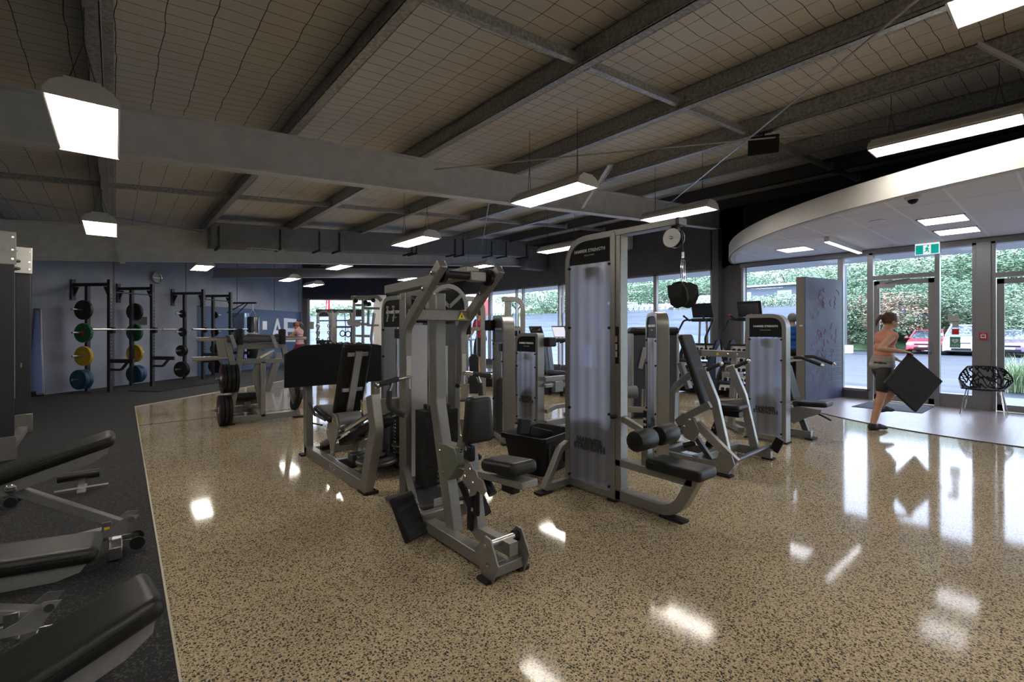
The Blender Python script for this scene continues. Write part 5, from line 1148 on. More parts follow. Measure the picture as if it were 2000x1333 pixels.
# ---------------------------------------------------------------- open tower (I) with arm-crank seat behind
t = thing('low_row_tower', 'open grey tower showing its black stack, between chest pad and frosted low tower', 'weight machine', (3.85, 4.85, 0))
P = tower(t, (3.90, 5.08, 0), (-.38, -.925, 0), .53, .15, 1.63, (.05, .18), shroud=False, panel_h=.30, stack_z=.66, text_low=False, sub='LOW ROW', stackw=.34, mpan=mat('slate_panel', (.05, .055, .065), .4))
MB().cbox(P(.06, -.05, 1.50), (.09, .12, .14)).build('instruction_box', black, t, bevel=.01)
MB().sweep([P(-.2, .3, .78), P(-.9, .3, .78)], .35, .05, (0, 0, 1)).build('seat_table', alud, t, bevel=.01)
MB().sweep([P(.02, .1, .55), P(-.7, .3, .5)], .07, .08, (0, 0, 1)).build('side_beam', frame, t, bevel=.006)
MB().sweep([P(-.35, .3, .74), P(-.6, .3, .04)], .08, .08, (0, 1, 0)).build('angled_leg', frame, t, bevel=.006)
MB().lathe(P(-.25, .2, .46), (1, -.3, 0), [(0, .17), (.05, .17)], 28).build('cam_cover', alud, t); MB().lathe(P(-.25, .18, .46), (1, -.3, 0), [(0, .09), (.03, .09)], 20).build('cam_hub', black, t)
MB().sweep([P(0, .1, .06), P(-.9, .3, .06)], .07, .08, (0, 0, 1)).build('base_rail', frame, t, bevel=.006)

# ---------------------------------------------------------------- black-capped twin tower (G)
t = thing('hip_machine', 'black capped charcoal twin tower behind the angled frosted tower', 'weight machine', ad(7.6, 1275, 700).xy.to_3d())
c = ad(7.5, 1250, 643); c.z = 0; d_ = V(CS, -SN, 0); Mz = Matrix.Rotation(-TH, 3, 'Z')
for k, (u, w_) in enumerate(((-.02, .26), (.45, .22))):
    q = c + d_ * u
    MB().cbox(q + V(0, 0, .70), (w_, .22, 1.32), Mz).build('tower_shell', mat('slate_shell', (.035, .042, .055), .4) if k == 0 else MATS['slate_shell'], t, bevel=.02)
    for s in (-1, 1): MB().cbox(q + d_ * s * (w_ / 2) + V(0, 0, .70), (.04, .24, 1.36), Mz).build('side_trim', frame_lt, t, bevel=.008)
    MB().pad(q + V(0, 0, 1.42), (w_ + .06, .28, .12), Mz, e=.6).build('top_cap', black, t)
    MB().cbox(q + V(0, 0, .04), (w_ + .04, .26, .07), Mz).build('base', alud, t, bevel=.01)
MB().cbox(c - V(SN, CS, 0) * .16 + d_ * .0 + V(0, 0, 1.0), (.07, .02, .34), Mz @ Matrix.Rotation(R(14), 3, 'Y')).build('instruction_panel', steel, t, bevel=.004)
e_ = c - V(SN, CS, 0) * .35
MB().sweep([e_ - d_ * .75 + V(0, 0, .26), e_ + d_ * .3 + V(0, 0, .22)], .08, .09, (0, 0, 1)).build('base_beam', frame_lt, t, bevel=.008); MB().sweep([e_ - d_ * .75 + V(0, 0, .05), e_ + d_ * .3 + V(0, 0, .05)], .08, .09, (0, 0, 1)).build('base_beam', frame_lt, t, bevel=.008)
MB().lathe(e_ - d_ * .45 + V(0, 0, .50), d_, [(0, .08), (.01, .095), (.30, .095), (.31, .08)], 24).build('roller_pad', mat('grey_roller', (.14, .15, .17), .4), t)
for k in range(3): MB().tube([e_ - d_ * (.06 - k * .05) + V(0, 0, .24), e_ - d_ * (.06 - k * .05) + V(0, 0, .55)], .016, 8).build('pin_post', chrome, t)

# ---------------------------------------------------------------- leaning side-arm frames by the far windows
def arch(px0, px1, pyt, D, label, post=None, ybar=None):
    a = ad(D, px0, pyt); b_ = ad(D, px1, pyt + 3); t = thing('cable_station', label, 'cable machine', (b_.x, b_.y, 0), 'curved cable frames')
    h = a.z; P_ = fil([V(a.x, a.y, h), V(b_.x, b_.y, h), V(b_.x, b_.y, .03)], .28, 8)
    MB().sweep(P_, .12, .10, (SN, CS, 0)).build('curved_frame', frame_lt, t, bevel=.01)
    q = ad(D, post, 643); MB().cbox((q.x, q.y, h / 2), (.14, .1, h), Mz).build('column', frame_lt, t, bevel=.008)
    foot(t, (b_.x, b_.y), .16, .3); foot(t, (q.x, q.y), .3, .2)
    q2 = ad(D, (post + px1) / 2, 643); u = V(CS, -SN, 0)
    for z in (1.45, .3): MB().sweep([V(q.x, q.y, z), V(b_.x, b_.y, z)], .06, .07, (SN, CS, 0)).build('cross_bar', frame_lt, t, bevel=.004)
    stack(t, (q2.x, q2.y, 0), u, (SN, CS, 0), .18, .12, .15, .9, 14)
    for s in (-.06, .06): MB().tube([q2 + u * s - V(0, 0, q2.z - .2), q2 + u * s + V(0, 0, h - .3 - q2.z)], .012, 8).build('guide_rod', chrome, t)
arch(862, 944, 584, 9.6, 'curved grey cable frame in front of the person in red', 908)
arch(980, 1021, 585, 9.9, 'curved grey cable frame just left of the treadmill consoles', 992)

# ---------------------------------------------------------------- plate loaded lever machine
t = thing('plate_loaded_machine', 'plate loaded grey lever machine with black discs on its left leg', 'weight machine', (1.8, 8.24, 0))
Y = 8.24
def q(px, py, y=Y): return ay(y, px, py)
MB().sweep([q(447, 828), q(463, 740), q(471, 674)], .09, .07, (0, 1, 0)).build('left_leg', frame, t, bevel=.006)
MB().sweep([q(582, 812), q(566, 745), q(553, 674)], .09, .07, (0, 1, 0)).build('right_leg', frame, t, bevel=.006)
zb = .07; MB().sweep([(q(447, 828).x, Y, zb), (q(582, 812).x, Y, zb)], .08, .09, (0, 1, 0)).build('base_rail', frame, t, bevel=.006)
xa, xb = q(470, 674).x, q(553, 674).x; zc = q(512, 706).z
MB().sweep([(xa - .02, Y, zc), (xb + .03, Y, zc)], .08, .07, (0, 1, 0)).build('middle_beam', frame, t, bevel=.006)
zu = q(512, 676).z; MB().sweep([(xa, Y, zu), (xb, Y, zu)], .08, .09, (0, 1, 0)).build('upper_beam', frame, t, bevel=.006)
xm = q(513, 700).x; MB().sweep([(xm, Y, zb), (xm, Y, zc)], .08, .07, (0, 1, 0)).build('centre_post', frame, t, bevel=.006)
MB().sweep([q(512, 800, Y + .05), q(499, 730, Y + .05), q(512, 682, Y + .05)], .07, .08, (0, 1, 0)).build('inner_lever', frame, t, bevel=.006)
MB().sweep([q(520, 765, Y + .5), q(545, 690, Y + .5)], .10, .10, (0, 1, 0)).build('lever_arm', frame_lt, t, bevel=.006)
MB().sweep([q(500, 722, Y + .5), q(530, 690, Y + .5)], .10, .06, (0, 1, 0)).build('footboard_bracket', frame_lt, t, bevel=.004)
MB().sweep([q(507, 699, Y - .1), q(534, 684, Y - .1)], .10, .03, (0, 1, 0)).build('pale_plate', white, t, bevel=.004)
zr_ = q(480, 662).z; MB().tube([(q(440, 661).x, Y - .1, zr_), (q(547, 661).x, Y - .1, zr_)], .06, 16).build('roller', alud, t)
MB().tube([(q(382, 663).x, Y - .1, zr_), (q(442, 661).x, Y - .1, zr_)], .028, 12).build('loading_horn', steel, t)
MB().tube([(q(547, 661).x, Y - .1, zr_), (q(594, 661).x, Y - .1, zr_)], .028, 12).build('loading_horn', steel, t)
zq = q(410, 700).z; MB().tube([(q(374, 700).x, Y - .1, zq), (q(445, 700).x, Y - .1, zq)], .028, 12).build('loading_horn', steel, t)
for px in (468, 551): MB().cbox(q(px, 658, Y - .14), (.09, .12, .24)).build('pivot_block', black, t, bevel=.02); 
for px in (455, 535): MB().sweep([q(px - 4, 655, Y - .16), q(px + 5, 680, Y - .16)], .04, .05, (0, 1, 0)).build('lever_tab', frame_lt, t, bevel=.004)
MB().sweep([q(430, 664, Y - .1), q(436, 700, Y - .1)], .05, .12, (0, 1, 0)).build('horn_plate', frame, t, bevel=.004)
MB().sweep([q(442, 665, Y - .1), q(456, 720, Y - .1)], .06, .08, (0, 1, 0)).build('side_lever', frame, t, bevel=.005)
MB().pad(q(482, 779, Y + .9), (.5, .5, .12), Matrix.Rotation(R(-20), 3, 'X'), e=.4).build('seat', vinyl, t)
MB().sweep([q(455, 801, Y + .9), q(510, 797, Y + .9)], .08, .1, (0, 1, 0)).build('base_cross_beam', frame, t, bevel=.006); p = q(482, 790, Y + .9); MB().box((p.x - .05, p.y - .05, .1), (p.x + .05, p.y + .05, p.z + .08)).build('seat_post', frame, t)
MB().sweep([(xm, Y, .07), (xm + .05, Y + 1.2, .07)], .08, .08, (1, 0, 0)).build('base_spine', frame, t, bevel=.006)
foot(t, (q(443, 830).x, Y), .2, .12); foot(t, (q(585, 812).x, Y), .2, .12)
for z_ in (.245, .71): MB().tube([(q(455, 800).x - .32 + z_ * .1, Y - .06, z_), (q(455, 800).x + z_ * .1, Y - .04, z_)], .025, 10).build('storage_horn', chrome, t)
m_disc = mat('black_rubber_disc', (.011, .011, .012), .42, spec=.35); m_redm = mat('red_disc_mark', (.35, .02, .04), .5)
def disc(c, ax_, r, th, label, m=None, group=None, hub=None, nm='weight_plate'):
    t = thing(nm, label, 'weight plate', c, group); d = Vector(ax_).normalized()
    MB()._lat(Vector(c) - d * th / 2, d, [(0, r * .2), (0, r * .96), (th * .12, r), (th * .88, r), (th, r * .96), (th, r * .72), (th * .8, r * .68), (th * .8, r * .3), (th, r * .26), (th, .03)], 36).build('disc', m or m_disc, t)
    MB().lathe(Vector(c) - d * (th / 2 + .004), d, [(0, .05), (th + .008, .05)], 16).build('hub', hub or steel, t)
    b = MB()
    a_ = d.cross(V(0, 0, 1)).normalized()
    for k in range(3):
        an = k * 2.09 + .4; u = a_ * math.cos(an) + V(0, 0, 1) * math.sin(an); v = d.cross(u)
        b.prism([Vector(c) - d * (th / 2 + .002) + u * r * x + v * r * y for x, y in ((.5, -.16), (.72, -.22), (.72, .22), (.5, .16))], d * .004)
    b.build('disc_mark', m_redm if r < .24 and (m is None) else black, t)
    return t
xl = q(455, 800).x
for k in range(4): disc((xl - .22 + k * .055 + .08, Y - .06, .71), (1, 0, 0), .22, .05, 'black disc on the upper left horn of the lever machine, %s from outside' % ['first', 'second', 'third', 'fourth'][k], group='discs stored on the lever machine')
for k in range(3): disc((xl - .17 + k * .055, Y - .06, .245), (1, 0, 0), .22, .05, 'black disc on the lower left horn of the lever machine, %s from outside' % ['first', 'second', 'third'][k], group='discs stored on the lever machine')
disc((q(577, 785).x + .02, Y, .34), (1, 0, -.25), .22, .06, 'black disc on the right leg of the lever machine, beside the leg press board', group='discs stored on the lever machine')

# ---------------------------------------------------------------- black tub
t = thing('storage_tub', 'open black plastic tub between row machine and pulldown tower', 'tub', (3.3, 3.4, 0))
c = V(3.42, 3.62, 0); Mt = Matrix.Rotation(R(12), 3, 'Z'); b = MB()
def rr_(w, d, z): return [c + Mt @ Vector((x * w / 2, y * d / 2, 0)) + V(0, 0, z) for x, y in ((-1, -.9), (-.9, -1), (.9, -1), (1, -.9), (1, .9), (.9, 1), (-.9, 1), (-1, .9))]
L_ = [rr_(.52, .40, .0), rr_(.64, .50, .34), rr_(.70, .56, .345), rr_(.70, .56, .39), rr_(.62, .48, .385), rr_(.60, .46, .345), rr_(.50, .38, .02)]
vs = [v for l in L_ for v in l]; fs = []
for i in range(len(L_) - 1):
    for j in range(8): fs.append((i * 8 + j, i * 8 + (j + 1) % 8, i * 8 + 8 + (j + 1) % 8, i * 8 + 8 + j))
fs += [tuple(reversed(range(8))), tuple(48 + j for j in range(8))]
b.add(vs, fs).build('tub_body', black, t)
for k in range(5): b = MB().cbox(c + Mt @ Vector((-.2 + k * .1, -.235, .2)), (.03, .02, .24), Mt).build('tub_rib', black, t)
t2 = thing('foam_pad_accessory', 'black folded pad resting in the tub, sticking out on the left', 'gym accessory', c + V(-.2, .05, .36))
MB().cbox(c + Mt @ Vector((-.27, .02, .47)), (.17, .05, .15), Mt @ Matrix.Rotation(R(10), 3, 'Y')).build('pad_end', foam, t2, bevel=.01); MB().sweep([c + Mt @ Vector((-.2, .0, .42)), c + Mt @ Vector((.1, -.05, .33))], .09, .03, (0, 0, 1)).build('strap', black, t2, bevel=.006)

# ---------------------------------------------------------------- partition with chalkboard
pa, pb = V(10.5, 3.50, 0), V(11.82, 3.24, 0); u = (pb - pa).normalized(); n = V(u.y, -u.x, 0)
t = thing('partition_wall', 'free-standing grey partition with a scribbled blackboard on its entrance side', 'partition', pa)
MB().prism([pa, pb, pb + V(0, 0, 2.49), pa + V(0, 0, 2.49)], n * -.17).build('partition_body', mat('taupe_partition', (.21, .19, .165), .5), t, smooth=False)
m_chalk = mat('chalkboard', (.055, .06, .105), .5, noise=(2.2, .8, 1.7))
MB().prism([pa + u * .005, pb, pb + V(0, 0, 2.485), pa + u * .005 + V(0, 0, 2.485)], n * .01).build('blackboard', m_chalk, t, smooth=False)
m_cr = mat('red_chalk', (.22, .05, .08), .8); m_cw = mat('white_chalk', (.26, .27, .36), .8)
rc = random.Random(11); L_ = (pb - pa).length
def bd(x, z): return pa + u * x * L_ + n * .012 + V(0, 0, z)
for k in range(26):
    x = .42 + rc.gauss(0, .06) if k < 17 else rc.uniform(.7, .85); z = rc.uniform(.9, 2.3); P_ = [bd(x, z)]
    for j in range(5): x += rc.uniform(-.035, .035); z -= rc.uniform(.0, .05); P_.append(bd(x, z))
    MB().sweep(P_, .004, .009, n).build('red_scribble', m_cr, t, smooth=False)
for k in range(22):
    x = rc.uniform(.15, .5); z = rc.uniform(.2, 2.3); P_ = []
    for j in range(9): P_.append(bd(x + .05 * math.sin(j * .9 + k), z - j * .03 * (1 + .3 * math.cos(j * k))))
    MB().sweep(P_, .003, .006, n).build('white_scribble', m_cw, t, smooth=False)
b = MB()
for k in range(8): b.sweep([bd(.62, 1.05 - k * .098), bd(.97, 1.05 - k * .098)], .003, .008, n)
b.sweep([bd(.70, 1.05), bd(.70, .36)], .003, .006, n); b.build('chalk_table', m_cw, t, smooth=False)
for k in range(7): text('MTWTFSS'[k] , .07, bd(.66, 1.0 - k * .098), u, (0, 0, 1), 'chalk_letter', m_cw, t)
text('1RM CLUB', .085, bd(.78, 1.55), u, (0, 0, 1), 'chalk_words', m_cr, t) if False else None
MB().prism([pa - n * .1 - u * .004 + V(0, 0, 1.50), pa - n * .04 - u * .004 + V(0, 0, 1.50), pa - n * .04 - u * .004 + V(0, 0, 1.53), pa - n * .1 - u * .004 + V(0, 0, 1.53)], u * -.004).build('small_label', white, t, smooth=False)
# door mat, fire call point, notices
p = [az(.006, *q_) for q_ in ((1663, 795), (1697, 786), (1824, 795), (1801, 808))]
o = MB().prism(p, (0, 0, .008)).build('door_mat', speck_mat('mat_pile', (.05, .055, .07), (.12, .13, .16), 90, .7, .9), None, smooth=False); tag(o, 'dark ribbed door mat on the timber floor inside the entrance door', 'mat')
X = FX - .09; p = ax(X, 1921, 657); t = thing('fire_call_point', 'red fire alarm call point on the wide grey post', 'alarm', p)
MB().box((X - .04, p.y - .055, p.z - .06), (X, p.y + .055, p.z + .06)).build('red_box', redp, t, bevel=.006); MB().box((X - .043, p.y - .035, p.z - .035), (X - .04, p.y + .035, p.z + .03)).build('white_panel', white, t, smooth=False)
MB().box((X - .045, p.y - .02, p.z - .01), (X - .043, p.y + .02, p.z + .012)).build('black_mark', darkink, t, smooth=False); text('FIRE', .016, (X - .041, p.y, p.z + .046), (0, -1, 0), (0, 0, 1), 'lettering', ink, t)
def notice(px0, py0, px1, py1, name, m, label, txt=None, tm=None):
    X = FX + .028; a, b_ = ax(X, px0, py0), ax(X, px1, py1); o = thing(name, label, 'notice', (X, b_.y, b_.z))
    MB().box((X, a.y, a.z), (X - .002, b_.y, b_.z)).build('sheet', m, o, smooth=False)
    if txt: text(txt, (a.z - b_.z) * .3, (X - .004, (a.y + b_.y) / 2, (a.z + b_.z) / 2), (0, -1, 0), (0, 0, 1), 'lettering', tm or ink, o)
    return o, a, b_
notice(1851, 617, 1873, 628, 'notice', m_stk, 'wide grey notice at the top of the stickers on the pane')
notice(1860, 630, 1873, 640, 'notice', m_stk, 'small grey notice under the wide one on the pane')
notice(1859, 643, 1873, 654, 'notice', redp, 'small red notice above the green heart sign', 'NO\nEXIT' if False else None)
o, a, b_ = notice(1855, 658, 1876, 680, 'defibrillator_sign', mat('sign_green', (.08, .32, .2), .5), 'green sign with white heart and letters AED on the pane', 'AED')
o2 = [c for c in o.children if c.name.startswith('lettering')][0]
for v in o2.data.vertices: v.co.z -= (a.z - b_.z) * .32
ym, zm, s = (a.y + b_.y) / 2, (a.z + b_.z) / 2 + (a.z - b_.z) * .12, (a.z - b_.z) * .018
MB().prism([(a.x - .003, ym - 16 * math.sin(q_) ** 3 * s * .8, zm + (13 * math.cos(q_) - 5 * math.cos(2 * q_) - 2 * math.cos(3 * q_) - math.cos(4 * q_)) * s * .8) for q_ in [R(12 * i) for i in range(30)]], (-.001, 0, 0)).build('heart', ink, o, smooth=False)
MB().prism([(a.x - .005, ym + y * s, zm + z * s) for y, z in ((2, 7), (-5, -1), (0, -1), (-2, -9), (5, 1), (0, 1))], (-.001, 0, 0)).build('bolt_mark', MATS['sign_green'], o, smooth=False)
# purple door transfer (mirrored lettering with swirl)
X = FX - .006; p = ax(X, 1762, 620); m_pur = mat('purple_transfer', (.25, .16, .6), .5, emit=(.25, .18, .7), estr=.0)
t = thing('door_transfer', 'white mirrored lettering with purple swirls on the entrance door glass', 'sticker', p)
for k, s in enumerate(('ANYTIME', 'FITNESS')): text(s, .07, p + V(0, 0, -.0 - k * .06), (0, 1, 0), (0, 0, 1), 'lettering', ink, t)
b = MB().tube([p + V(0, .02 + .07 * math.cos(a), .13 + .055 * math.sin(a)) for a in [R(20 * i) for i in range(18)]], .006, 6, False); b.build('swirl', m_pur, t)
MB().tube([p + V(0, -.2, -.03), p + V(0, -.25, .03), p + V(0, -.3, -.02), p + V(0, -.36, .03), p + V(0, -.42, .0)], .01, 6).build('swirl', m_pur, t)
MB().tube([p + V(0, .06, .12), p + V(0, .03, .16), p + V(0, -.01, .10), p + V(0, -.03, .15)], .006, 6).build('swirl', m_pur, t)

# ---------------------------------------------------------------- moulded shell chair
cx_, cy_ = 11.30, 1.04
t = thing('shell_chair', 'black openwork shell chair on chrome legs by the wide grey post', 'chair', (cx_, cy_, 0))
# sitter faces -x; branchy lattice shell
def shell(u, v):
    # u -1..1 across, v 0 (front) .. 1 (top of back)
    if v < .5: x = -.22 + .40 * (v / .5); z = .44 - .03 * math.sin(v / .5 * math.pi) ; curve = .0
    else: k = (v - .5) / .5; x = .18 + .10 * k + .03 * math.sin(k * math.pi); z = .44 + .36 * k; curve = 0
    w = .25 + .08 * (v / .5) if v < .5 else .33 - .12 * ((v - .5) / .5) ** 1.3
    arm = abs(u) ** 3 * (.13 * math.sin(min(1, v * 1.6) * math.pi / 2) if v < .6 else .13 * (1 - (v - .6) / .4))
    x2 = x - (abs(u) ** 2.2) * (.20 * max(0, (v - .45) / .55))
    return V(cx_ + x2, cy_ + u * w, z + arm)
b = MB(); rc = random.Random(21)
edge = [shell(-1, v / 10) for v in range(11)] + [shell(u / 6, 1) for u in range(-5, 7)] + [shell(1, v / 10) for v in range(9, -1, -1)] + [shell(u / 6, 0) for u in range(5, -7, -1)]
rim = MB().tube(edge, .012, 8).build('shell_rim', black, t)
NU, NV = 9, 9
G = {}
for i in range(NU + 1):
    for q in range(NV + 1):
        G[i, q] = (max(-1, min(1, -1 + 2 * i / NU + (0 if i in (0, NU) else rc.uniform(-.09, .09)))), max(0, min(1, q / NV + (0 if q in (0, NV) else rc.uniform(-.04, .04)))))
def branch(a, c_, r):
    (u0, v0), (u1, v1) = a, c_; b.tube([shell(u0 + (u1 - u0) * k / 4, v0 + (v1 - v0) * k / 4) for k in range(5)], r, 6)
for i in range(NU + 1):
    for q in range(NV):
        w_ = rc.random()
        if w_ < .62: branch(G[i, q], G[i, q + 1], rc.uniform(.009, .014))
        if i < NU and rc.random() < .62: branch(G[i, q], G[i + 1, q + 1], rc.uniform(.008, .013))
        if i > 0 and rc.random() < .35: branch(G[i, q], G[i - 1, q + 1], rc.uniform(.008, .012))
        if i < NU and rc.random() < .15: branch(G[i, q], G[i + 1, q], .009)
for k in range(18):
    v = (k + .5) / 18
    for s in (-1, 1): b.tube([shell(s, v), shell(s * .75, min(1, v + .05))], .007, 5)
for k in range(12):
    uu = -1 + 2 * (k + .5) / 12
    for vv, dv in ((0, .06), (1, -.06)): b.tube([shell(uu, vv), shell(uu * .95, vv + dv)], .007, 5)
b.build('branch_lattice', black, t)
sb = MB(); vs = [shell(-.8 + 1.6 * i / 8, .04 + .42 * j / 5) - V(0, 0, .012) for j in range(6) for i in range(9)]
sb.add(vs, [(j * 9 + i, j * 9 + i + 1, j * 9 + i + 10, j * 9 + i + 9) for j in range(5) for i in range(8)]).build('seat_web', black, t)
for sx_, sy_ in ((-1, -1), (-1, 1), (1, -1), (1, 1)):
    MB().tube([(cx_ + sx_ * .13, cy_ + sy_ * .2, .43), (cx_ + sx_ * .24, cy_ + sy_ * .27, .0)], .010, 8).build('leg', chrome, t)
MB().tube([(cx_ - .13, cy_ - .2, .42), (cx_ - .13, cy_ + .2, .42), (cx_ + .13, cy_ + .2, .42), (cx_ + .13, cy_ - .2, .42), (cx_ - .13, cy_ - .2, .42)], .009, 8).build('leg_frame', chrome, t)

# ---------------------------------------------------------------- treadmills
m_scr = mat('pale_screen', (.6, .6, .65), .3, emit=(.8, .8, .9), estr=.35); m_dscr = mat('dark_screen', (.02, .025, .04), .12)
def treadmill(y, label, lit, x=9.0):
    t = thing('treadmill', label, 'treadmill', (x, y, 0), 'treadmills facing the windows')
    MB().box((x - 1.75, y - .40, .12), (x + .1, y + .40, .20)).build('deck', black, t, bevel=.02); MB().box((x - 1.70, y - .26, .20), (x - .05, y + .26, .208)).build('belt', rubber, t, bevel=.003)
    for s in (-1, 1):
        MB().box((x - 1.72, y + s * .30 - .05, .20), (x - .1, y + s * .30 + .05, .225)).build('side_rail', frame_lt, t, bevel=.006)
        MB().sweep([(x + .05, y + s * .38, .12), (x - .1, y + s * .38, 1.12)], .05, .17, (0, 1, 0)).build('upright', frame_lt, t, bevel=.015)
        MB().tube(fil([(x - .1, y + s * .38, 1.14), (x - .35, y + s * .38, 1.17), (x - .62, y + s * .37, 1.12)], .1), .026, 10).build('handrail', black, t)
        MB().box((x - 1.66, y + s * .3 - .02, 0), (x - 1.6, y + s * .3 + .02, .12)).build('foot', black, t)
    MB().pad(V(x - .15, y, 1.17), (.30, .84, .09), None, e=.6).build('console_base', black, t); MB().pad(V(x - .05, y, .27), (.34, .78, .16), None, e=.5).build('motor_cover', black, t)
    M = Matrix.Rotation(R(-22), 3, 'Y'); c = V(x - .05, y, 1.38)
    MB().cbox(c, (.04, .50, .32), M).build('console', alud, t, bevel=.015); MB().cbox(c + M @ Vector((-.022, 0, 0)), (.004, .44, .27), M).build('screen', m_scr if lit else m_dscr, t)
treadmill(8.75, 'treadmill with pale lit console between low tower and tall pulldown', True)
treadmill(9.65, 'treadmill with dark console left of the lit one', False)
treadmill(10.55, 'treadmill behind the curved cable frames', False)
treadmill(6.85, 'treadmill seen just right of the tall pulldown tower', False)
treadmill(7.8, 'treadmill mostly hidden behind the tall pulldown tower', False)
# ---------------------------------------------------------------- stair climbers
m_riser = mat('silver_riser', (.42, .42, .44), .35, .5)
def climber(x, y, label):
    t = thing('stair_climber', label, 'stair climber', (x, y, 0), 'stair climbers at the windows')
    w = .40
    MB().box((x - .45, y - w, .03), (x + .35, y + w, .16)).build('base', black, t, bevel=.02)
    for s in (-1, 1):
        MB().prism([(x + a, y + s * w, z) for a, z in ((-.62, .04), (.35, .04), (.35, .95), (.10, 1.22), (-.05, 1.20), (-.62, .45))], (0, -s * .05, 0)).build('side_panel', black, t, bevel=.02)
        MB().prism([(x + a, y + s * (w + .002), z) for a, z in ((-.12, .35), (.30, .35), (.30, .92), (.08, 1.12), (-.1, .95))], (0, s * .012, 0)).build('side_cover', mat('pale_side_cover', (.5, .55, .62), .3) if 'pale_side_cover' not in MATS else MATS['pale_side_cover'], t, bevel=.01)
        MB().tube(fil([(x - .40, y + s * .36, .80), (x - .50, y + s * .36, 1.25), (x - .12, y + s * .36, 1.66), (x + .05, y + s * .2, 1.66)], .12), .022, 10).build('handrail', black, t)
        MB().tube([(x + .10, y + s * .10, 1.1), (x + .10, y + s * .08, 1.70)], .025, 10).build('console_post', frame_lt, t)
        MB().tube([(x - .15, y + s * .2, 1.64), (x - .36, y + s * .22, 1.74)], .02, 10).build('hand_grip', foam, t); MB().ball((x - .37, y + s * .22, 1.745), .024, 8).build('grip_tip', redp if y < 5 else black, t)
    for k in range(5):
        xx = x - .60 + k * .13; z = .16 + k * .20
        MB().prism([(xx, y - w + .05, z), (xx, y + w - .05, z), (xx + .03, y + w - .05, z + .13), (xx + .03, y - w + .05, z + .13)], (.012, 0, 0)).build('step_riser', m_riser, t, smooth=False)
        st_ = MB().box((xx - .01, y - w + .05, z + .13), (xx + .17, y + w - .05, z + .16)).build('step_tread', black, t, bevel=.004)
        b = MB()
        for q_ in range(6): b.pad(V(xx + .0, y - .27 + q_ * .108, z + .03 + .0), (.07, .075, .075), None, e=.7, n=2)
        b.build('step_teeth', rubber, st_)
    MB().pad(V(x + .06, y, 1.66), (.2, .5, .08), None, e=.5).build('console_base', black, t)
    M = Matrix.Rotation(R(-14), 3, 'Y'); MB().cbox((x + .05, y, 1.88), (.05, .50, .34), M).build('console', black, t, bevel=.02); MB().cbox(V(x + .05, y, 1.88) + M @ Vector((-.028, 0, 0)), (.004, .42, .25), M).build('screen', m_dscr, t)
climber(10.4, 5.62, 'stair climber with dark console left of the grey column')
climber(10.4, 4.55, 'stair climber with red grip tips just right of the grey column')
# ================================================================ STORAGE RACKS ON THE PANEL WALL
IN = -WN
def wp(s, o, z=0): return WP + WD * s + IN * o + V(0, 0, z)
def rig(s0, s1, H, lab, op=.41, of=1.0, arms=True):
    t = thing('power_rack', lab, 'rack', wp((s0 + s1) / 2, .5), 'black racks along the panel wall')
    for s in (s0, s1):
        MB().sweep([wp(s, op, .0), wp(s, op, H - .05)], .075, .075, WD).build('storage_post', blackm, t, bevel=.004)
        MB().sweep([wp(s, of, .0), wp(s, of, H + .06)], .075, .075, WD).build('front_post', blackm, t, bevel=.004)
        MB().sweep([wp(s, .03, H - .05), wp(s, of, H - .05)], .06, .075, WD).build('top_beam', blackm, t, bevel=.004)
        MB().sweep([wp(s, .03, H + .08), wp(s, .03, H - .40)], .10, .03, WD).build('wall_bracket', blackm, t, bevel=.003)
        MB().prism([wp(s, .05, H - .1), wp(s, .17, H - .1), wp(s, .05, H - .32)], WD * .02).build('bracket_gusset', blackm, t); MB().prism([wp(s, of - .05, H - .1), wp(s, of - .17, H - .1), wp(s, of - .05, H - .34)], WD * .02).build('bracket_gusset', blackm, t)
        for o in (op, of): MB().cbox(wp(s, o, .006), (.16, .12, .012), Matrix.Rotation(math.atan2(WD.y, WD.x), 3, 'Z')).build('base_plate', blackm, t)
        b = MB()
        for k in range(26): b.cbox(wp(s, of + .0385, .35 + k * .08), (.018, .003, .018), Matrix.Rotation(math.atan2(WD.y, WD.x), 3, 'Z'))
        b.build('post_holes', frame, t)
        MB().sweep([wp(s, of, .72), wp(s, of + .62, .72)], .05, .09, WD).build('safety_arm', blackm, t, bevel=.004); MB().sweep(fil([wp(s, of, .52), wp(s, of + .3, .52), wp(s, of + .45, .68)], .1), .04, .05, WD).build('arm_brace', blackm, t, bevel=.003)
        MB().cbox(wp(s, of + .06, 1.42), (.07, .12, .14), Matrix.Rotation(math.atan2(WD.y, WD.x), 3, 'Z')).build('bar_hook', black, t, bevel=.008)
    MB().tube([wp(s0, of, H - .22), wp(s1, of, H - .22)], .016, 10).build('pull_up_bar', blackm, t)
    MB().sweep([wp(s0, op, H - .09), wp(s1, op, H - .09)], .05, .05, IN).build('rear_tie', blackm, t) if False else None
    return t
def horn(t, s, o, z, d, L=.3): MB().tube([wp(s, o, z), wp(s + d * L, o, z + .01)], .025, 12).build('plate_horn', steel, t)
r1 = rig(-3.67, -2.58, 2.52, 'black half rack on the panel wall nearest the tall screen')
r2 = rig(-.95, .12, 2.52, 'black half rack on the panel wall nearer the punching bag')
def bump(n, c): return mat(n, c, .45, noise=(20, .85, 1.1))
cols = [('black', (.018, .018, .02), 1.885), ('green', (.01, .13, .045), 1.36), ('yellow', (.55, .36, .02), .83), ('blue', (.01, .055, .12), .30)]
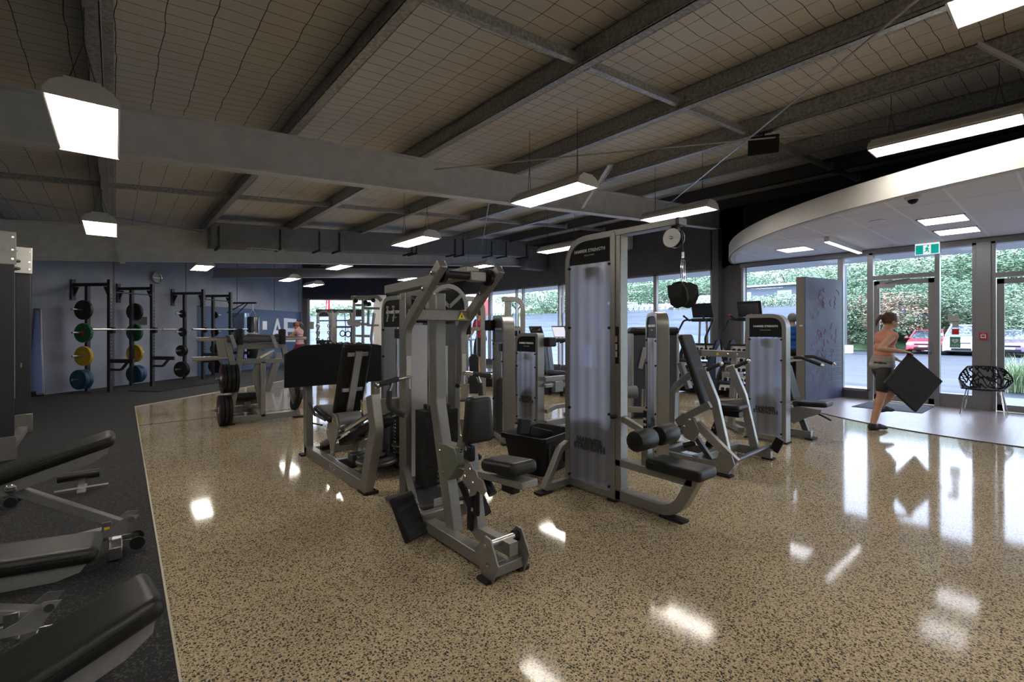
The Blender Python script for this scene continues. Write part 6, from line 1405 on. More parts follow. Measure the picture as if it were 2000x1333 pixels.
def bumper(s, o, z, r, th, m, lab, grp, hubm=None):
    c = wp(s, o, z); d = WD; t = thing('bumper_plate', lab, 'weight plate', c, grp)
    MB()._lat(c - d * th / 2, d, [(0, .07), (.004, .11), (.004, r * .72), (0, r * .76), (0, r * .97), (.01, r), (th - .01, r), (th, r * .97), (th, r * .76), (th - .004, r * .72), (th - .004, .11), (th, .07)], 36).build('disc', m, t)
    MB().lathe(c - d * (th / 2 + .003), d, [(0, .055), (th + .006, .055)], 18).build('hub_ring', hubm or m, t); return t
for n_, (nm, c, z) in enumerate(cols):
    m = bump(nm + '_bumper_rubber', c); th = .07 if n_ < 3 else .085
    for k, (s, d, w_) in enumerate(((-3.67, -1, 'left'), (-2.58, 1, 'right'))):
        horn(r1, s, .41, z, d, .34)
        cnt = 2 if n_ == 3 else 1
        for j in range(cnt):
            bumper(s + d * (.085 + j * .09), .41, z, .225, th, m, '%s bumper plate on the %s post of the rack by the screen%s' % (nm, w_, ('', ', outer of two')[j] if cnt > 1 and j else (', inner of two' if cnt > 1 else '')), 'coloured bumper plates on the first rack', redp if (nm == 'green' and k == 0) else None)
for n_, (z, r) in enumerate(((1.88, .11), (1.36, .13), (.83, .16), (.30, .225))):
    for s, d, w_ in ((-.95, -1, 'left'), (.12, 1, 'right')):
        horn(r2, s, .41, z, d, .30)
        for j in range(2 if n_ > 1 else 1):
            bumper(s + d * (.07 + j * .055), .41, z, r, .045, m_disc, '%s black plate, %s post of the rack by the punching bag%s' % (('smallest, topmost', 'small, second', 'medium, third', 'large, lowest')[n_], w_, ', outer of two' if j else ''), 'black plates on the second rack')
def barbell(s0, s1, o, z, lab):
    t = thing('barbell', lab, 'barbell', wp((s0 + s1) / 2, o, z))
    MB().tube([wp(s0 + .4, o, z), wp(s1 - .4, o, z)], .0145, 10).build('shaft', steel, t)
    for a, c in ((s0, s0 + .42), (s1 - .42, s1)): MB().tube([wp(a, o, z), wp(c, o, z)], .025, 12).build('sleeve', steel, t)
barbell(-4.2, -2.02, 1.15, 1.44, 'chrome barbell resting on the rack nearest the tall screen')
barbell(-1.5, .68, 1.15, 1.44, 'chrome barbell resting on the rack nearer the punching bag')
tag(MB().prism([wp(-3.5, 1.3, .011), wp(-1.6, 1.3, .011), wp(-1.6, 2.1, .011), wp(-3.5, 2.1, .011)], (0, 0, .012)).build('lifting_mat', rubber, smooth=False), 'flat dark platform mat in front of the coloured plate rack', 'mat')

# punching bag on its bracket
a = onw(494, 595, .45); zt_b = onw(470, 592, .02)
t = thing('punching_bag', 'black hanging punching bag with white chest lettering', 'punching bag', a)
c = onw(494, 650, .7); c0 = V(c.x, c.y, 0)
def hz(py): 
    return CAM.z - (py - HY0) * (c - CAM).dot(V(SN, CS, 0)) / FPX
MB().lathe((c.x, c.y, hz(700)), (0, 0, 1), [(0, .17), (.03, .19), (hz(619) - hz(700) - .04, .19), (hz(619) - hz(700), .16)], 28).build('bag_body', mat('bag_leather', (.015, .016, .02), .3), t)
for k in range(4):
    an = k * 1.57 + .5; MB().tube([(c.x + .15 * math.cos(an), c.y + .15 * math.sin(an), hz(619)), (c.x, c.y, hz(604))], .007, 6).build('hanging_chain', chrome, t)
MB().tube([(c.x, c.y, hz(604)), (c.x, c.y, hz(594))], .01, 6).build('hanging_chain', chrome, t)
nn = (CAM - c); nn.z = 0; nn.normalize(); uu = V(-nn.y, nn.x, 0)
text('BoxBar', .12, V(c.x, c.y, hz(651)) + nn * .2, uu, (0, 0, 1), 'lettering', ink, t)
t = thing('bag_bracket', 'black triangular wall bracket holding the punching bag', 'bracket', onw(456, 590, .02))
w0 = onw(456, 590, .02); zz = hz(592); e = V(c.x, c.y, zz) + (V(c.x, c.y, zz) - V(w0.x, w0.y, zz)).normalized() * .12
MB().tube([V(w0.x, w0.y, zz), e], .03, 8).tube([V(w0.x, w0.y, zz - .5), V(c.x, c.y, zz) * .75 + V(w0.x, w0.y, zz) * .25], .018, 8).tube([V(w0.x, w0.y, zz - .35) + WD * -.3, V(c.x, c.y, zz) * .6 + V(w0.x, w0.y, zz) * .4], .018, 8).build('arm', black, t)
# wall lettering and small notice
def wtext(s, px0, px1, py0, py1, name='wall_letter', lab=''):
    A = onw(px0, py1, .012); B = onw(px1, py1, .012); T = onw((px0 + px1) / 2, py0, .012); C = (A + B) / 2; h = T.z - A.z
    t = thing(name, lab, 'wall letter', C, 'big white wall letters')
    cu = bpy.data.curves.new('t', 'FONT'); cu.body = s; cu.extrude = .01; cu.offset = .012; to = bpy.data.objects.new('t', cu); COL.objects.link(to)
    me = bpy.data.meshes.new_from_object(to.evaluated_get(bpy.context.evaluated_depsgraph_get())); bpy.data.objects.remove(to)
    xs = [v.co.x for v in me.vertices]; ys = [v.co.y for v in me.vertices]; L = (B - A).length
    b = MB(); b.add([V(A.x, A.y, A.z) + (B - A).normalized() * ((v.co.x - min(xs)) / (max(xs) - min(xs)) * L) + V(0, 0, (v.co.y - min(ys)) / (max(ys) - min(ys)) * h) + IN * (v.co.z) for v in me.vertices], [tuple(f.vertices) for f in me.polygons]); b.build('letter_face', ink, t, smooth=False); bpy.data.meshes.remove(me)
wtext('A', 530, 553, 622, 664, lab='big white wall letter A behind the lever machine'); wtext('E', 554, 579, 622, 668, lab='big white wall letter E by the rear corner')
p = onw(517, 636, .012); o = MB().cbox(p, (.25, .01, .32), Matrix.Rotation(math.atan2(WD.y, WD.x), 3, 'Z')).build('wall_notice', ink); tag(o, 'plain white notice on the blue band left of the big letters', 'notice')
# slanted mirror in front of the band
t = thing('wall_mirror', 'slanted mirror sheet on the blue band behind the punching bag', 'mirror', onw(470, 660, .03))
m_mir = mat('mirror', (.7, .78, .85), .02, 1)
P_ = [onw(453, 612, .03), onw(486, 612, .03), onw(486, 700, .03), onw(468, 700, .03)]
MB().prism(P_, IN * .01).build('mirror_glass', m_mir, t, smooth=False)

# tall leaning mirror screen on the left
def mp_(px, py, d=10.2): return ad(d, px, py)
t = thing('tall_screen', 'tall rounded blue mirror screen standing behind the left rack', 'screen', (mp_(50, 770).x, mp_(50, 770).y, .1))
A = [mp_(24, 602), mp_(78, 603), mp_(85, 771, 10.1), mp_(24, 781, 10.1)]
nrm = (A[1] - A[0]).cross(A[3] - A[0]).normalized(); nrm = nrm if nrm.y > 0 else -nrm
MB().prism(A, nrm * .05).build('screen_case', alu, t, bevel=.02)
def ins(k, o=.004):
    c = sum(A, V(0, 0, 0)) / 4; return [c + (p - c) * k - nrm * o for p in A]
MB().prism(ins(.965), nrm * .002).build('screen_glass', mat('blue_mirror', (.45, .55, .85), .05, 1), t, smooth=False)
MB().box((A[3].x, A[3].y, .01), (A[2].x, A[2].y + .1, .12)).build('screen_foot', black, t)

# ================================================================ LEFT POWER RACK
t = thing('squat_rack', 'charcoal rack uprights with silver top plates cut by the left edge', 'rack', (-1.0, 7.5, 0))
m_up = mat('charcoal_upright', (.045, .048, .055), .45, .4); txt_hs = 'HAMMER\nSTRENGTH'
def upr(px, d, H, w, wd_=.1):
    p = ad(d, px, 643); p.z = 0; rd = V(p.x, p.y, 0).normalized(); M = Matrix.Rotation(math.atan2(rd.y, rd.x) - R(90), 3, 'Z')
    MB().cbox(p + V(0, 0, H / 2), (wd_, .08, H), M).build('upright', m_up, t, bevel=.006)
    MB().cbox(p + V(0, 0, H - .18) - rd * .05, (wd_ + .03, .02, .36), M).build('top_plate', offwhite, t, bevel=.006)
    MB().cbox(p + V(0, 0, .14) - rd * .05, (wd_ + .04, .02, .26), M).build('bottom_plate', frame, t, bevel=.006)
    b = MB()
    for k in range(22): b.cbox(p + V(0, 0, .4 + k * .085) - rd * .041, (.022, .004, .022), M)
    b.build('upright_holes', darkink, t); u = V(rd.y, -rd.x, 0)
    for z in (.3, .2, .06):
        for s in (-1, 1): MB().lathe(p + V(0, 0, H - z) - rd * .06 + u * s * (wd_ * .42), -rd, [(0, .012), (.01, .012)], 8).build('bolt', chrome, t)
    return p
p1 = upr(6, 5.2, 2.52, .1, .17); p2 = upr(45, 6.6, 2.58, .1, .15)
text('HAMMER\nSTRENGTH', .035, p1 + V(0, 0, 2.32) - V(SN, CS, 0) * .066 + V(CS, -SN, 0) * .035, (CS, -SN, 0), (0, 0, 1), 'brand_lettering', ink, t)
MB().sweep([V(p1.x, p1.y, .06), V(p2.x, p2.y, .06)], .08, .10, (0, 0, 1)).build('base_rail', frame, t, bevel=.004)
for z, a_ in ((2.38, .3), (2.28, .26)): MB().tube([V(p2.x, p2.y, z), V(p2.x, p2.y, z + .02) + V(CS, -SN, 0) * .05 - V(SN, CS, 0) * .4], .022, 10).build('pull_up_grip', foam, t)
MB().cbox(p2 + V(0, 0, .95) - V(SN, CS, 0) * .045, (.06, .004, .06), Matrix.Rotation(-TH, 3, 'Z')).build('rating_label', m_stk, t)

# ================================================================ BENCHES
m_frd = mat('bench_frame_paint', (.25, .25, .255), .38, .4, noise=(60, .93, 1.07))
def bench(loc, ang, pitch, label, H=.0, full=True, seatz=.46, bx=0.0, stk=False):
    # local: long axis +x to the head end (right in the picture), origin on the floor under the head end of the pad
    t = thing('weight_bench', label, 'bench', loc, 'adjustable benches on the rubber floor'); t['_o'] = (0, 0, 0)
    M = Matrix.Rotation(-R(pitch), 3, 'Y'); L = .95; hz_ = H
    c = V(-.02, 0, hz_) + M @ V(-L / 2, 0, 0)
    pd = MB().pad(c, (L, .27, .075), M, e=.55, n=12).build('back_pad', vinyl, t)
    b = MB(); w = .125
    b.tube([c + M @ V(-L / 2 + .06 + i * (L - .12) / 10, -w - .009, .012) for i in range(11)], .0025, 5); b.tube([c + M @ V(-L / 2 + .06 + i * (L - .12) / 10, w + .009, .012) for i in range(11)], .0025, 5); b.tube([c + M @ V(L / 2 - .0035, -w + .03 + i * (2 * w - .06) / 6, .012) for i in range(7)], .0025, 5)
    b.build('stitched_seam', rubber, pd)
    for s in (-1, 1):
        o = [c + M @ V(x, s * .10, z) for x, z in ((-L / 2 + .1, -.035), (L / 2 - .04, -.035), (L / 2 - .06, -.07), (L / 2 - .14, -.095), (-L / 2 + .1, -.105))]
        MB().prism(o, V(0, .008 * s, 0)).build('pad_side_plate', m_frd, t, bevel=.002)
        MB().lathe(c + M @ V(-.02, s * .11, -.07), (0, s, 0), [(0, .022), (.008, .026), (.012, .014)], 16).build('pivot_bolt', chrome, t)
    if not full: return t
    Vb = lambda x, y, z: Vector((x + bx, y, z))
    MB().pad(Vb(-L * math.cos(R(pitch)) - .26, 0, seatz), (.42, .28, .075), Matrix.Rotation(R(6), 3, 'Y'), e=.55, n=9).build('seat_pad', vinyl, t)
    pm = c + M @ Vb(-.04, 0, -.09)
    MB().sweep([pm, Vb(.02, 0, .18)], .07, .055, (0, 1, 0)).build('support_arm', m_frd, t, bevel=.005)
    MB().sweep([Vb(-1.15, 0, .08), Vb(.02, 0, .16)], .075, .06, (0, 1, 0)).build('base_beam', m_frd, t, bevel=.006)
    MB().sweep([Vb(-.85, 0, .10), Vb(-.95, 0, seatz - .06)], .07, .07, (0, 1, 0)).build('seat_post', m_frd, t, bevel=.005)
    MB().sweep([Vb(-.02, -.16, .06), Vb(-.02, .16, .06)], .07, .08, (1, 0, 0)).build('rear_foot', steel, t, bevel=.006); MB().sweep([Vb(-1.15, -.30, .05), Vb(-1.15, .30, .05)], .07, .07, (1, 0, 0)).build('front_foot', m_frd, t, bevel=.006)
    for s in (-1, 1):
        MB().lathe((.09 + bx, s * .055, .065), (0, s, 0), [(0, .04), (.02, .04)], 18).build('transport_wheel', rubber, t)
        MB().prism([Vb(x, s * .045, z) for x, z in ((-.16, .14), (.02, .13), (.10, .24), (.04, .25), (-.04, .19))], V(0, .006 * s, 0)).build('rear_bracket', m_frd, t, bevel=.002)
        MB().sweep([Vb(-.02, s * .05, .08), Vb(.10, s * .05, .07)], .01, .04, (0, 1, 0)).build('wheel_fork', steel, t)
    MB().lathe((.06 + bx, -.052, .22), (0, -1, 0), [(0, .018), (.01, .018)], 12).build('bolt', chrome, t)
    MB().cbox((-.06 + bx, -.01, .17), (.05, .06, .12)).build('locking_tab', steel, t, bevel=.003)
    if stk: MB().cbox((-.06 + bx, -.0415, .19), (.028, .002, .014)).build('warning_sticker', yellow, t)
    return t
B3 = bench((.02, 3.98, 0), 0, 17, 'upright-tilted black bench, middle one of the left row, head end raised over its bracket', H=.76, stk=True); B3.rotation_euler = (0, 0, R(0))
B2 = bench((-.03, 2.96, 0), 0, -4, 'nearly flat black bench between the tilted one and the nearest one', H=.43, bx=-.25); B2.rotation_euler = (0, 0, R(-3))
B1 = bench((.13, 1.98, 0), 0, 20, 'nearest black bench filling the bottom left corner', H=.58, bx=-.35); B1.rotation_euler = (0, 0, R(7))
B4 = bench((-.72, 5.55, 0), 0, 4, 'far small bench beside the left rack foot', H=.46); B4.rotation_euler = (0, 0, R(-8))
t = thing('bench_footrest', 'small black roller footrest standing on the rubber between the benches', 'bench part', (-.35, 5.0, 0))
p = az(.02, 160, 955); p.z = 0
MB().tube([p + V(-.16, 0, .14), p + V(.12, 0, .14)], .04, 14).build('roller_pad', vinyl, t); MB().sweep([p + V(0, 0, .02), p + V(0, 0, .13)], .04, .04, (0, 1, 0)).build('post', steel, t); MB().box(p + V(-.18, -.03, 0), p + V(.18, .03, .03)).build('cross_foot', steel, t); MB().box(p + V(-.03, -.15, 0), p + V(.03, .15, .025)).build('cross_foot', steel, t)

# ================================================================ STORAGE FRAME AT THE FAR WINDOW
BU = Vector((CS, -SN, 0)); BQ = Vector((SN, CS, 0)); D0 = 17.0
def fp(px, py, d=D0): return ad(d, px, py)
t = thing('cable_rig', 'grey double-arched accessory rig with ropes standing before the far end window', 'exercise rig', fp(665, 643).xy.to_3d())
for (x0, x1) in ((621, 645), (645, 651), (655, 688)):
    a_, b_ = fp(x0, 609), fp(x1, 609); a0, b0 = V(a_.x, a_.y, .02), V(b_.x, b_.y, .02)
    MB().sweep(fil([a0, a_, b_, b0], .18), .10, .08, BQ).build('arched_frame', frame_lt, t, bevel=.01)
MB().sweep([fp(618, 608), fp(708, 608)], .12, .10, (0, 0, 1)).build('top_rail', black, t); MB().sweep([fp(622, 612), fp(645, 612)], .06, .25, BQ).build('head_panel', black, t); MB().sweep([fp(690, 612), fp(706, 612)], .06, .25, BQ).build('head_panel', black, t)
MB().tube([fp(624, 627), fp(707, 626)], .022, 8).build('cross_bar', black, t); MB().tube([fp(650, 639), fp(687, 639)], .035, 8).build('cross_bar', black, t)
for px, py in ((621, 637), (621, 650), (621, 663), (643, 637), (643, 650), (643, 663)):
    c = fp(px, py, D0 - .2); MB().tube([c + BU * .065 * math.cos(a) + V(0, 0, .065 * math.sin(a)) for a in [R(30 * i) for i in range(13)]], .013, 6, False).build('ring_holder', chrome, t)
MB().sweep([fp(621, 668), fp(648, 668)], .3, .12, BQ).build('storage_tray', black, t)
def hang(px, py0, py1, nm, lab, r, m, loop=False):
    t2 = thing(nm, lab, 'gym accessory', fp(px, py0)); a_, b_ = fp(px, py0, D0 - .15), fp(px + 1, py1, D0 - .15)
    if loop: MB().tube([b_ + BU * .09 * math.cos(a) + V(0, 0, .10 * math.sin(a)) for a in [R(30 * i) for i in range(13)]], .02, 6, False).build('ring', m, t2); MB().tube([a_, b_ + V(0, 0, .1)], .008, 6).build('strap', m, t2)
    else: MB().tube([a_, (a_ + b_) / 2 + BU * .03, b_], r, 6).build('rope', m, t2)
hang(668, 640, 652, 'gym_ring', 'black gym ring hanging left inside the accessory rig', .01, black, True); hang(679, 640, 653, 'gym_ring', 'black gym ring hanging right inside the accessory rig', .01, black, True)
hang(653, 640, 664, 'rope_grip', 'brownish rope handle hanging left in the accessory rig', .025, mat('brown_rope', (.25, .16, .1), .8)); hang(673, 612, 666, 'battle_rope', 'long black rope hanging down the middle of the rig', .015, black); hang(684, 612, 668, 'resistance_band', 'black band hanging at the right post of the rig', .02, black)
p = fp(630, 667); tag(MB().ball(p, .06, 10, (1, 1, 1.4)).build('drink_bottle', mat('teal_plastic', (.02, .3, .35), .4)), 'teal bottle on the tray of the accessory rig', 'bottle')
for k, px in enumerate((642, 652, 660, 671, 683, 697)):
    p = fp(px, 674, 16.2); tag(MB().lathe(p - BU * .12, BU, [(0, .05), (.02, .10), (.07, .10), (.075, .03), (.16, .03), (.165, .10), (.215, .10), (.235, .05)], 12).build('kettlebell', black), 'dark round weight on the shelf behind the foot board, %s from left' % ('first', 'second', 'third', 'fourth', 'fifth', 'sixth')[k], 'weight', 'weights on the far shelf')
a_, b_ = fp(625, 681, 16.2), fp(712, 681, 16.2); t = thing('weight_shelf', 'low dark shelf holding round weights below the accessory rig', 'shelf', V(a_.x, a_.y, 0))
MB().sweep([a_, b_], .4, .05, (0, 0, 1)).build('shelf_board', black, t)
for q_ in (a_, b_): MB().sweep([V(q_.x, q_.y, 0), q_], .05, .3, BU).build('shelf_leg', black, t)
# grey frame tower with ball pegs to the right of it
D1 = 11.5
def gp(px, py, d=D1): return ad(d, px, py)
t = thing('multi_gym_frame', 'tall pale tube frame with round pegs left of the black capped tower', 'exercise rig', gp(720, 643).xy.to_3d())
fl_ = lambda p: V(p.x, p.y, .03)
MB().tube(fil([gp(686, 582), gp(738, 580), gp(745, 588)], .15), .045, 10).build('top_tube', frame_lt, t); MB().tube([gp(708, 602), gp(742, 603)], .03, 10).build('lower_top_tube', frame_lt, t)
for px in (692, 709): MB().sweep([gp(px, 583), fl_(gp(px, 583))], .06, .06 if px > 700 else .05, BQ).build('frame_post', frame_lt, t, bevel=.006)
MB().tube(fil([gp(731, 612), gp(725, 662), gp(732, 700), gp(727, 765)], .3), .035, 10).build('curved_leg', frame_lt, t)
for k, (px, py) in enumerate(((695, 588), (714, 591), (721, 594), (729, 587))): MB().ball(gp(px, py, D1 - .15), .055, 12).build('ball_peg', black, t)
for y in (596, 633, 656): MB().tube([gp(695, y), gp(722, y + 1)], .03, 8).build('cross_tube', frame_lt, t)
MB().sweep([gp(720, 606), gp(719, 636), gp(740, 636)], .05, .05, BQ).build('inner_frame', frame_lt, t)
for px, py in ((686, 630), (698, 632)): MB().lathe(gp(px, py, D1 - .2), (-SN, -CS, 0), [(0, .09), (.04, .09)], 8).build('grey_disc_grip', steel, t)
for k in range(4): disc(gp(716 + k * 2.4, 730 - k * 3, D1 - .3), BU, .23, .05, 'dark disc on the pale tube frame behind the backrest, %s' % ('outermost', 'second', 'third', 'innermost')[k], group='discs on the pale tube frame')
tag(MB().prism([onb(603, 629, .06), onb(613, 629, .06), onb(613, 643, .06), onb(603, 643, .06)], BQ * -.01).build('paper_notice', mat('buff_paper', (.45, .38, .3), .7), smooth=False), 'buff paper notice on the left jamb of the far window', 'notice')
p = ad(17.5, 742, 643); tag(MB().cbox(V(p.x, p.y, 1.35), (.45, .05, 2.7), Matrix.Rotation(-TH, 3, 'Z')).build('white_banner', white), 'white upright panel behind the pale tube frame', 'panel')
# ================================================================ PEOPLE
m_skin = mat('skin', (.48, .26, .17), .5, noise=(8, .94, 1.05)); m_skin2 = mat('pale_skin', (.55, .34, .25), .5); m_hair = mat('brown_hair', (.08, .04, .02), .6, bump=(90, .6)); m_gr = mat('grey_hair', (.25, .22, .2), .7)
def fuse(b, name, m, parent, vox=.012, sm=3):
    o = b.build(name, m, parent); r = o.modifiers.new('r', 'REMESH'); r.mode = 'VOXEL'; r.voxel_size = vox; r.use_smooth_shade = True
    s = o.modifiers.new('s', 'SMOOTH'); s.iterations = sm; s.factor = .5
    bpy.context.view_layer.update(); dg = bpy.context.evaluated_depsgraph_get(); me = bpy.data.meshes.new_from_object(o.evaluated_get(dg)); o.modifiers.clear(); old = o.data; o.data = me; bpy.data.meshes.remove(old)
    me.materials.clear(); me.materials.append(m)
    for p in me.polygons: p.use_smooth = True
    return o
def limb(b, P, rs, seg=14):
    Q = []; Rr = []
    P = [Vector(p) for p in P]
    for i in range(len(P) - 1):
        for k in range(5):
            f = k / 5; Q.append(P[i].lerp(P[i + 1], f)); r = rs[i] + (rs[i + 1] - rs[i]) * f; Rr.append(r * (1 + .10 * math.sin(math.pi * f)))
    Q.append(P[-1]); Rr.append(rs[-1]); b.tube(Q, Rr, seg)
    for p, r in zip(P, rs): b.ball(p, r * .99, 12)
def person(label, org, f, J, skin=m_skin, hair=m_hair, top=None, bottom=None, shoes=None, scale=1.0, sleeve=.5, legl=.35, longhair=False, vox=.012, topname='shirt', botname='shorts', fingers=True):
    f = Vector(f).normalized(); r = V(f.y, -f.x, 0); org = Vector(org)
    W = lambda a: org + (f * a[0] + r * a[1] + V(0, 0, a[2])) * scale
    t = thing('person', label, 'person', org); j = {k: W(v) for k, v in J.items()}; S = scale
    b = MB(); hd = j['head']; up = (hd - j['neck']).normalized(); hf = (f * math.cos(J_tilt := 0) + V(0, 0, 0)); fw = (f - up * f.dot(up)).normalized(); rt_ = fw.cross(up)
    # skull, jaw, nose, ears, brow
    M = Matrix((fw, rt_, up)).transposed()
    def hb(c, rad, sc): 
        m = MB().ball((0, 0, 0), rad * S, 16, sc); b.add([hd + M @ (v + Vector(c) * S) for v in m.v], m.f)
    hb((-.01, 0, .02), .095, (1.02, .80, 1.05)); hb((.02, 0, -.045), .07, (.95, .78, 1.0)); hb((.045, 0, -.085), .032, (1, 1, .8)); hb((.098, 0, -.02), .016, (1.1, .8, 1.6)); hb((.082, 0, -.062), .018, (.7, 1.4, .5)); hb((.075, 0, .025), .03, (.6, 2.0, .5))
    for s in (-1, 1): hb((-.005, s * .078, -.015), .022, (.8, .35, 1.4)); hb((.07, s * .033, -.035), .03, (.6, .8, .8))
    limb(b, [j['neck'] - up * .03, hd - up * .05], [.055 * S, .05 * S])
    # torso
    ch, pe = j['chest'], j['pelvis']; ax_ = (j['neck'] - pe).normalized(); sl = (j['rsho'] - j['lsho']).normalized(); sf = sl.cross(ax_)
    MT = Matrix((sl, sf, ax_)).transposed(); tor = MB()
    for (k, w_, d_) in ((0, .165, .12), (.12, .155, .115), (.30, .125, .095), (.52, .15, .11), (.75, .165, .11), (.92, .13, .085), (1.0, .07, .06)):
        c = pe.lerp(j['neck'], k); m = MB().ball((0, 0, 0), 1, 14, (w_ * S, d_ * S, .10 * S)); tor.add([c + MT @ v for v in m.v], m.f)
    b.add(tor.v, tor.f); limb(b, [j['lsho'], j['neck'], j['rsho']], [.055 * S, .05 * S, .055 * S])
    for a in 'lr':
        limb(b, [j[a + 'sho'], j[a + 'elb'], j[a + 'wri']], [.05 * S, .038 * S, .026 * S]); limb(b, [j[a + 'hip'], j[a + 'kne'], j[a + 'ank']], [.088 * S, .056 * S, .036 * S])
        k_ = j[a + 'kne'].lerp(j[a + 'ank'], .28) - f * .012 * S; b.ball(k_, .054 * S, 12, (1, 1, 1.7))
        an = j[a + 'ank']; toe = an + f * .17 * S + V(0, 0, -.055 * S); b.add(*_foot(an, toe, S))
        # hand: palm, four bent fingers of different length, thumb from the side
        wr = j[a + 'wri']; dr = (wr - j[a + 'elb']).normalized(); cr = j.get(a + 'curl', V(0, 0, -1)); cr = (cr - dr * cr.dot(dr)); cr = cr.normalized() if cr.length > 1e-3 else r
        sd = dr.cross(cr).normalized(); m = MB().ball((0, 0, 0), 1, 12, (.048 * S, .038 * S, .016 * S)); MM = Matrix((dr, sd, cr)).transposed(); pc = wr + dr * .045 * S; b.add([pc + MM @ v for v in m.v], m.f)
        for q, L in ((-.027, .062), (-.009, .075), (.009, .07), (.026, .055)):
            k0 = pc + dr * .036 * S + sd * q * S; k1 = k0 + (dr * .8 + cr * .5) * L * .45 * S; k2 = k1 + (dr * .2 + cr * .95) * L * .35 * S; k3 = k2 + (-dr * .35 + cr * .8) * L * .25 * S
            b.tube([k0, k1, k2, k3], [.0095 * S, .0088 * S, .008 * S, .006 * S], 8)
        th = pc - dr * .015 * S - sd * .03 * S; b.tube([th, th + (dr * .7 - sd * .7) * .03 * S, th + (dr * 1.1 - sd * .75 + cr * .5) * .052 * S], [.012 * S, .0105 * S, .008 * S], 8)
    body = fuse(b, 'body', skin, t, vox)
    for s in (-1, 1):
        e = hd + M @ (Vector((.082, s * .033, .0)) * S); MB().ball(e, .0105 * S, 10).build('eye', ink, t); MB().ball(e + fw * .007 * S, .0055 * S, 8).build('pupil', darkink, t)
    MB().sweep([hd + M @ (Vector((.093, -.022, -.062)) * S), hd + M @ (Vector((.097, 0, -.064)) * S), hd + M @ (Vector((.093, .022, -.062)) * S)], .008 * S, .007 * S, fw).build('mouth', mat('lips', (.4, .12, .1), .5) if 'lips' not in MATS else MATS['lips'], t)
    hh = MB(); m = MB().ball((0, 0, 0), .104 * S, 18, (1.0, .84, 1.0)); hh.add([hd + M @ (v + Vector((-.022, 0, .034)) * S) for v in m.v if True], m.f)
    if longhair: hh.tube([hd + M @ (Vector((-.09, 0, .04)) * S), hd + M @ (Vector((-.15, 0, .03)) * S), hd + M @ (Vector((-.19, .01, -.05)) * S), hd + M @ (Vector((-.18, .01, -.14)) * S)], [.03 * S, .032 * S, .026 * S, .008 * S], 10)
    fuse(hh, 'hair', hair, t, .012)
    def grow(k): return k
    if top:
        c = MB(); 
        for (k, w_, d_) in ((.10, .17, .13), (.30, .15, .115), (.52, .162, .122), (.75, .175, .12), (.90, .14, .098)):
            cc_ = pe.lerp(j['neck'], k); m = MB().ball((0, 0, 0), 1, 14, (w_ * S, d_ * S, .095 * S)); c.add([cc_ + MT @ v for v in m.v], m.f)
        limb(c, [j['lsho'], ch, j['rsho']], [.064 * S, .10 * S, .064 * S])
        if sleeve > 0:
            for a in 'lr':
                P_ = [j[a + 'sho'], j[a + 'sho'].lerp(j[a + 'elb'], min(1, sleeve))]; rr_ = [.062 * S, .055 * S]
                if sleeve > 1: P_.append(j[a + 'elb'].lerp(j[a + 'wri'], sleeve - 1)); rr_ = [.064 * S, .055 * S, .042 * S]
                limb(c, P_, rr_)
        fuse(c, topname, top, t, .014)
    if bottom:
        c = MB()
        m = MB().ball((0, 0, 0), 1, 14, (.178 * S, .135 * S, .12 * S)); c.add([pe + MT @ v for v in m.v], m.f)
        for a in 'lr':
            P_ = [j[a + 'hip'], j[a + 'hip'].lerp(j[a + 'kne'], min(1, legl))]; rr_ = [.098 * S, .085 * S]
            if legl > 1: P_.append(j[a + 'kne'].lerp(j[a + 'ank'], legl - 1)); rr_ = [.098 * S, .07 * S, .052 * S]
            limb(c, P_, rr_)
        fuse(c, botname, bottom, t, .014)
    if shoes:
        for a in 'lr':
            an = j[a + 'ank']; c = MB(); toe = an + f * .18 * S + V(0, 0, -.055 * S); v_, f_ = _foot(an, toe, S * 1.18); c.add(v_, f_); fuse(c, 'shoe', shoes, t, .01)
    return t, j
def _foot(an, toe, S):
    b = MB(); h = an + (an - toe) * .28; h = V(h.x, h.y, min(an.z, h.z) - .055 * S)
    b.tube([an + V(0, 0, .02 * S), an - V(0, 0, .02 * S)], [.042 * S, .045 * S], 12)
    b.tube([h + V(0, 0, .02 * S), an - V(0, 0, .03 * S), an.lerp(toe, .55) + V(0, 0, .005), toe + V(0, 0, .012 * S)], [.032 * S, .042 * S, .037 * S, .026 * S], 12); b.ball(toe + V(0, 0, .012 * S), .028 * S, 10, (1.3, 1.1, .8)); return b.v, b.f
o_ = ad(6.9, 1725, 643); o_.z = 0
J = dict(head=(.10, 0, 1.56), neck=(.05, 0, 1.40), chest=(.03, 0, 1.25), pelvis=(-.02, 0, .93), lsho=(.06, -.16, 1.35), rsho=(.02, .16, 1.35), lelb=(.16, -.22, 1.10), lwri=(.32, -.16, 1.0), relb=(-.24, .24, 1.17), rwri=(.02, .33, 1.135),
         lhip=(.0, -.085, .88), rhip=(-.03, .085, .88), rkne=(-.10, .09, .50), rank=(-.22, .09, .075), lkne=(.20, -.08, .52), lank=(.02, -.09, .30))
m_coral = mat('coral_top', (.55, .22, .14), .7); m_shorts = mat('black_sportswear', (.02, .02, .022), .7); m_shoe = mat('black_trainers', (.018, .018, .02), .6); m_greyc = mat('grey_cloth', (.28, .27, .26), .8)
t, j = person('person in coral top and black shorts striding past the door with a black square case', o_, BU, J, top=m_coral, bottom=m_shorts, shoes=m_shoe, sleeve=.0, legl=.75, longhair=True, vox=.008)
c = MB(); 
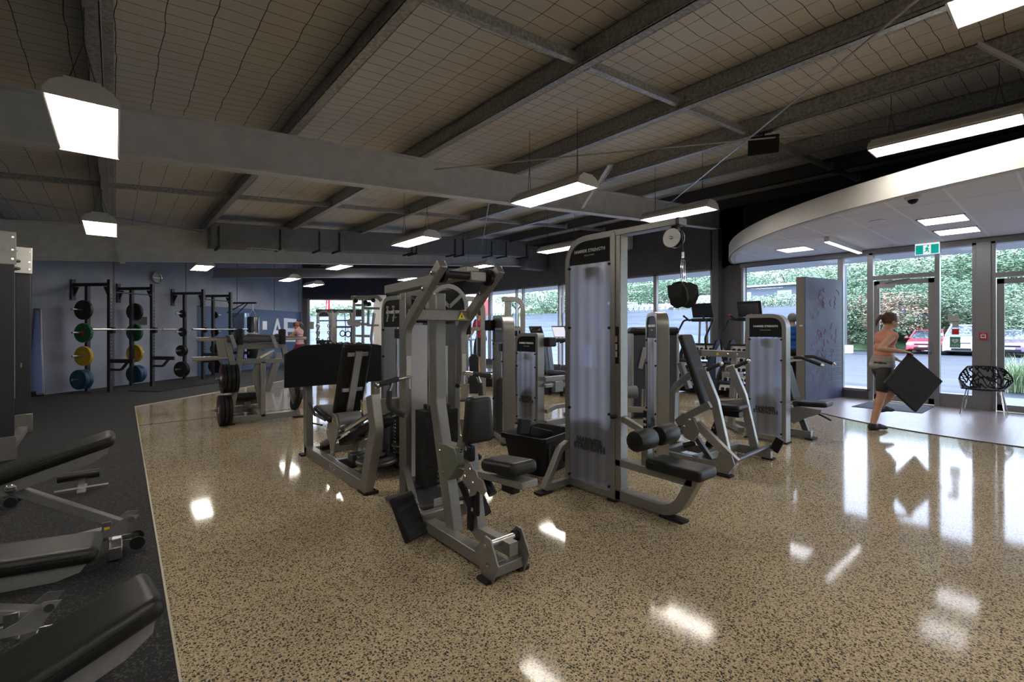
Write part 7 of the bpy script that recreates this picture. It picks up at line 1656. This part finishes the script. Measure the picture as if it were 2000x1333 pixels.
for k, (w_, d_) in ((-.02, (.19, .145)), (.10, (.178, .135)), (.2, (.17, .125))):
    cc_ = j['pelvis'].lerp(j['neck'], k); m = MB().ball((0, 0, 0), 1, 14, (d_, w_, .08)); c.add([cc_ + Matrix((BU, -BQ, V(0, 0, 1))).transposed() @ v for v in m.v], m.f)
fuse(c, 'grey_hem', m_greyc, t, .014)
tc_ = thing('square_case', 'large thin black square case carried cornerwise by the walking person', 'case', o_ + V(0, 0, .3))
cs = [o_ + BU * u - BQ * .37 + V(0, 0, z) for u, z in ((.09, 1.115), (.54, .73), (.17, .30), (-.27, .70))]
MB().prism(cs, BQ * .05).build('case_body', mat('black_case_cloth', (.014, .014, .015), .75), tc_, bevel=.012)
e1_, e2_ = cs[0].lerp(cs[1], .1), cs[0].lerp(cs[3], .1); MB().tube(fil([e2_ + BQ * .025, cs[0] + V(0, 0, .045) + BQ * .025, e1_ + BQ * .025], .03), .008, 8).build('carry_strap', black, tc_)
# runner in red shirt on a step machine
o_ = ad(12.2, 938, 643); o_.z = 0; f_ = (-BU + BQ * .6).normalized()
Js = dict(head=(.04, 0, 1.60), neck=(.01, 0, 1.45), chest=(0, 0, 1.28), pelvis=(-.03, 0, .95), lsho=(0, -.18, 1.40), rsho=(0, .18, 1.40), lelb=(.05, -.26, 1.14), lwri=(.22, -.24, .96), relb=(.04, .26, 1.14), rwri=(.20, .24, .96), lhip=(0, -.09, .90), rhip=(0, .09, .90), lkne=(.06, -.09, .50), lank=(-.03, -.09, .09), rkne=(.10, .09, .52), rank=(.06, .09, .09))
Jr = {k: (a, b_, c_ + .24) for k, (a, b_, c_) in Js.items()}
t, j = person('person in a red shirt and black shorts seen from behind on a step trainer', o_, f_, Jr, skin=m_skin, top=mat('crimson_shirt', (.42, .03, .07), .8), bottom=m_shorts, shoes=m_shoe, sleeve=.55, legl=.9)
t = thing('step_trainer', 'dark step trainer under the person in red', 'exercise machine', o_)
MB().cbox(o_ + V(0, 0, .12), (.9, .6, .24), Matrix.Rotation(-TH, 3, 'Z')).build('base', black, t, bevel=.03); h_ = (j['lwri'] + j['rwri']) / 2 + f_ * .04 - V(0, 0, .03)
rr_ = f_.cross(V(0, 0, 1)); MB().tube([h_ - rr_ * .4, h_ + rr_ * .4], .02, 10).build('handlebar', chrome, t); MB().tube([h_ + f_ * .05, V(h_.x, h_.y, .2)], .03, 8).build('mast', alud, t)
# man in blue jacket half hidden by the partition
o_ = ad(10.15, 1549, 643); o_.z = 0
person('person in a bright blue jacket half hidden behind the partition', o_, BQ, Js, skin=m_skin2, hair=m_gr, top=mat('blue_jacket', (.01, .12, .42), .7), bottom=m_shorts, shoes=m_shoe, sleeve=1.9, legl=1.9, topname='jacket', botname='trousers', scale=1.03)
# person by the rear corner
o_ = ad(14.6, 584, 643); o_.z = 0.012
Jl = dict(Js); Jl.update(lelb=(.2, -.22, 1.22), lwri=(.42, -.1, 1.22), relb=(.2, .22, 1.22), rwri=(.42, .1, 1.22), lkne=(.22, -.09, .56), lank=(.05, -.09, .12), head=(.08, 0, 1.56))
person('person with tied-up hair, pink top and maroon shorts near the rear corner', o_, -BU, Jl, top=mat('pink_top', (.45, .25, .3), .8), bottom=mat('maroon_shorts', (.12, .01, .04), .8), shoes=m_shoe, hair=mat('auburn_hair', (.2, .08, .03), .6), sleeve=0, legl=.6, longhair=True, scale=.98)
